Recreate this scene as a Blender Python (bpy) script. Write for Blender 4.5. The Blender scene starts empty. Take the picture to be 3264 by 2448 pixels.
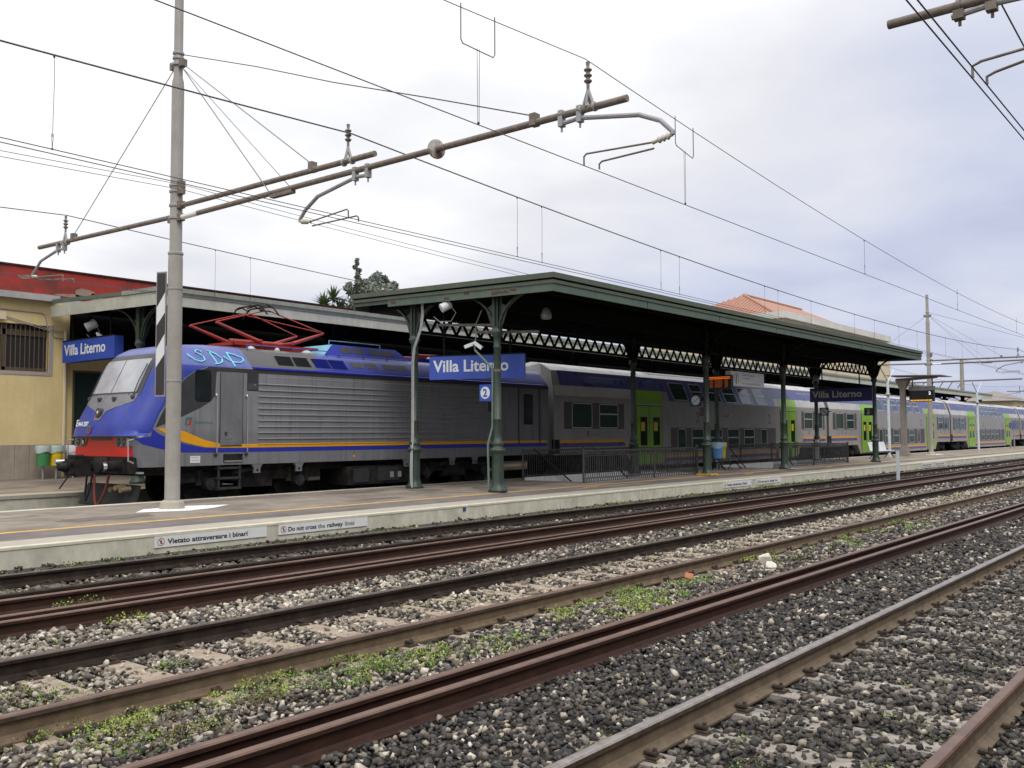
import bpy, bmesh, math, random
import numpy as np
from mathutils import Vector, Matrix

rnd = random.Random(7)
rng = np.random.default_rng(11)
SC = bpy.context.scene
COL = SC.collection
R = math.radians

# ------------------------------------------------------------------ camera
PITCH, ROLL, PSI = 5.34629063e-02, -4.92302422e-03, 6.78905167e-01
cam_d = bpy.data.cameras.new('camera')
cam = bpy.data.objects.new('camera', cam_d)
COL.objects.link(cam)
_f = Vector((math.cos(PSI) * math.cos(PITCH), math.sin(PSI) * math.cos(PITCH), math.sin(PITCH)))
_r0 = Vector((math.sin(PSI), -math.cos(PSI), 0))
_u0 = _r0.cross(_f)
_r = _r0 * math.cos(ROLL) + _u0 * math.sin(ROLL)
_u = _r.cross(_f)
_m = Matrix((_r, _u, -_f)).transposed().to_4x4()
_m.translation = (0, 0, 1.70)
cam.matrix_world = _m
cam_d.sensor_width = 36
cam_d.lens = 36 * 2985.8 / 3264
cam_d.clip_start = 0.1
cam_d.clip_end = 5000
SC.camera = cam

# ------------------------------------------------------------------ sky, sun, exposure
SUN_EL, SUN_AZ = 50.0, 236.0        # azimuth measured from +X towards +Y
world = bpy.data.worlds.new('World')
SC.world = world
world.use_nodes = True
wt = world.node_tree
wt.nodes.clear()


def wn(t, **k):
    n = wt.nodes.new(t)
    for a, b in k.items():
        setattr(n, a, b)
    return n


def wmath(op, a, b=None, clamp=False):
    n = wn('ShaderNodeMath', operation=op, use_clamp=clamp)
    for i, s in enumerate((a, b)):
        if s is None:
            continue
        if isinstance(s, (int, float)):
            n.inputs[i].default_value = s
        else:
            wt.links.new(s, n.inputs[i])
    return n.outputs[0]


w_out = wn('ShaderNodeOutputWorld')
w_bg = wn('ShaderNodeBackground')
w_sky = wn('ShaderNodeTexSky', sky_type='NISHITA', sun_disc=False)
w_sky.sun_elevation = R(SUN_EL)
w_sky.sun_rotation = R(90 - SUN_AZ)
w_sky.air_density = 1.0
w_sky.dust_density = 2.0
w_tc = wn('ShaderNodeTexCoord')
w_sep = wn('ShaderNodeSeparateXYZ')
wt.links.new(w_tc.outputs['Generated'], w_sep.inputs[0])
wx, wy, wz = w_sep.outputs
zp = wmath('ADD', wmath('MAXIMUM', wz, 0.0), 0.16)
w_cmb = wn('ShaderNodeCombineXYZ')
wt.links.new(wmath('DIVIDE', wx, zp), w_cmb.inputs[0])
wt.links.new(wmath('DIVIDE', wy, zp), w_cmb.inputs[1])
w_n1 = wn('ShaderNodeTexNoise')
w_n1.inputs['Scale'].default_value = 0.62
w_n1.inputs['Detail'].default_value = 7
w_n1.inputs['Roughness'].default_value = 0.52
w_off = wn('ShaderNodeVectorMath', operation='ADD')
w_off.inputs[1].default_value = (9.7, 5.1, 0.0)
wt.links.new(w_cmb.outputs[0], w_off.inputs[0])
wt.links.new(w_off.outputs[0], w_n1.inputs['Vector'])
# brightness of the cloud layer: thin and bright overhead and to the left, heavier to the right and low
f = wmath('ADD', wmath('MULTIPLY', wz, 1.45), wmath('MULTIPLY', wx, -0.30))
f = wmath('ADD', f, wmath('MULTIPLY', wy, 0.24))
f = wmath('ADD', f, wmath('MULTIPLY', wmath('SUBTRACT', w_n1.outputs['Fac'], 0.5), 1.35))
f = wmath('ADD', f, 0.55, clamp=True)
w_ramp = wn('ShaderNodeValToRGB')
e = w_ramp.color_ramp.elements
e[0].position = 0.0
e[0].color = (0.29, 0.33, 0.50, 1)
e[1].position = 1.0
e[1].color = (1.28, 1.28, 1.30, 1)
for p, c in ((0.28, (0.48, 0.53, 0.76, 1)), (0.55, (0.74, 0.79, 0.98, 1)), (0.80, (1.0, 1.0, 1.06, 1))):
    q = w_ramp.color_ramp.elements.new(p)
    q.color = c
wt.links.new(f, w_ramp.inputs[0])
w_ss = wn('ShaderNodeVectorMath', operation='SCALE')
wt.links.new(w_sky.outputs[0], w_ss.inputs[0])
w_ss.inputs['Scale'].default_value = 0.10
w_mix = wn('ShaderNodeMix', data_type='RGBA')
w_mix.inputs[0].default_value = 0.94
wt.links.new(w_ss.outputs[0], w_mix.inputs[6])
wt.links.new(w_ramp.outputs[0], w_mix.inputs[7])
w_zen = wmath('ADD', wmath('MULTIPLY', wmath('MULTIPLY', wmath('SUBTRACT', wz, 0.35, clamp=True), 1.5, clamp=True), 0.9), 1.0)   # an overcast sky brightens towards the zenith
w_zs = wn('ShaderNodeVectorMath', operation='SCALE')
wt.links.new(w_mix.outputs[2], w_zs.inputs[0])
wt.links.new(w_zen, w_zs.inputs['Scale'])
wt.links.new(w_zs.outputs[0], w_bg.inputs[0])
w_bg.inputs[1].default_value = 1.0
wt.links.new(w_bg.outputs[0], w_out.inputs[0])

sun_d = bpy.data.lights.new('sun', 'SUN')
sun_d.energy = 1.35
sun_d.angle = R(20)
sun_d.color = (1.0, 0.95, 0.88)
sun = bpy.data.objects.new('sun', sun_d)
COL.objects.link(sun)
_sd = Vector((math.cos(R(SUN_AZ)) * math.cos(R(SUN_EL)), math.sin(R(SUN_AZ)) * math.cos(R(SUN_EL)), math.sin(R(SUN_EL))))
sun.rotation_euler = _sd.to_track_quat('Z', 'Y').to_euler()
sun.location = (-20, -20, 40)

SC.view_settings.view_transform = 'Standard'
SC.view_settings.look = 'None'
SC.view_settings.exposure = -0.20
SC.view_settings.gamma = 1.0
SC.view_settings.use_curve_mapping = False
SC.cycles.max_bounces = 6
SC.cycles.diffuse_bounces = 3
SC.cycles.glossy_bounces = 3

# ------------------------------------------------------------------ materials
MATS = {}


def M(name, col, rough=0.6, metal=0.0, var=0.18, scale=5.0, bump=0.0, bscale=60.0,
      dirt=None, amt=0.6, dscale=2.5, dpos=0.52, streak=None, samt=0.5, spec=0.5, emit=None, estr=1.0, attr=None, zstretch=0.12):
    m = bpy.data.materials.new(name)
    m.use_nodes = True
    t = m.node_tree
    N, L = t.nodes, t.links
    b = N['Principled BSDF']
    b.inputs['Roughness'].default_value = rough
    b.inputs['Metallic'].default_value = metal
    b.inputs['Specular IOR Level'].default_value = spec
    tc = N.new('ShaderNodeTexCoord')
    no = N.new('ShaderNodeTexNoise')
    no.inputs['Scale'].default_value = scale
    no.inputs['Detail'].default_value = 6
    no.inputs['Roughness'].default_value = 0.6
    L.new(tc.outputs['Object'], no.inputs['Vector'])
    mr = N.new('ShaderNodeMapRange')
    mr.inputs['From Min'].default_value = 0.3
    mr.inputs['From Max'].default_value = 0.7
    mr.inputs['To Min'].default_value = 1 - var
    mr.inputs['To Max'].default_value = 1 + var
    L.new(no.outputs['Fac'], mr.inputs['Value'])
    sc = N.new('ShaderNodeVectorMath')
    sc.operation = 'SCALE'
    if attr:
        at = N.new('ShaderNodeAttribute')
        at.attribute_name = attr
        L.new(at.outputs['Color'], sc.inputs[0])
    else:
        sc.inputs[0].default_value = col[:3]
    L.new(mr.outputs[0], sc.inputs['Scale'])
    cur = sc.outputs[0]

    def layer(cur, vec_scale, nscale, pos, amount, c, width=0.10):
        mp = N.new('ShaderNodeMapping')
        mp.inputs['Scale'].default_value = vec_scale
        L.new(tc.outputs['Object'], mp.inputs['Vector'])
        n2 = N.new('ShaderNodeTexNoise')
        n2.inputs['Scale'].default_value = nscale
        n2.inputs['Detail'].default_value = 8
        n2.inputs['Roughness'].default_value = 0.65
        L.new(mp.outputs[0], n2.inputs['Vector'])
        r2 = N.new('ShaderNodeMapRange')
        r2.inputs['From Min'].default_value = pos - width
        r2.inputs['From Max'].default_value = pos + width
        r2.inputs['To Min'].default_value = 0
        r2.inputs['To Max'].default_value = amount
        L.new(n2.outputs['Fac'], r2.inputs['Value'])
        mx = N.new('ShaderNodeMix')
        mx.data_type = 'RGBA'
        L.new(r2.outputs[0], mx.inputs[0])
        L.new(cur, mx.inputs[6])
        mx.inputs[7].default_value = (*c[:3], 1)
        return mx.outputs[2]
    if dirt:
        cur = layer(cur, (1, 1, 1), dscale, dpos, amt, dirt)
    if streak:
        cur = layer(cur, (1, 1, zstretch), 9.0, 0.55, samt, streak, 0.16)
    L.new(cur, b.inputs['Base Color'])
    if bump:
        n3 = N.new('ShaderNodeTexNoise')
        n3.inputs['Scale'].default_value = bscale
        n3.inputs['Detail'].default_value = 5
        L.new(tc.outputs['Object'], n3.inputs['Vector'])
        bp = N.new('ShaderNodeBump')
        bp.inputs['Strength'].default_value = bump
        bp.inputs['Distance'].default_value = 0.02
        L.new(n3.outputs['Fac'], bp.inputs['Height'])
        L.new(bp.outputs[0], b.inputs['Normal'])
    # uneven gloss
    rr = N.new('ShaderNodeMapRange')
    rr.inputs['To Min'].default_value = max(0.02, rough - 0.12)
    rr.inputs['To Max'].default_value = min(1.0, rough + 0.12)
    L.new(no.outputs['Fac'], rr.inputs['Value'])
    L.new(rr.outputs[0], b.inputs['Roughness'])
    if emit:
        b.inputs['Emission Color'].default_value = (*emit, 1)
        b.inputs['Emission Strength'].default_value = estr
    MATS[name] = m
    return m


M('dirt_ground', (0.045, 0.037, 0.030), 0.9, var=0.35, scale=3, bump=0.6, bscale=30, dirt=(0.10, 0.088, 0.075), amt=0.6, dscale=14, dpos=0.54)
M('stone', (0.3, 0.3, 0.3), 0.72, var=0.22, scale=40, attr='Col', bump=0.25, bscale=90)
M('leaf', (0.1, 0.2, 0.03), 0.6, var=0.2, scale=8, attr='Col')
M('asphalt', (0.235, 0.198, 0.158), 0.85, var=0.26, scale=1.9, bump=0.35, bscale=120, dirt=(0.105, 0.086, 0.070), amt=0.75, dscale=0.8, dpos=0.56)
M('asphalt_patch', (0.135, 0.112, 0.092), 0.85, var=0.25, scale=4, bump=0.3, bscale=120)
M('asphalt_pale', (0.27, 0.235, 0.195), 0.85, var=0.2, scale=4, bump=0.3, bscale=120)
M('asphalt_strip', (0.165, 0.142, 0.130), 0.85, var=0.15, scale=2.2, bump=0.3, bscale=120, dirt=(0.09, 0.078, 0.078), amt=0.6, dscale=1.6)
M('coping', (0.40, 0.37, 0.30), 0.8, var=0.10, scale=3, bump=0.15, dirt=(0.24, 0.22, 0.18), amt=0.5, dscale=3)
M('coping_edge', (0.56, 0.53, 0.42), 0.8, var=0.12, scale=6)
M('face_concrete', (0.60, 0.585, 0.485), 0.85, var=0.10, scale=2.5, bump=0.12, dirt=(0.34, 0.33, 0.265), amt=0.55, dscale=1.6, dpos=0.55, streak=(0.28, 0.265, 0.21), samt=0.40, zstretch=0.35)
M('yellow_line', (0.62, 0.36, 0.05), 0.7, var=0.15, scale=6, dirt=(0.25, 0.19, 0.12), amt=0.7, dscale=7, dpos=0.58)
M('white_paint', (0.78, 0.78, 0.78), 0.7, var=0.06, scale=8, dirt=(0.45, 0.43, 0.40), amt=0.5, dscale=6, dpos=0.60)
M('sign_white', (0.72, 0.73, 0.74), 0.45, var=0.05, scale=5, dirt=(0.45, 0.45, 0.42), amt=0.4, dscale=5, dpos=0.6)
M('black_print', (0.02, 0.02, 0.022), 0.6, var=0.1)
M('grey_print', (0.20, 0.20, 0.22), 0.6, var=0.1)
M('red_print', (0.45, 0.03, 0.03), 0.5, var=0.1)
M('rail_dark', (0.022, 0.0145, 0.0115), 0.7, spec=0.25, var=0.3, scale=9, bump=0.15, dirt=(0.055, 0.036, 0.026), amt=0.6, dscale=5, dpos=0.55)
M('rail_tan', (0.150, 0.106, 0.064), 0.75, var=0.25, scale=8, bump=0.25, dirt=(0.10, 0.068, 0.045), amt=0.7, dscale=7, dpos=0.52)
M('rail_red', (0.046, 0.020, 0.013), 0.6, spec=0.3, var=0.25, scale=7, bump=0.2, dirt=(0.028, 0.013, 0.010), amt=0.6, dscale=4)
M('rail_web', (0.150, 0.112, 0.072), 0.75, var=0.25, scale=8, bump=0.25, dirt=(0.08, 0.055, 0.038), amt=0.7, dscale=6, dpos=0.54)
M('rail_head_brown', (0.052, 0.034, 0.026), 0.5, var=0.2, scale=10, dirt=(0.16, 0.12, 0.09), amt=0.4, dscale=12)
M('rail_head_shiny', (0.30, 0.27, 0.25), 0.38, metal=0.6, var=0.2, scale=12, dirt=(0.16, 0.12, 0.095), amt=0.5, dscale=9)
M('rail_head_rust', (0.125, 0.066, 0.042), 0.42, var=0.25, scale=10, spec=0.55, bump=0.1, dirt=(0.07, 0.034, 0.022), amt=0.6, dscale=6)
M('sleeper', (0.34, 0.275, 0.205), 0.85, var=0.2, scale=7, bump=0.3, dirt=(0.17, 0.12, 0.08), amt=0.7, dscale=4, dpos=0.54)
M('sleeper_grey', (0.29, 0.26, 0.225), 0.85, var=0.2, scale=7, bump=0.3, dirt=(0.13, 0.11, 0.09), amt=0.7, dscale=5, dpos=0.54)
M('sleeper_dark', (0.10, 0.082, 0.066), 0.85, var=0.25, scale=7, bump=0.3)
M('clip', (0.055, 0.038, 0.028), 0.7, var=0.3, scale=20)
M('galv', (0.35, 0.35, 0.36), 0.55, metal=0.25, var=0.14, scale=3, streak=(0.22, 0.21, 0.20), samt=0.45)
M('mast_grey', (0.345, 0.33, 0.30), 0.6, var=0.08, scale=4, dirt=(0.26, 0.24, 0.21), amt=0.4, dscale=2.5, streak=(0.24, 0.22, 0.20), samt=0.35)
M('tube_brown', (0.20, 0.165, 0.135), 0.6, var=0.22, scale=14, bump=0.15, dirt=(0.10, 0.075, 0.06), amt=0.6, dscale=9)
M('insulator', (0.20, 0.17, 0.15), 0.35, var=0.15)
M('rusty', (0.13, 0.065, 0.04), 0.6, var=0.35, scale=9, dirt=(0.50, 0.48, 0.45), amt=0.95, dscale=5, dpos=0.5)
M('wire', (0.075, 0.070, 0.080), 0.5, metal=0.3, var=0.1)
M('wire_light', (0.20, 0.20, 0.21), 0.5, metal=0.3, var=0.1)
M('canopy_green', (0.078, 0.122, 0.096), 0.60, var=0.16, scale=2.2, dirt=(0.13, 0.15, 0.11), amt=0.5, dscale=1.8, streak=(0.065, 0.09, 0.07), samt=0.5, zstretch=0.2)
M('gutter_green', (0.086, 0.106, 0.075), 0.65, var=0.16, scale=2.5, streak=(0.06, 0.07, 0.05), samt=0.5, zstretch=0.2)
M('column_green', (0.018, 0.046, 0.037), 0.45, var=0.22, scale=5, dirt=(0.065, 0.070, 0.050), amt=0.6, dscale=3.5, streak=(0.10, 0.11, 0.08), samt=0.3)
M('iron_dark', (0.007, 0.009, 0.008), 0.8, spec=0.15, var=0.2, scale=5)
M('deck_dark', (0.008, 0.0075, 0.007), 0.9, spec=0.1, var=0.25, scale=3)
M('rust_patch', (0.10, 0.045, 0.025), 0.85, var=0.4, scale=30, bump=0.4)
M('pale_fascia', (0.46, 0.47, 0.40), 0.65, var=0.08, scale=2.5, dirt=(0.30, 0.31, 0.26), amt=0.5, dscale=1.5, streak=(0.26, 0.27, 0.22), samt=0.35, zstretch=0.2)
M('pale_gutter', (0.26, 0.29, 0.24), 0.65, var=0.12, scale=2.5, streak=(0.14, 0.15, 0.12), samt=0.45, zstretch=0.2)
M('pipe_white', (0.42, 0.44, 0.44), 0.5, var=0.12, scale=6)
M('pipe_green', (0.14, 0.20, 0.165), 0.5, var=0.18, scale=6)
M('sign_blue', (0.030, 0.075, 0.42), 0.42, var=0.10, scale=3, dirt=(0.05, 0.09, 0.38), amt=0.4, dscale=4)
M('sign_blue_shaded', (0.022, 0.030, 0.13), 0.45, var=0.10, scale=3)  # darker copy of the sign blue, shade put into the colour
M('letter_white', (0.66, 0.70, 0.72), 0.5, var=0.06, scale=8)
M('letter_dull', (0.52, 0.50, 0.42), 0.5, var=0.08, scale=8)  # letter white with the far signs' shade put in
M('plaster_yellow', (0.72, 0.58, 0.30), 0.85, var=0.08, scale=1.2, bump=0.08, dirt=(0.58, 0.45, 0.22), amt=0.5, dscale=0.9, streak=(0.52, 0.41, 0.22), samt=0.3)
M('dado_stone', (0.36, 0.31, 0.255), 0.75, var=0.10, scale=3, streak=(0.22, 0.18, 0.145), samt=0.5, dirt=(0.27, 0.23, 0.19), amt=0.5, dscale=2)
M('red_render', (0.33, 0.030, 0.022), 0.8, var=0.12, scale=2, dirt=(0.11, 0.030, 0.022), amt=0.85, dscale=1.6, dpos=0.53)
M('cement_patch', (0.28, 0.20, 0.17), 0.85, var=0.2, scale=6)
M('cornice_grey', (0.36, 0.345, 0.34), 0.8, var=0.10, scale=3, dirt=(0.24, 0.23, 0.22), amt=0.5, dscale=2)
M('frame_grey', (0.36, 0.32, 0.30), 0.7, var=0.08)
M('bar_bronze', (0.115, 0.095, 0.055), 0.5, var=0.2, scale=12)
M('brown_blind', (0.10, 0.065, 0.040), 0.7, var=0.1)
M('dark_interior', (0.022, 0.017, 0.022), 0.7, var=0.2)
M('door_green_dark', (0.012, 0.035, 0.028), 0.5, var=0.2)
M('loco_silver', (0.195, 0.20, 0.218), 0.42, metal=0.15, var=0.06, scale=2.5, dirt=(0.115, 0.117, 0.125), amt=0.45, dscale=1.6, streak=(0.09, 0.09, 0.095), samt=0.3)
M('rib_highlight', (0.32, 0.325, 0.345), 0.35, metal=0.3, var=0.06, scale=2.5)  # same paint as the side, made lighter: gloss highlight put into the colour
M('loco_blue', (0.035, 0.055, 0.40), 0.33, var=0.06, scale=2, dirt=(0.06, 0.08, 0.36), amt=0.4, dscale=2)
M('loco_blue_faded', (0.115, 0.135, 0.38), 0.5, var=0.10, scale=3, dirt=(0.055, 0.085, 0.36), amt=0.5, dscale=1.8)
M('loco_dark', (0.040, 0.040, 0.045), 0.4, var=0.12, scale=3)
M('loco_soot', (0.060, 0.058, 0.062), 0.6, var=0.2, scale=3)
M('stripe_blue', (0.020, 0.030, 0.33), 0.4, var=0.06)
M('stripe_orange', (0.72, 0.34, 0.012), 0.4, var=0.05)
M('bumper_red', (0.62, 0.020, 0.020), 0.35, var=0.06)
M('panto_red', (0.36, 0.026, 0.018), 0.45, var=0.15, scale=8, dirt=(0.16, 0.03, 0.025), amt=0.5, dscale=5)
M('undergear', (0.013, 0.0125, 0.0135), 0.8, spec=0.15, var=0.3, scale=6, dirt=(0.05, 0.043, 0.038), amt=0.5, dscale=3)
M('under_light', (0.034, 0.035, 0.040), 0.7, spec=0.2, var=0.2, scale=5)
M('hose_red', (0.16, 0.03, 0.022), 0.6, var=0.2)
M('hose_black', (0.012, 0.012, 0.012), 0.5, var=0.2)
M('chrome', (0.75, 0.75, 0.78), 0.2, metal=0.9, var=0.05)
M('brass', (0.28, 0.22, 0.13), 0.5, metal=0.4, var=0.15)
M('glass_dark', (0.010, 0.013, 0.012), 0.05, var=0.1, spec=0.7)
M('glass_screen', (0.42, 0.43, 0.46), 0.12, var=0.05, scale=1.2, spec=0.7, dirt=(0.28, 0.30, 0.34), amt=0.6, dscale=1.4)
M('glass_teal', (0.030, 0.055, 0.050), 0.06, var=0.15, spec=0.8)
M('lamp_glass', (0.55, 0.56, 0.58), 0.12, var=0.05, spec=0.9)
M('graffiti', (0.22, 0.68, 0.80), 0.5, var=0.05)
M('turquoise', (0.13, 0.38, 0.50), 0.45, var=0.08)
M('logo_green', (0.015, 0.17, 0.13), 0.5, var=0.05)
M('logo_red', (0.50, 0.012, 0.03), 0.5, var=0.05)
M('coach_silver', (0.35, 0.338, 0.33), 0.34, metal=0.10, var=0.06, scale=1.5, dirt=(0.25, 0.235, 0.225), amt=0.45, dscale=1.2, streak=(0.22, 0.20, 0.18), samt=0.25)
M('coach_white', (0.47, 0.47, 0.46), 0.4, var=0.06, scale=2, dirt=(0.32, 0.31, 0.285), amt=0.6, dscale=1.5)
M('coach_violet', (0.078, 0.080, 0.235), 0.3, var=0.06, scale=2)
M('coach_panel', (0.075, 0.062, 0.062), 0.4, var=0.1, scale=3)
M('coach_green', (0.22, 0.44, 0.018), 0.4, var=0.05, scale=2)
M('frame_alu', (0.52, 0.54, 0.56), 0.35, metal=0.3, var=0.05)
M('number_blue', (0.10, 0.12, 0.26), 0.5, var=0.05)
M('graf_yellow', (0.40, 0.33, 0.12), 0.6, var=0.3, scale=4)
M('rubber', (0.016, 0.016, 0.018), 0.8, var=0.2)
M('fence_iron', (0.050, 0.050, 0.058), 0.5, var=0.25, scale=9, dirt=(0.12, 0.11, 0.11), amt=0.4, dscale=6)
M('bin_blue', (0.13, 0.36, 0.72), 0.45, var=0.12, scale=6)
M('bin_yellow', (0.70, 0.52, 0.02), 0.45, var=0.10, scale=6)
M('bin_green', (0.06, 0.26, 0.10), 0.45, var=0.10, scale=6)
M('bag_clear', (0.42, 0.50, 0.48), 0.3, var=0.15, scale=9)
M('bag_blue', (0.40, 0.60, 0.78), 0.3, var=0.15, scale=9)
M('bag_yellow', (0.62, 0.58, 0.20), 0.3, var=0.15, scale=9)
M('plastic_white', (0.66, 0.67, 0.70), 0.4, var=0.05)
M('post_white', (0.58, 0.64, 0.68), 0.45, var=0.08)
M('concrete_post', (0.24, 0.21, 0.19), 0.8, var=0.15, scale=4, bump=0.15, streak=(0.13, 0.115, 0.10), samt=0.45)
M('display_black', (0.012, 0.013, 0.015), 0.35, var=0.1)
M('led_orange', (0.3, 0.06, 0.0), 0.5, emit=(1.0, 0.20, 0.02), estr=0.9)
M('led_dim', (0.2, 0.04, 0.0), 0.5, emit=(1.0, 0.20, 0.02), estr=0.30)
M('led_amber', (0.3, 0.12, 0.0), 0.5, emit=(1.0, 0.42, 0.03), estr=1.2)
M('led_white', (0.5, 0.6, 0.6), 0.5, emit=(0.9, 1.0, 0.85), estr=1.2)
M('stone_white_rock', (0.66, 0.62, 0.55), 0.8, var=0.12, scale=8, bump=0.4, bscale=14)
M('brick_orange', (0.36, 0.125, 0.060), 0.85, var=0.2, scale=14, bump=0.3)
M('terracotta', (0.37, 0.195, 0.140), 0.8, var=0.10, scale=2, dirt=(0.34, 0.17, 0.12), amt=0.5, dscale=1.2)
M('parapet_white', (0.62, 0.61, 0.57), 0.8, var=0.06, scale=1, dirt=(0.46, 0.45, 0.41), amt=0.4, dscale=0.6)
M('wall_cream', (0.60, 0.52, 0.36), 0.8, var=0.06, scale=1)
M('bark', (0.11, 0.085, 0.065), 0.9, var=0.3, scale=6, bump=0.4)
M('wall_shade_brown', (0.030, 0.022, 0.017), 0.8, var=0.2, scale=2)
M('black_board', (0.030, 0.024, 0.024), 0.5, var=0.1)
M('wood_seat', (0.05, 0.05, 0.055), 0.6, var=0.2)
M('plate_blue', (0.03, 0.07, 0.18), 0.5, var=0.2)

# ------------------------------------------------------------------ mesh helpers
ORG = {}          # world origin of every Empty / child chain


class MB:
    def __init__(s):
        s.v = []
        s.f = []
        s.mi = []
        s.cm = 0

    def add(s, vs, fs):
        o = len(s.v)
        s.v += [tuple(p) for p in vs]
        s.f += [tuple(i + o for i in q) for q in fs]
        s.mi += [s.cm] * len(fs)
        return s

    def box(s, x0, x1, y0, y1, z0, z1):
        x0, x1 = min(x0, x1), max(x0, x1)
        y0, y1 = min(y0, y1), max(y0, y1)
        z0, z1 = min(z0, z1), max(z0, z1)
        return s.add([(x0, y0, z0), (x1, y0, z0), (x1, y1, z0), (x0, y1, z0), (x0, y0, z1), (x1, y0, z1), (x1, y1, z1), (x0, y1, z1)],
                     [(0, 3, 2, 1), (4, 5, 6, 7), (0, 1, 5, 4), (1, 2, 6, 5), (2, 3, 7, 6), (3, 0, 4, 7)])

    def obox(s, c, ux, uy, uz):
        """box by centre and three half-extent vectors"""
        c, ux, uy, uz = (Vector(a) for a in (c, ux, uy, uz))
        vs = [c + ux * a + uy * b + uz * d for d in (-1, 1) for (a, b) in ((-1, -1), (1, -1), (1, 1), (-1, 1))]
        return s.add(vs, [(0, 3, 2, 1), (4, 5, 6, 7), (0, 1, 5, 4), (1, 2, 6, 5), (2, 3, 7, 6), (3, 0, 4, 7)])

    def cyl(s, p0, p1, r0, r1=None, n=12, caps=True):
        p0, p1 = Vector(p0), Vector(p1)
        r1 = r0 if r1 is None else r1
        d = (p1 - p0).normalized()
        a = d.orthogonal().normalized()
        b = d.cross(a)
        vs = []
        for p, r in ((p0, r0), (p1, r1)):
            for i in range(n):
                t = 2 * math.pi * i / n
                vs.append(p + (a * math.cos(t) + b * math.sin(t)) * r)
        fs = [(i, (i + 1) % n, n + (i + 1) % n, n + i) for i in range(n)]
        if caps:
            fs += [tuple(range(n))[::-1], tuple(range(n, 2 * n))]
        return s.add(vs, fs)

    def tube(s, pts, r, n=8, caps=True):
        pts = [Vector(p) for p in pts]
        rings = []
        a = None
        for i, p in enumerate(pts):
            d = ((pts[i + 1] - p).normalized() if i == 0 else (p - pts[i - 1]).normalized() if i == len(pts) - 1
                 else ((pts[i + 1] - p).normalized() + (p - pts[i - 1]).normalized()).normalized())
            if a is None:
                a = d.orthogonal().normalized()
            else:
                a = (a - d * a.dot(d))
                a = a.normalized() if a.length > 1e-6 else d.orthogonal().normalized()
            b = d.cross(a)
            rr = r[i] if isinstance(r, (list, tuple)) else r
            rings.append([p + (a * math.cos(2 * math.pi * k / n) + b * math.sin(2 * math.pi * k / n)) * rr for k in range(n)])
        vs = [v for q in rings for v in q]
        fs = []
        for i in range(len(pts) - 1):
            for k in range(n):
                fs.append((i * n + k, i * n + (k + 1) % n, (i + 1) * n + (k + 1) % n, (i + 1) * n + k))
        if caps:
            fs += [tuple(range(n))[::-1], tuple(range(len(vs) - n, len(vs)))]
        return s.add(vs, fs)

    def lathe(s, c, prof, n=14, axis=(0, 0, 1)):
        """prof: list of (radius, height along axis)"""
        c = Vector(c)
        d = Vector(axis).normalized()
        a = d.orthogonal().normalized()
        b = d.cross(a)
        vs = []
        for r, h in prof:
            for k in range(n):
                t = 2 * math.pi * k / n
                vs.append(c + d * h + (a * math.cos(t) + b * math.sin(t)) * max(r, 1e-4))
        fs = []
        for i in range(len(prof) - 1):
            for k in range(n):
                fs.append((i * n + k, i * n + (k + 1) % n, (i + 1) * n + (k + 1) % n, (i + 1) * n + k))
        fs += [tuple(range(n))[::-1], tuple(range(len(vs) - n, len(vs)))]
        return s.add(vs, fs)

    def prism(s, poly, d):
        """poly: list of 3-D points, extruded by vector d"""
        d = Vector(d)
        n = len(poly)
        vs = [Vector(p) for p in poly] + [Vector(p) + d for p in poly]
        fs = [tuple(range(n))[::-1], tuple(range(n, 2 * n))] + [(i, (i + 1) % n, n + (i + 1) % n, n + i) for i in range(n)]
        return s.add(vs, fs)

    def sphere(s, c, r, n=12, m=8, sc=(1, 1, 1)):
        prof = []
        vs = []
        fs = []
        for i in range(m + 1):
            t = math.pi * i / m
            for k in range(n):
                p = 2 * math.pi * k / n
                vs.append((c[0] + r * sc[0] * max(math.sin(t), 1e-3) * math.cos(p), c[1] + r * sc[1] * max(math.sin(t), 1e-3) * math.sin(p), c[2] + r * sc[2] * math.cos(t)))
        for i in range(m):
            for k in range(n):
                fs.append((i * n + k, (i + 1) * n + k, (i + 1) * n + (k + 1) % n, i * n + (k + 1) % n))
        return s.add(vs, fs)

    def build(s, name, mat, parent=None, smooth=False, loc=None):
        mats = mat if isinstance(mat, (list, tuple)) else [mat]
        if parent is not None:
            o = ORG[parent.name]
        elif loc is not None:
            o = Vector(loc)
        else:
            o = Vector((0, 0, 0))
        me = bpy.data.meshes.new(name)
        me.from_pydata([(p[0] - o[0], p[1] - o[1], p[2] - o[2]) for p in s.v], [], s.f)
        for m in mats:
            me.materials.append(MATS[m])
        if len(mats) > 1:
            me.polygons.foreach_set('material_index', s.mi)
        if smooth:
            me.polygons.foreach_set('use_smooth', [True] * len(me.polygons))
            try:
                me.set_sharp_from_angle(angle=R(38))
            except Exception:
                pass
        bm = bmesh.new()
        bm.from_mesh(me)
        bmesh.ops.recalc_face_normals(bm, faces=bm.faces)
        bm.to_mesh(me)
        bm.free()
        ob = bpy.data.objects.new(name, me)
        COL.objects.link(ob)
        if parent is not None:
            ob.parent = parent
            ORG[ob.name] = o
        else:
            ob.location = o
            ORG[ob.name] = o
        return ob


def tag(o, label, cat=None, group=None, kind=None):
    if label:
        o['label'] = label
    if cat:
        o['category'] = cat
    if group:
        o['group'] = group
    if kind:
        o['kind'] = kind
    return o


def thing(name, label, cat, loc, group=None):
    o = bpy.data.objects.new(name, None)
    o.empty_display_size = 0.2
    COL.objects.link(o)
    o.location = loc
    ORG[o.name] = Vector(loc)
    return tag(o, label, cat, group)


def copy_tree(o, parent=None):
    c = o.copy()
    COL.objects.link(c)
    if parent is not None:
        c.parent = parent
    for ch in o.children:
        copy_tree(ch, c)
    return c


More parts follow.
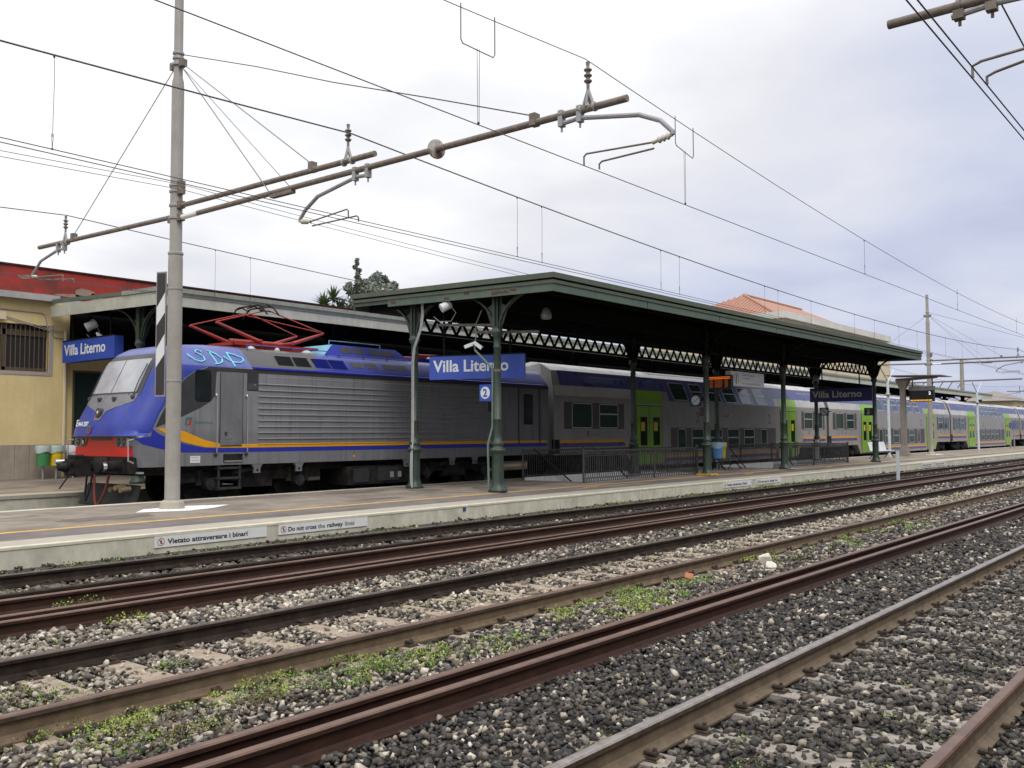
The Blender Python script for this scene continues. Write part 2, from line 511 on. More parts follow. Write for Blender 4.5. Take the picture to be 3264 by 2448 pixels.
def copy_thing(o, loc, label, rotz=None):
    c = copy_tree(o)
    c.location = loc
    if rotz is not None:
        c.rotation_euler.z = rotz
    c['label'] = label
    return c


def structure(o):
    o['kind'] = 'structure'
    return o


def inst(proto, name, parent, loc):
    """another object on the same mesh, child of parent; loc in parent space"""
    o = bpy.data.objects.new(name, proto)
    COL.objects.link(o)
    o.parent = parent
    o.location = loc
    ORG[o.name] = ORG[parent.name] + Vector(loc)
    return o


def text(s, size, origin, xdir, updir, mat, parent, name='lettering', bold=0.0, fit=None, depth=0.004, align='LEFT'):
    """real lettering: mesh made from the built-in font; origin = left end of the baseline"""
    cu = bpy.data.curves.new('t', 'FONT')
    cu.body = s
    cu.size = size
    cu.offset = bold * size
    cu.extrude = depth
    cu.resolution_u = 3
    cu.align_x = align
    ob = bpy.data.objects.new('t', cu)
    COL.objects.link(ob)
    bpy.context.view_layer.update()
    dg = bpy.context.evaluated_depsgraph_get()
    me = bpy.data.meshes.new_from_object(ob.evaluated_get(dg))
    bpy.data.objects.remove(ob)
    x = Vector(xdir).normalized()
    u = Vector(updir).normalized()
    n = x.cross(u)
    vs = np.empty(len(me.vertices) * 3, dtype=np.float64)
    me.vertices.foreach_get('co', vs)
    vs = vs.reshape(-1, 3)
    if fit:
        w = vs[:, 0].max() - vs[:, 0].min()
        vs[:, 0] *= fit / w
    B = np.array([x, u, n])
    o = np.array(origin, dtype=float) - np.array(ORG[parent.name])
    vs = vs @ B + o
    me.vertices.foreach_set('co', vs.reshape(-1))
    me.materials.clear()
    me.materials.append(MATS[mat])
    me.update()
    o2 = bpy.data.objects.new(name, me)
    COL.objects.link(o2)
    o2.parent = parent
    ORG[o2.name] = ORG[parent.name]
    return o2

# ------------------------------------------------------------------ ground
g = MB()
g.add([(-600, -600, -0.235), (1600, -600, -0.235), (1600, 1400, -0.235), (-600, 1400, -0.235)], [(0, 1, 2, 3)])
structure(g.build('ground', 'dirt_ground'))

# ------------------------------------------------------------------ tracks
X0, X1 = -6.0, 260.0


def rail_profile(yc, top=0.0, h=0.172, foot=0.075, head=0.036):
    pts = [(-foot, -h), (foot, -h), (foot, -h + 0.014), (0.022, -h + 0.030), (0.0095, -h + 0.048), (0.0095, -0.052), (0.022, -0.045), (head, -0.038),
           (head + 0.001, -0.012), (head - 0.008, -0.002), (0.016, 0.0)]
    left = [(-a, b) for a, b in pts[::-1] if a > 0]
    prof = [(-foot, -h)] + [(p) for p in pts[1:]] + left[:-1]
    return [(yc + a, top + b) for a, b in prof]


def rail_mesh(yc, x0, x1, name, mats, parent, top=0.0, wob=None):
    prof = rail_profile(yc, top)
    n = len(prof)
    xs = [x0, x1] if wob is None else list(np.linspace(x0, x1, 24))
    m = MB()
    vs = []
    for x in xs:
        dy, dz = (0, 0) if wob is None else wob(x)
        vs += [(x, y + dy, z + dz) for y, z in prof]
    fs, mi = [], []
    for k in range(len(xs) - 1):
        for i in range(n):
            j = (i + 1) % n
            fs.append((k * n + i, k * n + j, (k + 1) * n + j, (k + 1) * n + i))
            zz = (prof[i][1] + prof[j][1]) / 2 - top
            mi.append(1 if zz > -0.008 else (2 if zz > -0.040 else 0))
    fs += [tuple(range(n))[::-1], tuple(range(len(vs) - n, len(vs)))]
    mi += [0, 0]
    m.add(vs, fs)
    m.mi = mi
    return m.build(name, mats, parent, loc=None if parent else (x0, yc, top - 0.172))


def sleeper_proto(w, mat):
    m = MB()
    h = 0.12
    vs = [(-0.14, -w, -h), (0.14, -w, -h), (0.14, w, -h), (-0.14, w, -h), (-0.115, -w + 0.03, 0), (0.115, -w + 0.03, 0), (0.115, w - 0.03, 0), (-0.115, w - 0.03, 0)]
    m.add(vs, [(0, 3, 2, 1), (4, 5, 6, 7), (0, 1, 5, 4), (1, 2, 6, 5), (2, 3, 7, 6), (3, 0, 4, 7)])
    o = m.build('p', mat)
    me = o.data
    bpy.data.objects.remove(o)
    return me


def clip_proto():
    m = MB()
    m.box(-0.060, 0.060, -0.15, 0.15, -0.004, 0.006)
    for s in (-1, 1):
        m.box(-0.045, 0.045, s * 0.060, s * 0.145, 0.0, 0.018)
        m.cyl((0, s * 0.108, 0.015), (0, s * 0.108, 0.066), 0.015, 0.013, 6)
        m.box(-0.024, 0.024, s * 0.045, s * 0.125, 0.030, 0.044)
    o = m.build('p', 'clip')
    me = o.data
    bpy.data.objects.remove(o)
    return me


CLIP = clip_proto()
SL_T, SL_G, SL_D = sleeper_proto(1.30, 'sleeper'), sleeper_proto(1.30, 'sleeper_grey'), sleeper_proto(1.30, 'sleeper_dark')
SLEEPERS = []        # (x, y centre) for the stones to keep clear of


def track(yc, label, mats, xs, sl, off, pitch=0.61):
    t = thing('railway_track', label, 'track', (0, yc, -0.172))
    for s in (-1, 1):
        rail_mesh(yc + s * 0.7525, X0, X1, 'rail', mats[0 if s < 0 else 1], t)
    x = xs[0] + off
    while x < xs[1]:
        so = inst(sl, 'sleeper', t, (x, 0, 0.002))
        so.rotation_euler.z = rnd.uniform(-0.02, 0.02)
        for s in (-1, 1):
            inst(CLIP, 'rail_fastening', so, (0, s * 0.7525, 0.0))
        SLEEPERS.append((x, yc))
        x += pitch + rnd.uniform(-0.012, 0.012)
    return t


track(2.17, 'nearest railway track with shiny steel rail heads in dark ballast', (['rail_web', 'rail_head_rust', 'rail_head_rust'], ['rail_web', 'rail_head_shiny', 'rail_head_brown']), (1.24, 42), SL_G, 0.0, 0.595)
track(6.84, 'brown rusty track on pale concrete sleepers in the middle of the yard', (['rail_tan', 'rail_head_rust', 'rail_head_brown'], ['rail_dark', 'rail_head_brown', 'rail_dark']), (0.77, 60), SL_T, 0.0, 0.652)
track(11.45, 'dark track running right along the platform edge', (['rail_dark', 'rail_dark', 'rail_dark'], ['rail_dark', 'rail_head_brown', 'rail_dark']), (3.0, 50), SL_D, 0.2)
track(20.85, 'track hidden under the standing passenger train', (['rail_dark', 'rail_head_shiny', 'rail_dark'], ['rail_dark', 'rail_head_shiny', 'rail_dark']), (7, 16), SL_G, 0.2)

LOOSE = [(4.60, 0.012, 'rear one of two thick red-brown loose rails beside the nearest track'),
         (4.39, 0.010, 'front one of two thick red-brown loose rails beside the nearest track'),
         (10.30, 0.012, 'single red-brown loose rail lying against the platform-side track'),
         (9.37, 0.008, 'rear one of the close pair of loose rails before the platform-side track'),
         (9.15, 0.004, 'front one of the close pair of loose rails before the platform-side track')]
for yc, top, lab in LOOSE:
    a, b, c = rnd.uniform(0, 6), rnd.uniform(0.025, 0.05), rnd.uniform(0.012, 0.02)
    o = rail_mesh(yc, X0, 190.0, 'loose_rail', ['rail_red', 'rail_head_rust', 'rail_red'], None, top,
                  wob=lambda x, a=a, b=b, c=c: (0.03 * math.sin(x * b + a), 0.004 * math.sin(x * 0.11 + a)))
    tag(o, lab, 'rail', 'loose rails lying between the tracks')

# ------------------------------------------------------------------ middle platform
PZ = 0.25
PE, PB = 12.95, 19.25            # edge on the near side, edge on the train side
HOLES = [(22.65, 29.0, 15.45, 17.70), (35.7, 43.7, 15.45, 17.70)]
XA, XB = -12.0, 240.0


def pz(y):
    return PZ + 0.045 * max(0.0, min(1.0, (y - 13.7) / 1.2, (PB - 0.6 - y) / 1.2))


plat = thing('platform', None, None, (0, 16.1, 0))
structure(plat)
b = MB()
b.box(XA, XB, PE + 0.006, PE + 0.12, -0.30, PZ - 0.045)
b.build('edge_wall', 'face_concrete', plat)
b = MB()
b.prism([(XA, PE, PZ - 0.046), (XA, PE - 0.0, PZ - 0.012), (XA, PE + 0.015, PZ), (XA, PE + 0.72, PZ + 0.004), (XA, PE + 0.72, PZ - 0.046)], (XB - XA, 0, 0))
b.build('coping', 'coping', plat)
b = MB()
b.prism([(XA, PE - 0.004, PZ - 0.045), (XA, PE - 0.004, PZ - 0.010), (XA, PE + 0.016, PZ + 0.005), (XA, PE + 0.05, PZ + 0.005), (XA, PE + 0.05, PZ - 0.045)], (XB - XA, 0, 0))
b.build('edge_strip', 'coping_edge', plat)
b = MB()
b.box(XA, XB, PB - 0.30, PB, -0.30, PZ + 0.003)
b.build('back_wall', 'face_concrete', plat)


def surface(ys, x0, x1, name, mat):
    m = MB()
    for a, c in zip(ys[:-1], ys[1:]):
        m.add([(x0, a, pz(a)), (x1, a, pz(a)), (x1, c, pz(c)), (x0, c, pz(c))], [(0, 1, 2, 3)])
    return m.build(name, mat, plat)


surface([PE + 0.70, 14.0, 14.50], XA, XB, 'edge_asphalt', 'asphalt_strip')
b = MB()
b.add([(XA, 14.50, pz(14.5) + .0), (XB, 14.50, pz(14.5)), (XB, 14.61, pz(14.61)), (XA, 14.61, pz(14.61))], [(0, 1, 2, 3)])
b.build('yellow_line', 'yellow_line', plat)
b = MB()
b.add([(XA, 18.20, pz(18.2) + .004), (XB, 18.20, pz(18.2) + .004), (XB, 18.31, pz(18.31) + .004), (XA, 18.31, pz(18.31) + .004)], [(0, 1, 2, 3)])
b.build('yellow_line', 'yellow_line', plat)
prev = XA
for hx0, hx1, hy0, hy1 in HOLES:
    surface([14.61, 14.9, 17.5, PB - 0.3 + 0.001], prev, hx0, 'asphalt_surface', 'asphalt')
    surface([14.61, 14.9, hy0], hx0, hx1, 'asphalt_surface', 'asphalt')
    surface([hy1, 18.0, PB - 0.3], hx0, hx1, 'asphalt_surface', 'asphalt')
    prev = hx1
surface([14.61, 14.9, 17.5, PB - 0.3], prev, XB, 'asphalt_surface', 'asphalt')
# faded yellow cross marks on the asphalt beside the fences
for x, w in ((20.6, 0.9), (30.4, 1.0), (38.2, 0.9)):
    b = MB()
    b.add([(x, 14.15, pz(14.15) + .006), (x + w, 14.28, pz(14.28) + .006), (x + w, 14.38, pz(14.38) + .006), (x, 14.25, pz(14.25) + .006)], [(0, 1, 2, 3)])
    b.build('yellow_mark', 'yellow_line', plat)
# repaired and stained spots in the asphalt
for x, y, rx, ry, mt in ((8.2, 15.6, 0.9, 0.35, 'asphalt_patch'), (14.3, 15.3, 0.7, 0.30, 'asphalt_patch'), (15.6, 17.6, 1.2, 0.35, 'asphalt_patch'), (20.3, 16.2, 0.9, 0.5, 'asphalt_patch'), (7.0, 17.2, 0.8, 0.3, 'asphalt_pale'), (12.9, 16.4, 0.8, 0.30, 'asphalt_pale'), (31.0, 15.2, 1.0, 0.3, 'asphalt_patch'), (24.5, 14.85, 1.6, 0.14, 'asphalt_patch'), (48.5, 15.3, 1.5, 0.4, 'asphalt_patch'), (18.4, 14.95, 0.5, 0.2, 'asphalt_patch'), (11.2, 13.95, 1.6, 0.12, 'asphalt_patch'), (22.0, 14.1, 2.2, 0.10, 'asphalt_pale')):
    b = MB()
    n_ = 17
    pts_ = []
    for k in range(n_):
        a_ = 2 * math.pi * k / n_
        q_ = rnd.uniform(0.72, 1.15)
        yy = y + ry * q_ * math.sin(a_)
        pts_.append((x + rx * q_ * math.cos(a_), yy, pz(yy) + 0.0035))
    b.add(pts_, [tuple(range(n_))])
    b.build('asphalt_repair', mt, plat)
# stair wells down to the underpass
for k, (hx0, hx1, hy0, hy1) in enumerate(HOLES):
    st = thing('underpass_stairs', ('white-walled stair well going down behind the first railing' if k == 0 else 'white-walled stair well going down behind the second railing'), 'stairs', (hx0, (hy0 + hy1) / 2, PZ))
    b = MB()
    b.box(hx0, hx1, hy1, hy1 + 0.10, -3.0, pz(hy1) + 0.09)
    b.box(hx0, hx1, hy0 - 0.10, hy0, -3.0, pz(hy0) + 0.05)
    b.box(hx1 - 0.0, hx1 + 0.10, hy0, hy1, -3.0, pz(16) + 0.05)
    b.build('side_wall', 'white_paint', st)
    n = 18 if k == 0 else 18
    for i in range(n):
        b = MB()
        x = hx0 + 0.10 + i * 0.31
        b.box(x, x + 0.34, hy0 + 0.002, hy1 - 0.002, PZ - 0.45 - 0.165 * (i + 1), PZ - 0.02 - 0.165 * i)
        b.build('step', 'sleeper_grey', st)
    b = MB()
    b.tube([(hx0 + 0.2, hy1 - 0.12, pz(17) + 0.95), (hx0 + 5.0, hy1 - 0.12, pz(17) - 1.7)], 0.025, 8)
    b.build('handrail', 'hose_black', st)
    b = MB()
    b.tube([(hx0 + 0.45, hy0 + 0.14, pz(17) + 0.98), (hx0 + 0.9, hy0 + 0.14, pz(17) + 0.92), (hx0 + 4.4, hy0 + 0.14, pz(17) - 1.2)], 0.03, 8)
    b.build('handrail', 'hose_black', st)

# dark damp stain and manhole lids on the platform
for x, y, rx, ry in ((11.6, 17.7, 0.55, 0.3), (17.2, 16.7, 0.45, 0.22), (18.9, 16.0, 0.5, 0.25)):
    b = MB()
    b.lathe((x, y, pz(y) + 0.002), [(rx, 0.0), (rx, 0.004)], 20)
    tag(b.build('manhole_cover', 'asphalt_strip', loc=(x, y, pz(y))), {11.6: 'dark round cover in the asphalt right of the striped mast', 17.2: 'dark round cover between the first two canopy columns', 18.9: 'dark round cover just behind the nearest green column'}[x], 'manhole cover')

# ------------------------------------------------------------------ far platform along the station building
p1 = thing('platform', None, None, (60, 26, 0))
structure(p1)
b = MB()
b.box(XA, XB, 22.45, 22.75, -0.30, 0.34)
b.build('edge_wall', 'face_concrete', p1)
b = MB()
b.prism([(XA, 22.42, 0.27), (XA, 22.42, 0.35), (XA, 22.95, 0.36), (XA, 22.95, 0.27)], (XB - XA, 0, 0))
b.build('coping', 'coping', p1)
b = MB()
b.add([(XA, 22.94, 0.358), (XB, 22.94, 0.358), (XB, 29.2, 0.44), (XA, 29.2, 0.44)], [(0, 1, 2, 3)])
b.build('asphalt_surface', 'asphalt', p1)
b = MB()
b.add([(XA, 23.75, 0.374), (XB, 23.75, 0.374), (XB, 23.87, 0.376), (XA, 23.87, 0.376)], [(0, 1, 2, 3)])
b.build('yellow_line', 'yellow_line', p1)

# ------------------------------------------------------------------ ballast stones
CF, CR = np.array(_f[:2]), np.array(_r[:2])


def in_view(P, marg=1.0):
    d = P @ (CF / np.linalg.norm(CF))
    s = P @ (CR / np.linalg.norm(CR))
    return (d > 1.5) & (np.abs(s) < d * 0.62 + marg)


def stone_protos(n=22):
    """angular crushed-rock shapes: hulls of a few random points on a squashed ball"""
    out = []
    for i in range(n):
        bm = bmesh.new()
        u = rng.normal(0, 1, (10, 3))
        u /= np.linalg.norm(u, axis=1)[:, None]
        u *= np.array([rng.uniform(1.05, 1.55), rng.uniform(0.75, 1.05), rng.uniform(0.55, 0.9)]) * rng.uniform(0.82, 1.12, (10, 1))
        for p in u:
            bm.verts.new(p)
        r_ = bmesh.ops.convex_hull(bm, input=bm.verts)
        bmesh.ops.delete(bm, geom=[v for v in bm.verts if not v.link_faces], context='VERTS')
        bmesh.ops.triangulate(bm, faces=bm.faces)
        bmesh.ops.recalc_face_normals(bm, faces=bm.faces)
        bm.verts.index_update()
        out.append((np.array([v.co[:] for v in bm.verts]), np.array([[v.index for v in f_.verts] for f_ in bm.faces])))
        bm.free()
    return out


PROTO = stone_protos()


def stones(name, pts, rad, cols, label):
    n = len(pts)
    idx = rng.integers(0, len(PROTO), n)
    a = rng.uniform(0, 2 * np.pi, n)
    tx = rng.normal(0, 0.45, n)
    ty = rng.normal(0, 0.45, n)
    ca, sa = np.cos(a), np.sin(a)
    Rz = np.zeros((n, 3, 3))
    Rz[:, 0, 0], Rz[:, 0, 1], Rz[:, 1, 0], Rz[:, 1, 1], Rz[:, 2, 2] = ca, -sa, sa, ca, 1
    Rx = np.zeros((n, 3, 3))
    Rx[:, 0, 0], Rx[:, 1, 1], Rx[:, 1, 2], Rx[:, 2, 1], Rx[:, 2, 2] = 1, np.cos(tx), -np.sin(tx), np.sin(tx), np.cos(tx)
    Ry = np.zeros((n, 3, 3))
    Ry[:, 1, 1], Ry[:, 0, 0], Ry[:, 0, 2], Ry[:, 2, 0], Ry[:, 2, 2] = 1, np.cos(ty), np.sin(ty), -np.sin(ty), np.cos(ty)
    Q = Rz @ Rx @ Ry
    VV, FF, CC_ = [], [], []
    base = 0
    for k, (pv, pf) in enumerate(PROTO):
        q = np.where(idx == k)[0]
        if not len(q):
            continue
        V = np.einsum('nij,kj->nki', Q[q], pv) * rad[q][:, None, None] + pts[q][:, None, :]
        nv = len(pv)
        VV.append(V.reshape(-1, 3))
        FF.append((pf[None] + (np.arange(len(q)) * nv)[:, None, None] + base).reshape(-1))
        CC_.append(np.repeat(cols[q], nv, axis=0))
        base += len(q) * nv
    V, F, Cc = np.concatenate(VV), np.concatenate(FF), np.concatenate(CC_)
    nf = len(F) // 3
    me = bpy.data.meshes.new(name)
    me.vertices.add(len(V))
    me.vertices.foreach_set('co', V.astype(np.float32).reshape(-1))
    me.loops.add(nf * 3)
    me.loops.foreach_set('vertex_index', F.astype(np.int32))
    me.polygons.add(nf)
    me.polygons.foreach_set('loop_start', np.arange(0, nf * 3, 3, dtype=np.int32))
    me.polygons.foreach_set('loop_total', np.full(nf, 3, dtype=np.int32))
    me.update(calc_edges=True)
    ca_ = me.attributes.new('Col', 'FLOAT_COLOR', 'POINT')
    c4 = np.ones((len(V), 4), dtype=np.float32)
    c4[:, :3] = Cc
    ca_.data.foreach_set('color', c4.reshape(-1))
    me.materials.append(MATS['stone'])
    o = bpy.data.objects.new(name, me)
    COL.objects.link(o)
    return tag(o, label, 'gravel', kind='stuff')


PAL = {'pale': np.array([(0.42, 0.375, 0.31), (0.32, 0.28, 0.225), (0.52, 0.48, 0.42), (0.25, 0.215, 0.175)]),
       'grey': np.array([(0.13, 0.117, 0.103), (0.085, 0.077, 0.07), (0.18, 0.163, 0.142)]),
       'dark': np.array([(0.034, 0.032, 0.033), (0.050, 0.046, 0.045), (0.025, 0.024, 0.026), (0.075, 0.064, 0.055)]),
       'soil': np.array([(0.062, 0.047, 0.036), (0.09, 0.07, 0.054), (0.043, 0.035, 0.029)])}


def mixcol(n, wts):
    keys = list(wts)
    p = np.array([wts[k] for k in keys], float)
    k = rng.choice(len(keys), n, p=p / p.sum())
    out = np.zeros((n, 3))
    for i, key in enumerate(keys):
        q = np.where(k == i)[0]
        out[q] = PAL[key][rng.integers(0, len(PAL[key]), len(q))]
    return out * rng.uniform(0.8, 1.2, (n, 1))


sl_arr = np.array(SLEEPERS)


def zone(name, y0, y1, xmax, wts_fn, label, dens=720, z=-0.205, rbase=0.0265, keep_sleeper=0.15, ground_pile=None):
    xs0 = 0.8
    # sample with falling density
    n = int(dens * (y1 - y0) * (xmax - xs0))
    P = np.stack([rng.uniform(xs0, xmax, n), rng.uniform(y0, y1, n)], 1)
    d = np.hypot(P[:, 0], P[:, 1])
    k = np.clip((8.0 / d) ** 1.55, 0, 1)
    keep = (rng.random(n) < k) & in_view(P)
    if len(sl_arr):
        for yc in set(sl_arr[:, 1]):
            sx = np.sort(sl_arr[sl_arr[:, 1] == yc][:, 0])
            j = np.clip(np.searchsorted(sx, P[:, 0]), 1, len(sx) - 1)
            near = np.minimum(np.abs(P[:, 0] - sx[j - 1]), np.abs(P[:, 0] - sx[j])) < 0.15
            on = near & (np.abs(P[:, 1] - yc) < 0.74)
            keep &= ~(on & (rng.random(n) > keep_sleeper))
    for ry in [2.17 - .7525, 2.17 + .7525, 6.84 - .7525, 6.84 + .7525, 11.45 - .7525, 11.45 + .7525] + [q[0] for q in LOOSE]:
        keep &= np.abs(P[:, 1] - ry) > 0.085
    P, d = P[keep], d[keep]
    n = len(P)
    rad = rbase * rng.uniform(0.55, 1.25, n) * np.clip((d / 8.0), 1, None) ** 0.5
    big = rng.random(n) < 0.05
    rad[big] *= 1.35
    zz = z + rad * 0.15 + rng.uniform(-0.012, 0.016, n)
    if ground_pile:
        zz += ground_pile(P)
    cols = wts_fn(P)
    dirty = 0.5 + 0.5 * np.sin(P[:, 0] * 1.7 + 3 * np.sin(P[:, 1] * 2.1)) * np.sin(P[:, 1] * 3.3 + 2 * np.sin(P[:, 0] * 0.9))      # brake dust and oil stains
    cols = cols * (0.70 + 0.45 * dirty[:, None]) * np.array([1.03, 1.0, 0.95])
    return stones(name, np.column_stack([P, zz]), rad, cols, label), n


def simple(w):
    return lambda P: mixcol(len(P), w)


def blend(wa, wb, x0, x1):
    def fn(P):
        a, c = mixcol(len(P), wa), mixcol(len(P), wb)
        t = np.clip((P[:, 0] - x0) / (x1 - x0), 0, 1) + rng.uniform(-.2, .2, len(P))
        return np.where((t > rng.random(len(P)))[:, None], c, a)
    return fn


tot = 0
for args in (
    ('ballast_stones', -0.2, 1.42, 30, simple({'dark': 6, 'grey': 2.2, 'pale': 0.6, 'soil': 1}), 'dark ballast outside the nearest rail at the lower right corner'),
    ('ballast_stones', 1.42, 2.92, 60, simple({'dark': 6, 'grey': 2.6, 'pale': 0.8, 'soil': 2.2}), 'dark brown-grey ballast between the nearest shiny rails'),
    ('ballast_stones', 2.92, 4.40, 70, simple({'dark': 8, 'grey': 1.8, 'pale': 1.25}), 'charcoal ballast with scattered white stones before the loose rails'),
    ('ballast_stones', 4.62, 6.09, 80, blend({'pale': 4, 'grey': 4, 'dark': 2.5, 'soil': 2}, {'pale': 2, 'grey': 4, 'dark': 4, 'soil': 1}, 8, 22), 'mossy mixed ballast behind the thick loose rails'),
    ('ballast_stones', 6.09, 7.59, 80, simple({'pale': 7, 'grey': 4, 'dark': 1.0, 'soil': 1}), 'pale limestone ballast between the sleepers of the brown track'),
    ('ballast_stones', 7.59, 9.20, 80, blend({'pale': 7, 'grey': 4, 'dark': 1.2}, {'pale': 2, 'grey': 4, 'dark': 4}, 5, 14), 'ballast strip between the brown track and the close pair of rails'),
    ('ballast_stones', 9.42, 12.15, 80, simple({'pale': 1.6, 'grey': 3, 'dark': 3, 'soil': 4}), 'soiled ballast in the track beside the platform'),
    ('ballast_stones', 12.15, 12.98, 60, simple({'pale': 1, 'grey': 2, 'dark': 2, 'soil': 4}), 'soil and small stones at the foot of the platform wall'),
):
    kw = {}
    if args[1] == 1.42:
        kw = dict(keep_sleeper=0.66, z=-0.172, ground_pile=lambda P: -0.045 * np.clip(1 - np.minimum(np.abs(P[:, 1] - 1.42), np.abs(P[:, 1] - 2.92)) / 0.28, 0, 1))
    if args[1] == 2.92:
        kw = dict(z=-0.152, ground_pile=lambda P: -0.03 * np.abs(P[:, 1] - 3.6))
    if args[1] == 4.62:
        kw = dict(z=-0.160, ground_pile=lambda P: -0.05 * np.clip((P[:, 1] - 5.70) / 0.25, 0, 1))
    if args[1] == -0.2:
        kw = dict(z=-0.160)
    if args[1] == 7.59:
        kw = dict(z=-0.165, rbase=0.029)
    if args[1] == 6.09:
        kw = dict(z=-0.183, keep_sleeper=0.38)
    if args[1] == 9.42:
        kw = dict(dens=520, z=-0.19, keep_sleeper=0.95, rbase=0.024)
    if args[1] == 12.15:
        kw = dict(dens=220, z=-0.10, ground_pile=lambda P: (P[:, 1] - 12.5) * 0.10)
    o, n = zone(*args, **kw)
    tot += n
print('stones', tot)
b = MB()      # soil bank between the last rail and the wall
b.add([(X0, 12.24, -0.17), (190, 12.24, -0.17), (190, 12.60, -0.10), (190, 12.99, -0.05), (X0, 12.99, -0.05), (X0, 12.60, -0.10)], [(0, 1, 2, 5), (5, 2, 3, 4)])
structure(b.build('soil_bank', 'dirt_ground'))

# ------------------------------------------------------------------ weeds
def leaves(name, centres, label, parent=None, kind='stuff'):
    """centres: list of (x, y, z, radius, count, height, colours)"""
    P, H, C = [], [], []
    for x, y, z, r_, cnt, hh, cols in centres:
        a = rng.uniform(0, 2 * np.pi, cnt)
        q = r_ * np.sqrt(rng.random(cnt))
        fall = 1 - (q / r_) ** 2 * 0.75
        P.append(np.column_stack([x + q * np.cos(a) * 1.5, y + q * np.sin(a), z + rng.random(cnt) * hh * fall]))
        H.append(np.full(cnt, 1.0) * rng.uniform(0.6, 1.3, cnt))
        cc = np.array(cols)
        C.append(cc[rng.integers(0, len(cc), cnt)] * rng.uniform(0.65, 1.3, (cnt, 1)))
    P, H, C = np.concatenate(P), np.concatenate(H), np.concatenate(C)
    n = len(P)
    d = np.hypot(P[:, 0], P[:, 1])
    L = 0.0145 * H * np.clip(d / 6, 1, None) ** 0.6
    a = rng.uniform(0, 2 * np.pi, n)
    el = rng.uniform(0.05, 1.2, n)
    blade = rng.random(n) < 0.18
    el[blade] = rng.uniform(0.7, 1.45, blade.sum())
    L = np.where(blade, L * 1.7, L)
    dry = rng.random(n) < 0.10
    C[dry] = np.array([0.20, 0.15, 0.07]) * rng.uniform(0.6, 1.2, (dry.sum(), 1))
    D = np.column_stack([np.cos(a) * np.cos(el), np.sin(a) * np.cos(el), np.sin(el)])
    S = np.column_stack([-np.sin(a), np.cos(a), np.zeros(n)]) * np.where(blade, 0.10, 0.42)[:, None]
    V = np.stack([P, P + (D * 0.5 + S) * L[:, None], P + D * L[:, None] * 1.15, P + (D * 0.5 - S) * L[:, None]], 1)
    me = bpy.data.meshes.new(name)
    me.vertices.add(n * 4)
    me.vertices.foreach_set('co', V.astype(np.float32).reshape(-1))
    me.loops.add(n * 4)
    me.loops.foreach_set('vertex_index', np.arange(n * 4, dtype=np.int32))
    me.polygons.add(n)
    me.polygons.foreach_set('loop_start', np.arange(0, n * 4, 4, dtype=np.int32))
    me.polygons.foreach_set('loop_total', np.full(n, 4, dtype=np.int32))
    me.update(calc_edges=True)
    at = me.attributes.new('Col', 'FLOAT_COLOR', 'POINT')
    c4 = np.ones((n, 4, 4), dtype=np.float32)
    c4[:, :, :3] = C[:, None, :]
    at.data.foreach_set('color', c4.reshape(-1))
    me.materials.append(MATS['leaf'])
    o = bpy.data.objects.new(name, me)
    COL.objects.link(o)
    if kind:
        tag(o, label, 'weeds', kind=kind)
    return o


GR = [(0.12, 0.23, 0.030), (0.18, 0.30, 0.035), (0.24, 0.32, 0.05), (0.08, 0.16, 0.03)]
YG = [(0.27, 0.34, 0.05), (0.21, 0.30, 0.04), (0.33, 0.36, 0.08)]
BR = [(0.10, 0.055, 0.03), (0.14, 0.08, 0.04), (0.07, 0.045, 0.025)]
cl = []
for x, y, r_, n, hh, c in (      # (along, across) of the moss patches behind the thick loose rails
        (2.9, 5.35, 0.40, 900, 0.05, GR + YG), (3.3, 5.15, 0.35, 700, 0.05, YG), (3.0, 4.85, 0.25, 500, 0.04, GR), (3.6, 5.0, 0.35, 800, 0.10, BR), (3.9, 5.15, 0.3, 600, 0.08, BR + GR),
        (4.2, 5.35, 0.35, 700, 0.05, YG), (4.6, 5.25, 0.3, 650, 0.06, GR), (4.9, 5.05, 0.25, 600, 0.08, GR), (5.2, 5.2, 0.35, 700, 0.05, GR + YG), (5.6, 5.05, 0.3, 500, 0.04, GR),
        (6.2, 5.0, 0.35, 700, 0.04, YG), (6.6, 4.9, 0.25, 450, 0.04, GR), (8.3, 5.0, 0.45, 1000, 0.05, YG), (8.9, 5.1, 0.5, 1100, 0.05, YG + GR), (9.6, 5.15, 0.4, 800, 0.05, GR), (10.6, 5.2, 0.3, 400, 0.04, GR),
        (13.0, 5.3, 0.5, 500, 0.05, YG), (15.5, 5.3, 0.6, 500, 0.06, GR), (19, 5.2, 0.8, 500, 0.07, GR)):
    for q in range(int(9 + 14 * r_)):
        a_, d_ = rnd.uniform(0, 6.28), r_ * math.sqrt(rnd.random()) * 1.25
        cl.append((x + 1.5 * d_ * math.cos(a_), y + 0.46 + d_ * math.sin(a_) * 0.8, -0.150, rnd.uniform(0.04, 0.13), int(n * rnd.uniform(0.05, 0.13)), hh * rnd.uniform(0.5, 1.3), c))
leaves('low_weeds', cl, 'yellow-green moss and weeds behind the thick loose rails')
cl = []
for i in range(120):
    x = rnd.uniform(3.5, 34)
    if 13.2 < x < 14.4 and rnd.random() < 0.5:
        continue
    cl.append((x, rnd.uniform(12.55, 12.93), -0.09, rnd.uniform(0.10, 0.22), rnd.randint(25, 70), rnd.uniform(0.03, 0.09), GR if rnd.random() < 0.6 else YG + BR))
leaves('low_weeds', cl, 'strip of grass and moss along the foot of the platform wall')
cl = []
for i in range(70):
    yy = rnd.choice([8.6, 8.9, 8.2, 10.9, 11.3, 11.6, 6.5, 6.9, 7.2])
    cl.append((rnd.uniform(3, 30), yy + rnd.uniform(-.2, .2), -0.19, rnd.uniform(0.06, 0.25), rnd.randint(15, 60), rnd.uniform(0.03, 0.08), GR + YG))
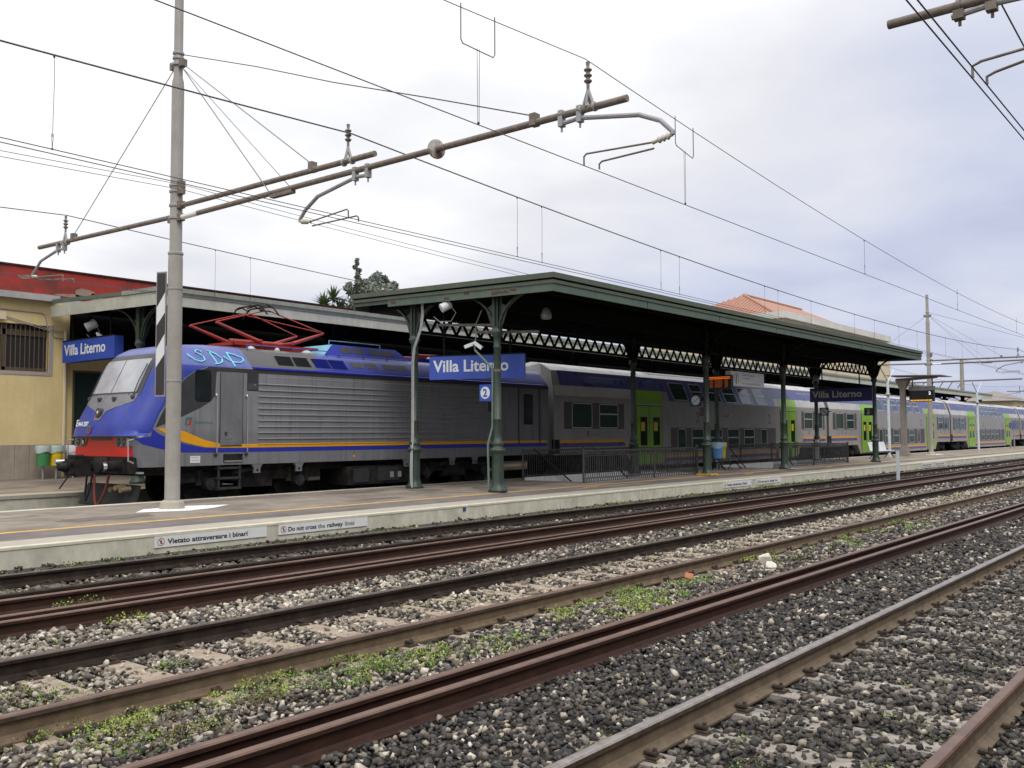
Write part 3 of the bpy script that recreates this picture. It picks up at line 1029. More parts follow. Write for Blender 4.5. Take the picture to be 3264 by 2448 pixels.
for x, y, r_ in ((17.5, 8.5, 0.6), (19, 8.6, 0.7), (21, 8.55, 0.7), (23, 8.6, 0.6), (26, 8.5, 0.6)):
    cl.append((x, y, -0.19, r_, 420, 0.07, GR))
leaves('low_weeds', cl, 'scattered small weeds among the sleepers of the two far tracks')
cl = []
for i in range(26):
    cl.append((rnd.uniform(3.6, 9), rnd.uniform(1.5, 3.6), -0.18, rnd.uniform(0.03, 0.10), rnd.randint(10, 35), rnd.uniform(0.02, 0.05), GR))
for x, y in ((5.0, 2.35), (5.35, 2.55), (4.6, 2.25), (6.4, 2.0), (5.4, 1.75)):
    cl.append((x, y, -0.19, 0.09, 90, 0.06, GR))
leaves('low_weeds', cl, 'sparse green sprouts in the dark ballast near the camera')


def plant(x, y, z, r_, n, hh, cols, label):
    leaves('low_weeds', [(x, y, z, r_, n, hh, cols)], label)


plant(3.0, 6.95, -0.19, 0.22, 420, 0.16, GR + BR, 'bushy green and brown weed at the left edge beside a sleeper')
plant(3.25, 6.75, -0.19, 0.15, 220, 0.15, GR, 'bright green weed against the brown rail at the left')
plant(4.95, 9.85, -0.10, 0.22, 160, 0.12, GR, 'fern sprouting between the single loose rail and the close pair')
plant(4.95, 8.95, -0.15, 0.16, 200, 0.10, YG, 'yellow-green tuft at the front of the close pair of rails')
plant(4.24, 6.97, -0.18, 0.11, 160, 0.09, GR, 'small green tuft between pale sleepers of the brown track')

# odd pieces lying in the ballast
def rock(x, y, z, s, mat, name, label, cat, seed):
    bm = bmesh.new()
    bmesh.ops.create_icosphere(bm, subdivisions=2, radius=1)
    g_ = np.random.default_rng(seed)
    ax = g_.normal(0, 1, (9, 3))
    ax /= np.linalg.norm(ax, axis=1)[:, None]
    v = np.array([q.co[:] for q in bm.verts])
    for a_ in ax:                      # knock flat facets off the ball
        d_ = v @ a_
        v -= np.clip(d_ - g_.uniform(0.55, 0.8), 0, None)[:, None] * a_
    v = v * np.array(s)
    f_ = [[q.index for q in p.verts] for p in bm.faces]
    bm.free()
    m = MB()
    m.add([(x + p[0], y + p[1], z + p[2]) for p in v], [tuple(q) for q in f_])
    return tag(m.build(name, mat, loc=(x, y, z)), label, cat)


rock(12.65, 5.62, -0.10, (0.13, 0.10, 0.12), 'stone_white_rock', 'white_rock', 'large white rock, upper of the two beyond the thick loose rails', 'rock', 3)
rock(12.35, 5.42, -0.14, (0.12, 0.10, 0.08), 'stone_white_rock', 'white_rock', 'flatter white rock lying in front of the larger one', 'rock', 5)
m = MB()
m.obox((10.73, 5.80, -0.13), Vector((0.075, 0.03, 0.02)), Vector((-0.02, 0.045, 0.01)), Vector((0.0, -0.01, 0.030)))
tag(m.build('broken_brick', 'brick_orange', loc=(10.73, 5.80, -0.17)), 'broken orange brick lying against the brown rail', 'brick')
m = MB()
m.obox((11.75, 5.70, -0.15), Vector((0.09, 0.02, 0.0)), Vector((-0.015, 0.03, 0.0)), Vector((0.0, 0.0, 0.012)))
tag(m.build('broken_brick', 'brick_orange', loc=(11.75, 5.70, -0.17)), 'flat orange brick fragment left of the white rocks', 'brick')
# white marker post between the tracks
mp = thing('marker_post', 'short white square post standing between the tracks', 'post', (34.9, 10.4, -0.2))
b = MB()
b.box(34.855, 34.945, 10.355, 10.445, -0.25, 1.05)
b.build('post', 'post_white', mp)
b = MB()
b.box(34.848, 34.952, 10.348, 10.452, 1.05, 1.065)
b.build('cap', 'galv', mp)

# ------------------------------------------------------------------ notices on the platform face
def face_sign(xc, w, label, txt, group='no-crossing notices on the platform face', z0=0.035, h=0.165, size=0.105):
    t = thing('warning_notice', label, 'sign', (xc, PE, z0), group)
    b = MB()
    b.box(xc - w / 2, xc + w / 2, PE - 0.012, PE + 0.006, z0, z0 + h)
    b.build('plate', 'sign_white', t)
    cx = xc - w / 2 + 0.10
    yf = PE - 0.0135
    b = MB()
    for k in range(20):
        a0, a1 = 2 * math.pi * k / 20, 2 * math.pi * (k + 1) / 20
        q = [(cx + r_ * math.cos(a), yf, z0 + h / 2 + r_ * math.sin(a)) for r_, a in ((0.050, a0), (0.050, a1), (0.059, a1), (0.059, a0))]
        b.add(q, [(0, 1, 2, 3)])
    b.obox((cx, yf - 0.001, z0 + h / 2), (0.036, 0, -0.036), (0.003, 0, 0.003), (0, 0.0005, 0))
    b.build('prohibition_ring', 'red_print', t)
    b = MB()
    b.lathe((cx, yf + 0.0005, z0 + h / 2 + 0.030), [(0.009, 0), (0.009, 0.001)], 8, axis=(0, -1, 0))
    b.prism([(cx - 0.012, yf, z0 + h / 2 + 0.018), (cx + 0.012, yf, z0 + h / 2 + 0.018), (cx + 0.016, yf, z0 + h / 2 - 0.035), (cx + 0.004, yf, z0 + h / 2 - 0.035), (cx, yf, z0 + h / 2 - 0.010), (cx - 0.010, yf, z0 + h / 2 - 0.036)], (0, -0.001, 0))
    b.build('walking_figure', 'black_print', t)
    for s, x, wd, mt in txt:
        text(s, size, (x + xc - w / 2, yf, z0 + h / 2 - 0.036), (1, 0, 0), (0, 0, 1), mt, t, bold=0.028, fit=wd, depth=0.0005)
    return t


IT, EN = [('Vietato attraversare i binari', 0.21, 1.42, 'black_print')], [('Do not cross', 0.19, 0.60, 'black_print'), ('the', 0.83, 0.16, 'grey_print'), ('railway', 1.03, 0.36, 'black_print'), ('lines', 1.44, 0.22, 'grey_print')]
face_sign(8.57, 2.0, 'white notice reading Vietato attraversare i binari, nearest the striped mast', IT)
face_sign(10.80, 1.98, 'white notice reading Do not cross the railway lines, nearest the striped mast', EN)
face_sign(27.22, 1.95, 'white Vietato attraversare i binari notice below the black railing', IT)
face_sign(29.55, 1.95, 'white Do not cross the railway lines notice below the coloured bins', EN)
face_sign(48.0, 1.8, 'faint Vietato attraversare i binari notice right of the white marker post', IT)
face_sign(50.3, 1.8, 'faint Do not cross the railway lines notice right of the white marker post', EN)
b = MB()
b.box(14.43, 14.51, PE - 0.008, PE + 0.006, 0.12, 0.20)
tag(b.build('number_plate', 'plate_blue', loc=(14.47, PE, 0.13)), 'tiny dark blue plate on the platform face below the first columns', 'plate')

# ------------------------------------------------------------------ locomotive
LY, LS = 20.85, 19.40            # centre line and near side of the train
LX1 = 26.05


def interp(x, tab):
    for (a, b), (c, d) in zip(tab[:-1], tab[1:]):
        if x <= c:
            t = max(0.0, (x - a) / (c - a))
            return b + (d - b) * t
    return tab[-1][1]


XC = [(1.0, 10.92), (1.25, 10.88), (1.66, 10.84), (1.70, 10.60), (1.85, 10.62), (2.2, 10.78), (2.7, 11.06), (3.5, 11.44), (3.68, 11.60), (3.80, 11.85), (3.86, 12.15), (3.88, 12.5)]
KC = [(1.66, 0.14), (1.72, 0.60), (2.2, 0.60), (3.5, 0.50), (3.88, 0.30)]
WC = [(1.0, 1.45), (1.66, 1.45), (3.30, 1.45), (3.38, 1.42), (3.80, 1.08), (3.88, 0.95)]


def loco_front(y, z, eps=0.0):
    w = interp(z, WC)
    return interp(z, XC) + interp(z, KC) * min(1.0, abs(y) / w) ** (5.6 if z > 1.67 else 6.0) - eps


loco = thing('locomotive', 'blue-nosed grey electric locomotive at the head of the standing train', 'locomotive', (18.4, LY, 0))


def loco_body():
    m = MB()
    zs = [1.0, 1.25, 1.45, 1.655, 1.665, 1.70, 1.76, 1.85, 2.0, 2.2, 2.45, 2.7, 2.95, 3.2, 3.32, 3.36, 3.45, 3.55, 3.66, 3.74, 3.80, 3.84, 3.87, 3.88]
    ny = 28
    rows = []
    for z in zs:
        w = interp(z, WC)
        row = [(LX1, LY - w, z)]
        for i in range(ny + 1):
            t = -1 + 2 * i / ny
            y = w * math.sin(t * math.pi / 2) if abs(t) < 1 else w * t
            row.append((loco_front(y, z), LY + y, z))
        row.append((LX1, LY + w, z))
        rows.append(row)
    n = len(rows[0])
    vs = [p for r_ in rows for p in r_]
    fs = []
    mi = []
    for j in range(len(zs) - 1):
        for i in range(n - 1):
            fs.append((j * n + i, j * n + i + 1, (j + 1) * n + i + 1, (j + 1) * n + i))
    k = (len(zs) - 1) * n
    fs.append(tuple(range(k, k + n)))
    fs.append(tuple(range(n))[::-1])
    fs.append(tuple([j * n for j in range(len(zs))] + [j * n + n - 1 for j in range(len(zs))][::-1]))
    m.add(vs, fs)
    return m


# livery: blue nose over silver sides, dark sooty roof flanks; boundary given as a curve x(z)
lm = bpy.data.materials.new('loco_livery')
lm.use_nodes = True
T_ = lm.node_tree
N_, L_ = T_.nodes, T_.links
bs = N_['Principled BSDF']
tc_ = N_.new('ShaderNodeTexCoord')
sp_ = N_.new('ShaderNodeSeparateXYZ')
L_.new(tc_.outputs['Object'], sp_.inputs[0])


def nm(op, a, b=None, c=None):
    n = N_.new('ShaderNodeMath')
    n.operation = op
    for i, s in enumerate((a, b, c)):
        if s is None:
            continue
        if isinstance(s, (int, float)):
            n.inputs[i].default_value = s
        else:
            L_.new(s, n.inputs[i])
    return n.outputs[0]


def ncol(name_or_col):
    return name_or_col


def mixc(fac, a, b_):
    n = N_.new('ShaderNodeMix')
    n.data_type = 'RGBA'
    L_.new(fac, n.inputs[0])
    for i, s in ((6, a), (7, b_)):
        if isinstance(s, tuple):
            n.inputs[i].default_value = (*s, 1)
        else:
            L_.new(s, n.inputs[i])
    return n.outputs[2]


ox, oz = 18.4, 0.0
xw = nm('ADD', sp_.outputs[0], ox)
zw = sp_.outputs[2]
fc = N_.new('ShaderNodeFloatCurve')
L_.new(nm('MULTIPLY', nm('SUBTRACT', zw, 1.7), 1 / 2.2), fc.inputs['Value'])
cv = fc.mapping.curves[0]
pts = [(1.70, 11.10), (1.78, 11.22), (1.88, 11.27), (2.20, 11.42), (2.56, 11.66), (2.90, 11.92), (3.05, 12.06), (3.19, 12.28), (3.32, 12.64), (3.345, 13.9), (3.9, 13.78)]
while len(cv.points) < len(pts):
    cv.points.new(0.5, 0.5)
for p, (z, x) in zip(cv.points, pts):
    p.location = ((z - 1.7) / 2.2, (x - 11.0) / 3.5)
    p.handle_type = 'VECTOR'
fc.mapping.update()
bx = nm('ADD', nm('MULTIPLY', fc.outputs[0], 3.5), 11.0)
isblue = nm('MULTIPLY', nm('LESS_THAN', xw, bx), nm('GREATER_THAN', zw, 1.70))
no_ = N_.new('ShaderNodeTexNoise')
no_.inputs['Scale'].default_value = 1.6
no_.inputs['Detail'].default_value = 8
L_.new(tc_.outputs['Object'], no_.inputs['Vector'])
nz = nm('MULTIPLY', nm('SUBTRACT', no_.outputs['Fac'], 0.42), 2.2)
silver = mixc(nz, (0.195, 0.200, 0.218), (0.15, 0.152, 0.162))
blue = mixc(nz, (0.015, 0.036, 0.31), (0.026, 0.050, 0.33))
no2 = N_.new('ShaderNodeTexNoise')
no2.inputs['Scale'].default_value = 2.2
no2.inputs['Detail'].default_value = 6
mp_ = N_.new('ShaderNodeMapping')
mp_.inputs['Scale'].default_value = (1, 1, 0.4)
L_.new(tc_.outputs['Object'], mp_.inputs[0])
L_.new(mp_.outputs[0], no2.inputs['Vector'])
fade = nm('MULTIPLY', nm('GREATER_THAN', zw, 3.345), nm('MULTIPLY_ADD', no2.outputs['Fac'], 0.9, 0.1))
blue = mixc(fade, blue, (0.13, 0.155, 0.36))
roofd = mixc(nm('GREATER_THAN', nm('MULTIPLY_ADD', no2.outputs['Fac'], 2.0, xw), 17.0), (0.060, 0.058, 0.062), (0.032, 0.050, 0.29))
no3 = N_.new('ShaderNodeTexNoise')
no3.inputs['Scale'].default_value = 11.0
no3.inputs['Detail'].default_value = 7
mp3 = N_.new('ShaderNodeMapping')
mp3.inputs['Scale'].default_value = (1, 1, 0.07)
L_.new(tc_.outputs['Object'], mp3.inputs[0])
L_.new(mp3.outputs[0], no3.inputs['Vector'])
grime = N_.new('ShaderNodeMapRange')
grime.inputs['From Min'].default_value = 0.50
grime.inputs['From Max'].default_value = 0.74
grime.inputs['To Max'].default_value = 0.55
L_.new(no3.outputs['Fac'], grime.inputs['Value'])
isroof = nm('GREATER_THAN', zw, 3.35)
base = mixc(isroof, silver, roofd)
base = mixc(isblue, base, blue)
base = mixc(grime.outputs[0], base, (0.075, 0.068, 0.062))
L_.new(base, bs.inputs['Base Color'])
bs.inputs['Roughness'].default_value = 0.36
bs.inputs['Metallic'].default_value = 0.05
MATS['loco_livery'] = lm
loco_body().build('body_shell', 'loco_livery', loco, smooth=True)


def side_poly(pts, name, mat, parent, eps, y=LS, th=0.003):
    """flat painted or bolted-on panel lying on the near side"""
    m = MB()
    m.prism([(x, y - eps, z) for x, z in pts], (0, -th, 0))
    return m.build(name, mat, parent)


def rrect(x0, x1, z0, z1, r_, n=5):
    out = []
    for cx, cz, a0 in ((x1 - r_, z1 - r_, 0), (x0 + r_, z1 - r_, 90), (x0 + r_, z0 + r_, 180), (x1 - r_, z0 + r_, 270)):
        for k in range(n + 1):
            a = R(a0 + 90 * k / n)
            out.append((cx + r_ * math.cos(a), cz + r_ * math.sin(a)))
    return out


# painted bands along the near side
side_poly([(10.80, 1.64), (11.22, 1.69), (11.25, 1.86), (11.40, 1.75), (11.64, 1.65), (12.06, 1.51), (12.36, 1.455), (12.6, 1.415), (13.0, 1.40), (25.95, 1.40), (25.95, 1.28), (13.0, 1.30), (12.06, 1.315), (11.64, 1.37), (11.36, 1.43), (11.04, 1.51)], 'blue_band', 'stripe_blue', loco, 0.001)
side_poly([(11.34, 1.875), (11.67, 1.87), (12.05, 1.80), (12.36, 1.68), (12.59, 1.595), (12.97, 1.515), (13.4, 1.495), (25.95, 1.485), (25.95, 1.402), (13.4, 1.405), (12.97, 1.415), (12.59, 1.43), (12.36, 1.475), (12.06, 1.545), (11.66, 1.705)], 'orange_band', 'stripe_orange', loco, 0.0035)
side_poly([(11.32, 1.89), (11.46, 2.18), (11.69, 2.56), (11.94, 2.90), (12.08, 3.05), (12.30, 3.19), (12.66, 3.31), (14.06, 3.31), (14.06, 2.79), (13.73, 2.79), (13.73, 3.225), (12.90, 3.225), (12.87, 3.20), (12.84, 2.66), (12.74, 2.52), (12.47, 2.36), (12.07, 2.18), (11.65, 2.0)], 'window_surround', 'loco_dark', loco, 0.001)
w = side_poly(rrect(12.30, 12.73, 2.49, 3.24, 0.09), 'cab_window', 'glass_dark', loco, 0.004)
# cab door with handrails and step
door = side_poly(rrect(12.98, 13.60, 1.47, 3.225, 0.06), 'cab_door', 'loco_silver', loco, 0.0038, th=0.012)
b = MB()
for pts_ in ([(12.975, 1.52), (12.975, 3.2)], [(13.605, 1.52), (13.605, 3.2)]):
    b.box(pts_[0][0] - 0.008, pts_[0][0] + 0.008, LS - 0.018, LS - 0.004, pts_[0][1], pts_[1][1])
b.box(12.98, 13.60, LS - 0.018, LS - 0.004, 1.445, 1.462)
b.build('door_seal', 'loco_dark', door)
b = MB()
b.box(13.08, 13.30, LS - 0.022, LS - 0.012, 1.62, 1.80)
b.build('lock_plate', 'chrome', door)
b = MB()
b.box(13.10, 13.17, LS - 0.026, LS - 0.018, 1.70, 1.79)
b.build('door_lock', 'loco_dark', door)
for xh in (12.86, 13.71):
    b = MB()
    b.tube([(xh, LS - 0.01, 2.66), (xh, LS - 0.07, 2.62), (xh, LS - 0.075, 2.0), (xh, LS - 0.07, 1.30), (xh, LS - 0.01, 1.26)], 0.014, 6)
    hr = b.build('handrail', 'galv', loco, smooth=True)
    b = MB()
    b.sphere((xh, LS - 0.03, 2.66), 0.035, 8, 6)
    b.build('bracket', 'chrome', hr)
    b = MB()
    b.sphere((xh, LS - 0.02, 1.25), 0.045, 8, 6)
    b.build('bracket', 'under_light', hr)
b = MB()
b.box(13.08, 13.62, LS - 0.006, LS + 0.02, 1.06, 1.26)
st_ = b.build('step_recess', 'undergear', loco)
b = MB()
b.box(13.10, 13.60, LS - 0.03, LS + 0.0, 1.075, 1.10)
b.build('step_tread', 'galv', st_)
# louvre box behind the door
b = MB()
b.box(13.76, 14.03, LS - 0.012, LS - 0.004, 2.82, 2.98)
b.build('coupling_socket_panel', 'loco_soot', loco)
b = MB()
b.cyl((13.95, LS - 0.03, 2.93), (13.95, LS - 0.012, 2.93), 0.03, n=10)
b.build('socket', 'chrome', loco)
# ribbed side panel
for i in range(10):
    z = 2.965 - 0.1495 * i
    b = MB()
    b.prism([(14.06, LS - 0.002, z - 0.016), (14.06, LS - 0.026, z - 0.012), (14.06, LS - 0.028, z + 0.004), (14.06, LS - 0.002, z + 0.020)], (8.48, 0, 0))
    b.build('rib', 'rib_highlight', loco)
b = MB()
b.prism([(14.06, LS - 0.006, 1.462), (14.06, LS - 0.024, 1.478), (14.06, LS - 0.024, 1.490), (14.06, LS - 0.006, 1.498)], (8.48, 0, 0))
b.build('rib', 'stripe_orange', loco)
b = MB()
b.box(14.3, 22.5, LS - 0.006, LS - 0.001, 3.145, 3.155)
b.build('seam', 'frame_alu', loco)
# gutter and dark cantrail
b = MB()
b.box(12.64, LX1 - 0.05, LS - 0.010, LS - 0.001, 3.24, 3.325)
b.build('cantrail_band', 'loco_dark', loco)
b = MB()
b.prism([(13.9, LS + 0.0, 3.325), (13.9, LS - 0.035, 3.335), (13.9, LS - 0.035, 3.375), (13.9, LS + 0.06, 3.40)], (11.9, 0, 0))
b.build('rain_gutter', 'stripe_blue', loco)
# rear guard's compartment door and window
b = MB()
b.box(24.36, 24.42, LS - 0.012, LS + 0.01, 1.40, 3.24)
b.box(25.50, 25.57, LS - 0.012, LS + 0.01, 1.40, 3.24)
b.build('door_post', 'loco_dark', loco)
side_poly(rrect(24.66, 25.16, 2.02, 3.04, 0.08), 'door_window', 'glass_dark', loco, 0.001, th=0.006)
b = MB()
b.box(22.82, 23.05, LS - 0.006, LS + 0.0, 2.42, 2.72)
b.build('access_flap', 'loco_dark', loco)
# roof flank louvres: (x0, x1) panels on the slope between z 3.46 and 3.72
def slope_pt(x, z, eps=0.0):
    w = interp(z, WC)
    return (x, LY - w - eps, z + eps * 0.6)


for x0, x1, mt in ((14.70, 15.24, 'loco_soot'), (15.26, 15.78, 'loco_soot'), (15.90, 16.45, 'loco_blue'), (16.47, 17.03, 'loco_blue')):
    b = MB()
    b.add([slope_pt(x0, 3.72, 0.004), slope_pt(x1 - 0.02, 3.72, 0.004), slope_pt(x1 + 0.03, 3.48, 0.004), slope_pt(x0 + 0.06, 3.48, 0.004)], [(0, 1, 2, 3)])
    lv = b.build('roof_grille', 'glass_dark', loco)
    for k in range(7):
        z = 3.485 + k * 0.035
        b = MB()
        b.prism([slope_pt(x0 + 0.05, z, 0.005), slope_pt(x0 + 0.05, z + 0.013, 0.03), slope_pt(x0 + 0.05, z + 0.018, 0.005)], (x1 - x0 - 0.06, 0, 0))
        b.build('louvre', mt, lv)
for x0, x1 in ((17.24, 17.70), (17.76, 18.22), (18.45, 18.92), (18.95, 19.42)):
    b = MB()
    b.add([slope_pt(x0, 3.70, 0.006), slope_pt(x1 - 0.03, 3.70, 0.006), slope_pt(x1, 3.55, 0.006), slope_pt(x0 + 0.05, 3.55, 0.006)], [(0, 1, 2, 3)])
    b.build('roof_grille', 'loco_soot', loco)
# raised equipment hump on the roof
b = MB()
hy = LY - 0.95
prof = [(hy, 3.88), (hy + 0.16, 4.20), (LY + 0.8, 4.20), (LY + 0.95, 3.88)]
vs = [(16.55, y, z) if z < 4 else (16.95, y, z) for y, z in prof] + [(19.85, y, z) if z < 4 else (19.35, y, z) for y, z in prof]
b.add(vs, [(0, 1, 2, 3), (7, 6, 5, 4), (0, 4, 5, 1), (1, 5, 6, 2), (2, 6, 7, 3)])
b.mi = [1, 0, 0, 0, 0]
hump = b.build('roof_hump', ['loco_blue', 'turquoise'], loco)
for x0, x1 in ((17.16, 17.58), (17.62, 18.05), (18.25, 18.68), (18.72, 19.16)):
    b = MB()
    sl = lambda x, t: (x, hy + 0.16 * t - 0.004, 3.88 + 0.32 * t)
    b.add([sl(x0, 0.80), sl(x1, 0.80), sl(x1 + 0.04, 0.30), sl(x0 + 0.04, 0.30)], [(0, 1, 2, 3)])
    b.build('roof_grille', 'loco_soot', hump)
b = MB()
b.tube([(16.85, LY - 0.78, 4.18), (16.85, LY - 0.78, 4.30), (18.75, LY - 0.78, 4.30), (18.75, LY - 0.78, 4.18)], 0.016, 6)
b.build('roof_rail', 'turquoise', hump)
b = MB()
b.tube([(14.05, LY - 1.0, 3.82), (14.05, LY - 1.0, 3.97), (16.60, LY - 1.0, 3.97), (16.60, LY - 1.0, 3.86)], 0.018, 6)
b.build('roof_rail', 'loco_blue', loco)
b = MB()
b.tube([(16.9, LY - 1.02, 3.90), (19.7, LY - 1.02, 3.90)], 0.012, 6)
for x in (17.0, 17.9, 18.8):
    b.cyl((x, LY - 1.02, 3.82), (x, LY - 1.02, 3.92), 0.02, n=6)
b.build('roof_pipe', 'loco_blue', loco)
for x, y, r_ in ((14.35, LY - 0.7, 0.13), (16.1, LY - 0.75, 0.15), (15.1, LY - 0.8, 0.08), (12.2, LY - 0.6, 0.05), (11.95, LY - 0.4, 0.04)):
    b = MB()
    b.lathe((x, y, 3.85), [(r_, 0), (r_ * 0.95, 0.06), (r_ * 0.6, 0.11), (0.02, 0.13)], 12)
    b.build('roof_insulator' if r_ > 0.06 else 'roof_vent', 'coach_white' if r_ > 0.06 else 'galv', loco, smooth=True)
# second raised roof group at the rear, half hidden by the column
b = MB()
b.box(20.2, 25.4, LY - 0.75, LY + 0.75, 3.88, 4.02)
b.build('rear_roof_gear', 'loco_blue', loco)
b = MB()
b.box(20.6, 23.6, LY - 0.55, LY - 0.45, 4.02, 4.12)
b.box(20.6, 23.6, LY + 0.45, LY + 0.55, 4.02, 4.12)
b.tube([(20.5, LY - 0.5, 4.14), (22.2, LY - 0.5, 4.20), (23.8, LY - 0.5, 4.14)], 0.03, 6)
b.tube([(20.5, LY + 0.5, 4.14), (22.2, LY + 0.5, 4.20), (23.8, LY + 0.5, 4.14)], 0.03, 6)
b.build('folded_pantograph', 'panto_red', loco)
for x in (21.0, 22.2, 23.4):
    b = MB()
    b.lathe((x, LY - 0.6, 4.0), [(0.09, 0), (0.10, 0.05), (0.05, 0.1)], 10)
    b.build('roof_insulator', 'coach_white', loco)

# pantograph, raised
pg = MB()
yn, yf = LY - 0.58, LY + 0.58
pg.box(13.95, 16.6, yn - 0.05, yn + 0.05, 4.00, 4.07)
pg.box(13.95, 16.6, yf - 0.05, yf + 0.05, 4.00, 4.07)
for x in (14.0, 14.85, 15.75, 16.5):
    pg.box(x - 0.05, x + 0.05, yn, yf, 4.0, 4.08)
pg.cyl((14.7, yn - 0.1, 4.13), (14.7, yf + 0.1, 4.13), 0.05, n=8)
pg.cyl((15.7, yn - 0.1, 4.13), (15.7, yf + 0.1, 4.13), 0.05, n=8)
pg.cyl((14.2, LY, 4.15), (15.9, LY - 0.05, 4.15), 0.06, n=8)
pant = pg.build('pantograph_base', 'panto_red', loco)
for y in (yn, yf):
    b = MB()
    b.tube([(14.68, y, 4.13), (13.42, y, 4.52)], [0.058, 0.034], 8)
    b.build('lower_arm', 'panto_red', pant)
    b = MB()
    b.tube([(15.72, y, 4.13), (16.82, y, 4.50)], [0.056, 0.032], 8)
    b.build('lower_arm', 'panto_red', pant)
    yy = LY + (y - LY) * 0.75
    b = MB()
    b.tube([(13.42, y, 4.53), (14.95, yy, 4.96)], 0.017, 6)
    b.build('upper_arm', 'panto_red', pant)
    b = MB()
    b.tube([(16.82, y, 4.51), (15.10, yy, 4.98)], 0.017, 6)
    b.build('upper_arm', 'panto_red', pant)
b = MB()
b.tube([(16.82, yn, 4.51), (14.80, LY + 0.35, 4.92)], 0.013, 6)
b.tube([(13.42, yn, 4.53), (15.05, LY + 0.4, 4.95)], 0.013, 6)
b.build('brace', 'panto_red', pant)
b = MB()
for x in (14.78, 15.15):
    pts_ = []
    for k in range(13):
        t = -1 + 2 * k / 12
        pts_.append((x, LY + t * 0.80, 5.10 - 0.16 * max(0, abs(t) - 0.6) ** 1.2 * 5))
    b.tube(pts_, 0.022, 6)
for y in (LY - 0.55, LY, LY + 0.55):
    b.tube([(14.74, y, 5.04), (14.96, y, 5.12), (15.19, y, 5.04)], 0.018, 6)
b.tube([(14.85, LY - 0.5, 4.95), (14.78, LY - 0.55, 5.08)], 0.016, 6)
b.tube([(15.08, LY + 0.5, 4.95), (15.15, LY + 0.55, 5.08)], 0.016, 6)
b.tube([(14.8, LY - 0.45, 4.96), (15.15, LY - 0.45, 4.96)], 0.016, 6)
b.build('collector_head', 'undergear', pant, smooth=True)

# --- nose fittings
def front_patch(rows, name, mat, parent, eps):
    """rows: list of (z, y0, y1); a sheet laid over the nose with real thickness"""
    m = MB()
    n = 15
    top, bot = [], []
    for z, y0, y1 in rows:
        for i in range(n):
            y = y0 + (y1 - y0) * i / (n - 1)
            top.append((loco_front(y, z, eps), LY + y, z))
            bot.append((loco_front(y, z, -0.03), LY + y, z))
    vs = top + bot
    k = len(top)
    fs = []
    nr = len(rows)
    for j in range(nr - 1):
        for i in range(n - 1):
            a = j * n + i
            fs.append((a, a + 1, a + n + 1, a + n))
    edge = [i for i in range(n)] + [j * n + n - 1 for j in range(1, nr)] + [(nr - 1) * n + i for i in range(n - 2, -1, -1)] + [j * n for j in range(nr - 2, 0, -1)]
    for a, c in zip(edge, edge[1:] + edge[:1]):
        fs.append((a, c, c + k, a + k))
    m.add(vs, fs)
    return m.build(name, mat, parent, smooth=True)


def zrows(z0, z1, n, fy0, fy1):
    return [(z0 + (z1 - z0) * k / (n - 1), fy0(z0 + (z1 - z0) * k / (n - 1)), fy1(z0 + (z1 - z0) * k / (n - 1))) for k in range(n)]


front_patch(zrows(2.62, 3.60, 9, lambda z: -1.10 + (z - 2.62) * 0.02, lambda z: 1.10 - (z - 2.62) * 0.02), 'windscreen_surround', 'loco_dark', loco, 0.010)
ws = front_patch(zrows(2.70, 3.48, 8, lambda z: -0.98, lambda z: -0.02), 'windscreen', 'glass_screen', loco, 0.020)
front_patch(zrows(2.70, 3.48, 8, lambda z: 0.02, lambda z: 0.98), 'windscreen', 'glass_screen', loco, 0.020)
front_patch([(z, -w_, w_) for z, w_ in ((2.06, 0.13), (2.16, 0.17), (2.26, 0.24), (2.34, 0.50), (2.42, 0.86), (2.48, 1.04), (2.58, 1.06), (2.66, 1.04))], 'grey_panel', 'loco_silver', loco, 0.011)
for s in (-1, 1):
    b = MB()
    y0 = s * 0.98
    b.tube([(loco_front(s * 0.98, 2.60, 0.04), LY + s * 0.98, 2.60), (loco_front(s * 0.95, 2.95, 0.05), LY + s * 0.95, 2.95), (loco_front(s * 0.97, 3.36, 0.045), LY + s * 0.97, 3.36)], 0.010, 6)
    b.build('wiper', 'hose_black', loco)
    b = MB()
    y0 = s * 0.33
    xx = loco_front(y0, 2.56)
    b.cyl((xx + 0.05, LY + y0, 2.55), (xx - 0.07, LY + y0, 2.55), 0.055, n=12)
    b.build('washer_nozzle', 'loco_dark', loco)
    b = MB()
    xx = loco_front(s * 0.97, 2.58)
    b.cyl((xx + 0.05, LY + s * 0.97, 2.58), (xx - 0.05, LY + s * 0.97, 2.58), 0.045, n=10)
    b.build('wiper_spindle', 'loco_dark', loco)
xx = loco_front(0, 2.22)
b = MB()
b.lathe((xx + 0.08, LY, 2.22), [(0.115, 0), (0.115, 0.14), (0.095, 0.15)], 18, axis=(-1, 0, 0.12))
hl = b.build('headlight', 'loco_dark', loco)
b = MB()
b.sphere((xx - 0.045, LY, 2.225), 0.082, 14, 8, (0.35, 1, 1))
b.build('lens', 'lamp_glass', hl, smooth=True)
# number on the nose and the emblem
def nose_text(s, size, y, z, mat, name, fit=None, bold=0.0):
    n = Vector((-1, 0, 0.3)).normalized()
    yl = y
    xdir = Vector((loco_front(yl - 0.45, z) - loco_front(yl, z), -0.45, 0)).normalized()
    up_ = Vector((0.18, 0, 1)).normalized()
    return text(s, size, (loco_front(yl, z, 0.035), LY + yl, z), xdir, up_, mat, loco, name, bold=bold, fit=fit, depth=0.003)


nose_text('E', 0.22, 0.86, 1.93, 'letter_white', 'number_lettering', bold=0.02)
nose_text('464.287', 0.15, 0.72, 1.93, 'letter_white', 'number_lettering', fit=0.50, bold=0.02)


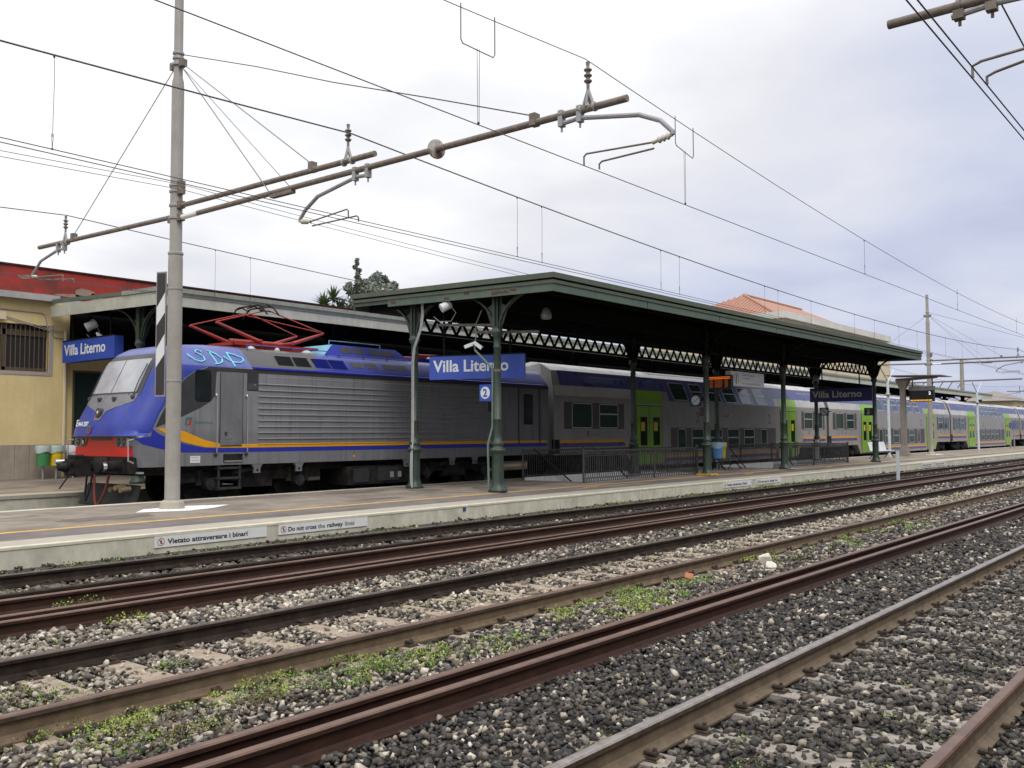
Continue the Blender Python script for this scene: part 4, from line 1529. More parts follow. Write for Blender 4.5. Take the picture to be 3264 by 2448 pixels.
def emblem(o, x, u, s, parent):
    """small green and red flag-like emblem; o = lower left corner"""
    o, x, u = Vector(o), Vector(x).normalized(), Vector(u).normalized()
    n = x.cross(u)
    P = lambda a, c: o + x * a * s + u * c * s + n * 0.002
    b = MB()
    b.prism([P(0.05, 0.62), P(0.25, 0.98), P(1.0, 1.0), P(0.9, 0.72), P(0.5, 0.78), P(0.35, 0.6)], n * 0.002)
    b.prism([P(0.0, 0.05), P(0.1, 0.55), P(0.32, 0.55), P(0.22, 0.05)], n * 0.002)
    b.build('emblem', 'logo_green', parent)
    b = MB()
    b.prism([P(0.32, 0.0), P(0.75, 0.05), P(0.80, 0.45), P(0.98, 0.66), P(0.62, 0.66), P(0.55, 0.40), P(0.55, 0.22), P(0.32, 0.14)], n * 0.002)
    b.build('emblem', 'logo_red', parent)


emblem((loco_front(0.22, 1.78, 0.03), LY + 0.22, 1.76), (0.06, -1, 0), (0.12, 0, 1), 0.20, loco)
emblem((12.05, LS - 0.003, 1.94), (1, 0, 0), (0, 0, 1), 0.19, loco)
text('TRENITALIA', 0.085, (12.28, LS - 0.003, 1.975), (1, 0, 0), (0, 0, 1), 'logo_green', loco, 'side_lettering', fit=0.50, depth=0.001)
# small print along the sole bar
for s, x, z, h_, fit in (('', 15.55, 1.16, 0.05, 0.27), ('', 15.55, 1.10, 0.05, 0.27), ('F 16.00', 16.45, 1.125, 0.06, 0.22), ('160', 20.05, 1.13, 0.09, 0.17), ('91 83 2464 287-8', 22.0, 1.145, 0.09, 1.35), ('', 18.2, 1.13, 0.05, 0.2)):
    if not s:
        b = MB()
        for k in range(5):
            b.box(x + k * 0.055, x + k * 0.055 + 0.042, LS - 0.003, LS - 0.001, z, z + 0.030)
        b.build('stencil_mark', 'grey_print', loco)
    else:
        text(s, h_, (x, LS - 0.003, z), (1, 0, 0), (0, 0, 1), 'grey_print', loco, 'side_lettering', fit=fit, depth=0.001)
b = MB()
b.box(12.20, 12.46, LS - 0.005, LS - 0.001, 1.07, 1.23)
pl_ = b.build('white_label', 'sign_white', loco)
b = MB()
b.box(12.23, 12.43, LS - 0.007, LS - 0.005, 1.185, 1.195)
b.box(12.23, 12.43, LS - 0.007, LS - 0.005, 1.125, 1.132)
b.build('print_line', 'grey_print', pl_)
b = MB()
b.box(17.15, 17.22, LS - 0.003, LS - 0.001, 1.10, 1.16)
b.build('yellow_mark', 'stripe_orange', loco)
# graffiti on the roof flank
def graf(pts):
    m = MB()
    out = []
    for x, z in pts:
        w = interp(z, WC)
        out.append((x, LY - w - 0.012, z + 0.006))
    m.tube(out, [0.011 + 0.012 * abs(math.sin(1.7 * i + len(out))) for i in range(len(out))], 5)
    m.build('graffiti', 'graffiti', loco)


graf([(12.62, 3.69), (12.55, 3.73), (12.47, 3.70), (12.46, 3.66), (12.55, 3.62), (12.62, 3.57), (12.62, 3.48), (12.50, 3.43), (12.36, 3.46), (12.24, 3.55), (12.20, 3.61)])
graf([(12.84, 3.68), (12.92, 3.42)])
graf([(12.80, 3.73), (13.00, 3.65), (13.12, 3.55), (13.08, 3.46), (12.95, 3.40), (12.85, 3.40)])
graf([(13.32, 3.71), (13.40, 3.36)])
graf([(13.18, 3.60), (13.30, 3.52), (13.42, 3.47), (13.60, 3.47), (13.72, 3.53), (13.72, 3.59), (13.55, 3.66), (13.30, 3.71)])
# bumper zone
XB_ = 10.83
b = MB()
b.prism([(XB_, LY - 1.22, 1.24), (XB_, LY + 1.22, 1.24), (XB_, LY + 1.20, 1.46), (XB_, LY + 0.72, 1.46), (XB_, LY + 0.62, 1.66), (XB_, LY - 0.62, 1.66), (XB_, LY - 0.72, 1.46), (XB_, LY - 1.20, 1.46)], (0.10, 0, 0))
b.build('bumper_panel', 'bumper_red', loco)
b = MB()
b.box(XB_ - 0.012, XB_ + 0.05, LY - 0.45, LY + 0.45, 1.60, 1.66)
b.build('top_slot', 'loco_dark', loco)
for s in (-1, 1):
    b = MB()
    b.prism([(XB_ - 0.02, LY + s * 0.70, 1.47), (XB_ - 0.02, LY + s * 1.22, 1.47), (XB_ - 0.02, LY + s * 1.22, 1.665), (XB_ - 0.02, LY + s * 0.62, 1.665)], (0.1, 0, 0))
    lamp = b.build('lamp_cluster', 'loco_silver', loco)
    for y in (0.80, 1.04):
        b = MB()
        b.lathe((XB_ - 0.015, LY + s * y, 1.565), [(0.088, 0), (0.088, 0.015), (0.07, 0.02)], 14, axis=(-1, 0, 0))
        b.build('lamp_bezel', 'loco_dark', lamp)
        b = MB()
        b.sphere((XB_ - 0.025, LY + s * y, 1.565), 0.062, 12, 6, (0.35, 1, 1))
        b.build('lens', 'lamp_glass' if s > 0 and y < 1 else 'glass_teal', lamp, smooth=True)
    b = MB()
    b.tube([(XB_ + 0.02, LY + s * 1.36, 1.62), (XB_ - 0.10, LY + s * 1.36, 1.60), (XB_ - 0.10, LY + s * 1.38, 1.15), (XB_ + 0.02, LY + s * 1.38, 1.10)], 0.020, 6)
    b.build('corner_handrail', 'galv', loco)
    # buffer
    b = MB()
    yb = LY + s * 0.88
    b.lathe((XB_ + 0.1, yb, 1.03), [(0.17, 0), (0.15, 0.10), (0.12, 0.12), (0.12, 0.44), (0.10, 0.44), (0.10, 0.58), (0.13, 0.60), (0.13, 0.64), (0.06, 0.66)], 16, axis=(-1, 0, 0))
    bf = b.build('buffer', 'undergear', loco, smooth=True)
    b = MB()
    b.lathe((XB_ - 0.36, yb, 1.03), [(0.104, 0), (0.104, 0.08)], 16, axis=(-1, 0, 0))
    b.build('plunger', 'chrome', bf, smooth=True)
b = MB()
b.box(XB_ + 0.0, XB_ + 0.25, LY - 1.30, LY + 1.30, 0.86, 1.22)
b.build('buffer_beam', 'undergear', loco)
b = MB()
b.box(XB_ - 0.004, XB_ + 0.1, LY - 0.30, LY + 0.30, 1.02, 1.23)
b.build('coupler_pocket', 'display_black', loco)
# automatic coupler in the middle: draw bar, head block with cone and pocket, electric boxes on top
b = MB()
b.cyl((XB_ + 0.1, LY, 1.02), (XB_ - 0.40, LY, 1.02), 0.13, 0.11, 12)
b.box(XB_ - 0.72, XB_ - 0.36, LY - 0.24, LY + 0.24, 0.82, 1.20)
b.lathe((XB_ - 0.72, LY + 0.13, 1.0), [(0.12, 0), (0.10, 0.08), (0.05, 0.18), (0.02, 0.2)], 12, axis=(-1, 0, 0))
b.box(XB_ - 0.80, XB_ - 0.70, LY - 0.22, LY - 0.04, 0.86, 0.92)
b.box(XB_ - 0.80, XB_ - 0.70, LY - 0.22, LY - 0.04, 1.08, 1.14)
cp = b.build('automatic_coupler', 'undergear', loco)
b = MB()
b.box(XB_ - 0.66, XB_ - 0.36, LY - 0.16, LY + 0.16, 1.21, 1.26)
b.cyl((XB_ - 0.70, LY + 0.10, 1.23), (XB_ - 0.36, LY + 0.10, 1.23), 0.06, n=10)
b.build('electric_head', 'undergear', cp)
b = MB()
b.cyl((XB_ - 0.90, LY + 0.30, 1.13), (XB_ - 0.60, LY + 0.28, 1.13), 0.05, n=10)
b.build('guide_horn', 'chrome', cp)
b = MB()
b.tube([(XB_ - 0.62, LY + 0.20, 0.84), (XB_ - 0.70, LY + 0.30, 0.66), (XB_ - 0.78, LY + 0.34, 0.52)], 0.018, 6)
b.build('release_handle', 'under_light', cp)
for y, dz, mt, r_ in ((0.32, 0.60, 'hose_black', 0.024), (-0.02, 0.68, 'hose_red', 0.030)):
    b = MB()
    pts_ = []
    for k in range(13):
        t = k / 12
        pts_.append((XB_ - 0.16 - 0.10 * math.sin(math.pi * t), LY + y - (0.66 if mt == 'hose_red' else 0.26) * t, 0.84 - dz * math.sin(math.pi * t) ** 0.75))
    b.tube(pts_, r_, 7)
    b.build('brake_hose', mt, loco, smooth=True)
for y, z in ((-1.0, 0.52), (-0.78, 0.56), (-0.55, 0.52)):
    b = MB()
    b.cyl((XB_ + 0.15, LY + y, z), (XB_ - 0.10, LY + y - 0.05, z - 0.02), 0.07, 0.055, 10)
    b.build('jumper_socket', 'brass', loco)
b = MB()
b.prism([(XB_ + 0.10, LY - 1.25, 0.12), (XB_ + 0.10, LY + 1.25, 0.12), (XB_ + 0.30, LY + 1.15, 0.60), (XB_ + 0.30, LY - 1.15, 0.60)], (0.05, 0, -0.02))
b.build('snowplough', 'under_light', loco)
b = MB()
b.box(10.95, 11.05, LS - 0.02, LS + 0.35, 0.86, 0.90)
b.build('front_step', 'galv', loco)
# steps under the cab door
b = MB()
for x in (12.98, 13.56):
    b.box(x - 0.03, x + 0.03, LS + 0.02, LS + 0.05, 0.40, 1.0)
for z in (0.42, 0.66, 0.90):
    b.box(12.96, 13.58, LS - 0.02, LS + 0.20, z, z + 0.05)
b.build('ladder', 'under_light', loco)
# solebar brackets
for x in (14.06, 15.34, 19.2, 21.15, 22.2):
    b = MB()
    hole = x in (14.06, 22.2)
    b.prism([(x - 0.16, LS + 0.01, 1.0), (x + 0.16, LS + 0.01, 1.0), (x + 0.09, LS + 0.01, 0.90), (x + 0.09, LS + 0.01, 0.78), (x - 0.09, LS + 0.01, 0.78), (x - 0.09, LS + 0.01, 0.90)], (0, 0.06, 0))
    k = b.build('lifting_bracket', 'loco_silver', loco)
    b = MB()
    b.cyl((x, LS + 0.005, 0.85), (x, LS + 0.012, 0.85), 0.035, n=10)
    b.build('lifting_eye', 'display_black', k)
b = MB()
b.box(11.2, LX1 - 0.2, LY - 1.1, LY + 1.1, 0.80, 1.0)
b.build('underframe', 'undergear', loco)
b = MB()
b.box(17.0, 19.6, LS + 0.05, LS + 1.2, 0.34, 0.84)
b.build('battery_box', 'undergear', loco)
b = MB()
b.box(18.1, 18.9, LS + 0.02, LS + 0.10, 0.42, 0.80)
b.build('equipment_door', 'under_light', loco)
b = MB()
b.box(17.2, 17.75, LS + 0.02, LS + 0.10, 0.40, 0.78)
b.build('equipment_door', 'under_light', loco)
for x in (18.55, 18.85):
    b = MB()
    b.box(x, x + 0.13, LS + 0.005, LS + 0.018, 0.50, 0.66)
    b.build('data_plate', 'galv', loco)


def wheelset(m, x, r_, y0=LS + 0.62, y1=LY + 0.80):
    for y in (LY - 0.72, LY + 0.72):
        m.lathe((x, y, r_), [(r_ + 0.03, -0.02), (r_ + 0.03, 0.02), (r_, 0.03), (r_, 0.13), (r_ - 0.07, 0.135), (0.12, 0.12)], 22, axis=(0, -1, 0))
    m.cyl((x, LY - 0.9, r_), (x, LY + 0.9, r_), 0.09, n=10)


def bogie(xc, wb, r_, parent, mat='undergear'):
    m = MB()
    yb = LY - 1.05
    m.box(xc - wb / 2 - 0.75, xc + wb / 2 + 0.75, yb - 0.08, yb + 0.08, r_ + 0.05, r_ + 0.28)
    m.box(xc - 0.5, xc + 0.5, yb - 0.10, yb + 0.10, r_ - 0.12, r_ + 0.12)
    m.box(xc - 0.35, xc + 0.35, yb, LY + 1.05, r_ - 0.05, r_ + 0.35)
    bo = m.build('bogie', mat, parent)
    for s in (-1, 1):
        m = MB()
        wheelset(m, xc + s * wb / 2, r_)
        m.build('wheelset', mat, bo, smooth=True)
        m = MB()
        x = xc + s * wb / 2
        m.cyl((x, yb - 0.20, r_), (x, yb + 0.1, r_), 0.15, n=12)
        m.cyl((x, yb - 0.22, r_), (x, yb - 0.19, r_), 0.09, n=10)
        m.build('axle_box', 'under_light', bo)
        for d in (-0.28, 0.28):
            m = MB()
            m.cyl((x + d, yb - 0.06, r_ - 0.02), (x + d, yb - 0.06, r_ + 0.34), 0.085, n=10)
            m.build('coil_spring', mat, bo)
    m = MB()
    m.cyl((xc - 0.75, yb - 0.16, r_ + 0.24), (xc - 0.05, yb - 0.16, r_ + 0.36), 0.055, n=8)
    m.build('damper', 'under_light', bo)
    return bo


bogie(14.22, 2.60, 0.55, loco)
bogie(21.55, 2.60, 0.55, loco)

# ------------------------------------------------------------------ double-deck coaches
CX = 26.45
CLEN = 26.0
CY = 19.47                       # near side of the coaches
coach = thing('passenger_coach', 'double-deck coach coupled directly behind the locomotive', 'train coach', (CX, LY, 0), 'double-deck coaches of the standing train')
HW = LY - CY
SEC = [(HW, 0.95), (HW, 3.04), (HW - 0.30, 3.97), (HW - 0.50, 4.12), (HW - 0.95, 4.26), (0.0, 4.33)]


def coach_sheet(i, x0, x1, name, mat, x0b=None, x1b=None):
    (w0, z0), (w1, z1) = SEC[i], SEC[i + 1]
    m = MB()
    for s in (-1, 1):
        m.add([(CX + x0, LY + s * w0, z0), (CX + x1, LY + s * w0, z0), (CX + (x1b if x1b is not None else x1), LY + s * w1, z1), (CX + (x0b if x0b is not None else x0), LY + s * w1, z1)], [(0, 1, 2, 3)])
    return m.build(name, mat, coach)


m = MB()
inset = [0, 0, 0.22, 0.34, 0.45, 0.50]
ring = lambda x, k: [(x + (k * e_), LY - w, z) for (w, z), e_ in zip(SEC, inset)] + [(x + (k * e_), LY + w, z) for (w, z), e_ in list(zip(SEC, inset))[::-1][1:]]
r0, r1 = ring(CX, 1), ring(CX + CLEN, -1)
n = len(r0)
m.add(r0 + r1, [(i, i + 1, n + i + 1, n + i) for i in range(n - 1)] + [(n - 1, 0, n, 2 * n - 1), tuple(range(n))[::-1], tuple(range(n, 2 * n))])
roofi = {3, 4, 5, 6}
m.mi = [1 if i in (2, 3, 4, 5, 6, 7) else 0 for i in range(n - 1)] + [0, 0, 0]
m.build('body_shell', ['coach_silver', 'coach_white'], coach)
# low skirt between the bogies
m = MB()
m.prism([(CX + 4.75, CY, 0.95), (CX + 5.25, CY, 0.40), (CX + 21.75, CY, 0.40), (CX + 22.2, CY, 0.95)], (0, 2 * HW, 0))
m.build('lower_skirt', 'coach_silver', coach)


def up_pt(x, z, eps=0.0):
    t = (z - 3.04) / (3.97 - 3.04)
    nrm = (0.952, 0.307)
    return Vector((CX + x, LY - HW + 0.30 * t - nrm[0] * eps, z + nrm[1] * eps))


def up_panel(x0, x1, z0, z1, name, mat, parent, eps, lean=0.0, th=0.004):
    m = MB()
    q = [up_pt(x0, z0, eps), up_pt(x1, z0, eps), up_pt(x1 - lean, z1, eps), up_pt(x0 - lean, z1, eps)]
    m.prism(q, Vector((0, -0.952, 0.307)) * th)
    return m.build(name, mat, parent)


def flat_panel(x0, x1, z0, z1, name, mat, parent, eps, th=0.004):
    m = MB()
    m.box(CX + x0, CX + x1, CY - eps - th, CY - eps, z0, z1)
    return m.build(name, mat, parent)


# upper band: violet over most of the length, with a pale strip beneath at the ends
up_panel(0.55, 25.45, 3.44, 3.955, 'violet_band', 'coach_violet', coach, 0.0015, th=0.003)
up_panel(8.15, 18.95, 3.06, 3.439, 'violet_band', 'coach_violet', coach, 0.0015, th=0.003)
up_panel(0.10, 5.40, 3.06, 3.436, 'pale_band', 'coach_white', coach, 0.0015, th=0.003)
up_panel(21.7, 25.9, 3.06, 3.436, 'pale_band', 'coach_white', coach, 0.0015, th=0.003)
# roof seams and rain rails
for x in (0.9, 2.8, 4.6, 6.4, 19.5, 21.4, 23.2, 25.0):
    m = MB()
    for a, c in ((3, 4), (4, 5)):
        (w0, z0), (w1, z1) = SEC[a], SEC[c]
        m.add([(CX + x, LY - w0, z0 + 0.006), (CX + x + 0.03, LY - w0, z0 + 0.006), (CX + x + 0.03, LY - w1, z1 + 0.006), (CX + x, LY - w1, z1 + 0.006)], [(0, 1, 2, 3)])
    m.build('roof_seam', 'loco_soot', coach)
for k in range(4):
    t = 0.15 + 0.22 * k
    (w0, z0), (w1, z1) = SEC[3], SEC[4]
    yy, zz = LY - (w0 + (w1 - w0) * t), z0 + (z1 - z0) * t + 0.006
    m = MB()
    m.add([(CX + 7.3, yy, zz), (CX + 18.7, yy, zz), (CX + 18.7, yy + 0.03, zz + 0.012), (CX + 7.3, yy + 0.03, zz + 0.012)], [(0, 1, 2, 3)])
    m.build('roof_groove', 'loco_soot', coach)
m = MB()
m.box(CX + 0.6, CX + 25.4, LY - HW + 0.290, LY - HW + 0.325, 3.965, 3.99)
m.build('rain_rail', 'frame_alu', coach)
for x0, x1 in ((2.5, 4.9), (6.6, 7.2), (20.2, 20.9), (22.2, 24.4)):
    q = up_panel(x0, x1, 3.80, 3.815, 'trim_strip', 'frame_alu', coach, 0.005)
for x0, x1 in ((2.2, 4.2), (22.3, 24.2)):
    gv = up_panel(x0, x1, 3.58, 3.80, 'vent_grille', 'number_blue', coach, 0.005, lean=0.10)
up_panel(20.6, 21.1, 3.55, 3.80, 'vent_grille', 'number_blue', coach, 0.005, lean=0.08)
# orange and blue bands
def band_end(xa, xb, flip):
    for z0, z1, mt, nmn in ((1.375, 1.475, 'stripe_orange', 'orange_band'), (1.22, 1.372, 'coach_violet', 'blue_band')):
        m = MB()
        if not flip:
            d0, d1 = (1.475 - z1) * 0.6, (1.475 - z0) * 0.6
            pts_ = [(xa, z0), (xb + d1, z0), (xb + d0, z1), (xa, z1)]
        else:
            d0, d1 = (1.475 - z1) * 0.6, (1.475 - z0) * 0.6
            pts_ = [(xa - d1, z0), (xb, z0), (xb, z1), (xa - d0, z1)]
        m.prism([(CX + x, CY - 0.001, z) for x, z in pts_], (0, -0.003, 0))
        m.build(nmn, mt, coach)


band_end(0.15, 4.55, False)
band_end(22.55, 25.85, True)
m = MB()
m.prism([(CX + 4.62, CY - 0.001, 1.375), (CX + 4.70, CY - 0.001, 1.375), (CX + 5.25, CY - 0.001, 0.72), (CX + 5.17, CY - 0.001, 0.72)], (0, -0.003, 0))
m.build('orange_band', 'stripe_orange', coach)
m = MB()
m.prism([(CX + 22.42, CY - 0.001, 1.375), (CX + 22.50, CY - 0.001, 1.375), (CX + 21.95, CY - 0.001, 0.72), (CX + 21.87, CY - 0.001, 0.72)], (0, -0.003, 0))
m.build('orange_band', 'stripe_orange', coach)
flat_panel(7.75, 19.25, 0.70, 0.79, 'orange_band', 'stripe_orange', coach, 0.001)
flat_panel(7.75, 19.25, 0.55, 0.697, 'blue_band', 'coach_violet', coach, 0.001)
# windows
WMESH = {}


def ring_mesh(w, h, r_, t, dep, key, bar=None, lean=0.0):
    """rounded window frame in its own x-z plane, depth towards -y, origin lower left"""
    if key in WMESH:
        return WMESH[key]
    m = MB()
    o_, i_ = rrect(0, w, 0, h, r_), rrect(t, w - t, t, h - t, max(0.01, r_ - t))
    n_ = len(o_)
    vs = [(x - lean * z / h, 0, z) for x, z in o_] + [(x - lean * z / h, 0, z) for x, z in i_] + [(x - lean * z / h, -dep, z) for x, z in o_] + [(x - lean * z / h, -dep, z) for x, z in i_]
    fs = []
    for k in range(n_):
        j = (k + 1) % n_
        fs += [(2 * n_ + k, 2 * n_ + j, 3 * n_ + j, 3 * n_ + k), (k, j, 2 * n_ + j, 2 * n_ + k), (n_ + k, 3 * n_ + k, 3 * n_ + j, n_ + j)]
    m.add(vs, fs)
    if bar:
        z = h * bar
        m.add([(t - lean * bar, -dep, z - 0.025), (w - t - lean * bar, -dep, z - 0.025), (w - t - lean * bar, -dep, z + 0.025), (t - lean * bar, -dep, z + 0.025)], [(0, 1, 2, 3)])
    o = m.build('w', 'frame_alu')
    me = o.data
    bpy.data.objects.remove(o)
    m = MB()
    m.add([(x - lean * z / h, -0.004, z) for x, z in i_], [tuple(range(n_))])
    o = m.build('w', 'glass_teal')
    pm = o.data
    bpy.data.objects.remove(o)
    WMESH[key] = (me, pm)
    return me, pm


TILT = math.atan2(0.30, 0.93)


def window(x, z, w, h, parent, bar=None, tilt=False, lean=0.0, eps=0.006, glass=None):
    key = (round(w, 2), round(h, 2), bar, round(lean, 2))
    me, pm = ring_mesh(w, h, 0.10, 0.035, 0.014, key, bar, lean)
    o = bpy.data.objects.new('window_frame', me)
    COL.objects.link(o)
    o.parent = parent
    off = -ORG[parent.name]
    if tilt:
        p = up_pt(x, z, eps)
        o.location = p + off
        o.rotation_euler.x = -TILT
    else:
        o.location = Vector((CX + x, CY - eps, z)) + off
    q = bpy.data.objects.new('pane', pm)
    COL.objects.link(q)
    q.parent = o
    return o


pw = flat_panel(0.62, 4.60, 1.88, 2.84, 'window_band', 'coach_panel', coach, 0.001)
window(1.08, 1.90, 1.30, 0.92, coach)
window(2.85, 1.90, 1.30, 0.92, coach, bar=0.58)
flat_panel(22.35, 25.70, 1.88, 2.84, 'window_band', 'coach_panel', coach, 0.001)
window(22.70, 1.90, 1.20, 0.92, coach, bar=0.58)
window(24.30, 1.90, 1.05, 0.92, coach)
flat_panel(8.25, 18.95, 0.93, 1.94, 'window_band', 'coach_panel', coach, 0.001)
for i, w in enumerate((0.72, 1.10, 1.20, 1.20, 1.15, 0.72)):
    window((8.80, 10.05, 11.75, 13.50, 15.25, 17.15)[i], 0.98, w, 0.92, coach, bar=None if i in (0, 5) else 0.56)
for i, w in enumerate((1.35, 1.05, 1.25, 1.25, 1.25, 1.25)):
    window((8.55, 10.35, 11.80, 13.45, 15.10, 16.80)[i], 3.09, w, 0.80, coach, bar=None if i == 0 else 0.55, tilt=True, lean=0.16)
# doors
for x in (5.50, 19.60):
    up_panel(x - 0.08, x + 2.06, 3.06, 3.434, 'green_door_head', 'coach_green', coach, 0.005, lean=-0.0)
    flat_panel(x - 0.08, x + 2.06, 2.86, 3.035, 'green_door_head', 'coach_green', coach, 0.002)
    flat_panel(x - 0.05, x + 2.03, 2.835, 2.862, 'door_lintel', 'frame_alu', coach, 0.012)
    flat_panel(x - 0.05, x + 2.03, 0.42, 2.83, 'door_recess', 'rubber', coach, 0.001)
    for k in range(2):
        xd = x + k * 1.0
        m = MB()
        m.box(CX + xd + 0.01, CX + xd + 0.97, CY - 0.022, CY - 0.006, 0.50, 2.80)
        dl = m.build('door_leaf', 'coach_green', coach)
        m = MB()
        m.prism([(CX + px_, CY - 0.0225, pz_) for px_, pz_ in rrect(xd + 0.28, xd + 0.80, 1.22, 2.36, 0.05)], (0, -0.004, 0))
        dw = m.build('door_window', 'glass_dark', dl)
        m = MB()
        m.box(CX + xd + 0.32, CX + xd + 0.62, CY - 0.0275, CY - 0.0267, 1.80, 2.16)
        m.build('yellow_notice', 'bin_yellow', dl)
    m = MB()
    m.box(CX + x + 0.0, CX + x + 1.98, CY - 0.06, CY - 0.002, 0.46, 0.50)
    m.build('door_step', 'galv', coach)
for x in (10.45, 18.0):
    text('2', 0.62, (CX + x, CY - 0.002, 2.18), (1, 0, 0), (0, 0, 1), 'number_blue', coach, 'class_number', bold=0.015, fit=0.33, depth=0.001)
emblem((CX + 2.02, CY - 0.002, 1.60), (1, 0, 0), (0, 0, 1), 0.20, coach)
text('TRENITALIA', 0.07, (CX + 2.30, CY - 0.002, 1.63), (1, 0, 0), (0, 0, 1), 'number_blue', coach, 'side_lettering', fit=0.55, depth=0.001)
emblem((CX + 23.3, CY - 0.002, 1.60), (1, 0, 0), (0, 0, 1), 0.20, coach)
bogie(2.9 + CX, 2.5, 0.46, coach)
bogie(23.3 + CX, 2.5, 0.46, coach)
m = MB()
m.box(CX + CLEN + 0.0, CX + CLEN + 0.36, LY - 0.85, LY + 0.85, 1.0, 3.4)
m.build('gangway_bellows', 'rubber', coach)
m = MB()
m.cyl((CX - 0.15, CY + 0.12, 1.05), (CX + 0.2, CY + 0.12, 1.05), 0.13, n=10)
m.box(CX + 0.02, CX + 0.32, CY - 0.015, CY + 0.1, 1.0, 1.5)
m.build('end_equipment', 'undergear', coach)
m = MB()
m.box(CX + 0.3, CX + 25.7, LY - 1.0, LY + 1.0, 0.78, 0.95)
m.build('underframe', 'undergear', coach)
COACH_LABELS = ['second double-deck coach, seen behind the far half of the green canopy', 'third double-deck coach, behind the platform display board', 'fourth double-deck coach, near the right edge of the picture', 'last double-deck coach, cut off by the right edge']
for k, lab in enumerate(COACH_LABELS):
    copy_thing(coach, (CX + 26.36 * (k + 1), LY, 0), lab)
# patchy remains of graffiti on the first coach only
m = MB()
m.box(CX + 10.9, CX + 11.5, CY - 0.003, CY - 0.001, 2.42, 2.62)
m.build('graffiti_patch', 'graf_yellow', coach)
m = MB()
m.prism([(CX + 13.0, CY - 0.003, 2.45), (CX + 13.9, CY - 0.003, 2.38), (CX + 14.4, CY - 0.003, 2.52), (CX + 13.6, CY - 0.003, 2.62)], (0, 0.002, 0))
m.build('graffiti_patch', 'rusty', coach)

# ------------------------------------------------------------------ green iron canopy on the middle platform
KX0, KX1, KY0, KY1 = 17.27, 46.60, 12.72, 19.50


def kz(x, y):
    return 5.42 + 0.021 * (y - KY0) + 0.0035 * (x - KX0)


can = thing('platform_canopy', 'dark green iron canopy over the middle platform', 'canopy', (32, 16.1, 0.29))


def strip(p0, p1, z0, z1, out, th, name, mat, parent):
    """long board between two plan points; z offsets below the roof edge, 'out' = outward normal"""
    m = MB()
    (xa, ya), (xb, yb) = p0, p1
    ox, oy = out[0] * th, out[1] * th
    za, zb = kz(xa, ya), kz(xb, yb)
    q = [(xa, ya, za + z0), (xb, yb, zb + z0), (xb, yb, zb + z1), (xa, ya, za + z1)]
    m.prism(q, (ox, oy, 0))
    return m.build(name, mat, parent)


YG_ = 18.15
for p0, p1, out in (((KX0, KY0), (KX1, KY0), (0, -1)), ((KX0, KY0 - 0.0), (KX0, KY1), (-1, 0)), ((KX1, KY0), (KX1, KY1), (1, 0)), ((KX0, KY1), (KX1, KY1), (0, 1))):
    short_end = out == (-1, 0)
    ex = 0.0
    strip(p0, p1, -0.125, 0.0, out, 0.085, 'gutter', 'gutter_green', can)
    strip(p0, p1, -0.165, -0.128, out, 0.030, 'moulding', 'iron_dark', can)
    strip(p0, p1, -0.245, -0.168, out, 0.055, 'moulding', 'gutter_green', can)
    if short_end:
        strip((KX0, KY0), (KX0, YG_), -0.43, -0.248, out, 0.030, 'fascia_board', 'canopy_green', can)
        strip((KX0 + 0.03, YG_ + 0.01), (KX0 + 0.03, KY1), -0.345, -0.248, out, 0.030, 'fascia_board', 'canopy_green', can)
    else:
        # boards butt-jointed every few metres
        L_len = (Vector(p1) - Vector(p0)).length
        k_n = max(1, round(L_len / 4.2))
        for k in range(k_n):
            a = Vector(p0).lerp(Vector(p1), k / k_n + (0.0006 if k else 0))
            c = Vector(p0).lerp(Vector(p1), (k + 1) / k_n - (0.0006 if k < k_n - 1 else 0))
            strip((a.x, a.y), (c.x, c.y), -0.43, -0.248, out, 0.030, 'fascia_board', 'canopy_green', can)
# corner posts of the gutter so the mitres close
for x, y in ((KX0, KY0), (KX1, KY0), (KX0, KY1), (KX1, KY1)):
    m = MB()
    sx, sy = (-1 if x == KX0 else 1), (-1 if y == KY0 else 1)
    z = kz(x, y)
    m.box(x, x + sx * 0.0848, y, y + sy * 0.0848, z - 0.1245, z - 0.0005)
    m.box(x, x + sx * 0.0548, y, y + sy * 0.0548, z - 0.2445, z - 0.1685)
    if y == KY0:
        m.box(x, x + sx * 0.0298, y, y + sy * 0.0298, z - 0.4295, z - 0.2485)
    m.build('corner_block', 'gutter_green', can)
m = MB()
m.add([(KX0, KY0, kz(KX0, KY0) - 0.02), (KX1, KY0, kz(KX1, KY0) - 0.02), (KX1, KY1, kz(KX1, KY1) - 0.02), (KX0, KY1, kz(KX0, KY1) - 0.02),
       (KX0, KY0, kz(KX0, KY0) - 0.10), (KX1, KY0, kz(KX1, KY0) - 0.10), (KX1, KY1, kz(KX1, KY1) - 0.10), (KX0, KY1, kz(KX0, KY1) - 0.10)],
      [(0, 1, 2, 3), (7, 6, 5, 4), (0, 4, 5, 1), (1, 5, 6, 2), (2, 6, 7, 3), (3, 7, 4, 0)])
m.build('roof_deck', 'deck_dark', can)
for k in range(8):
    y = KY0 + 0.45 + k * 0.84
    m = MB()
    m.prism([(KX0 + 0.1, y - 0.04, kz(KX0, y) - 0.22), (KX0 + 0.1, y + 0.04, kz(KX0, y) - 0.22), (KX0 + 0.1, y + 0.04, kz(KX0, y) - 0.105), (KX0 + 0.1, y - 0.04, kz(KX0, y) - 0.105)], (KX1 - KX0 - 0.2, 0, 0.0035 * (KX1 - KX0 - 0.2)))
    m.build('purlin', 'iron_dark', can)
COLX = [17.65, 28.62, 35.08, 45.93]
COLY = [14.70, 17.55]
CB, CC = 0.295, 4.26          # base and capital heights


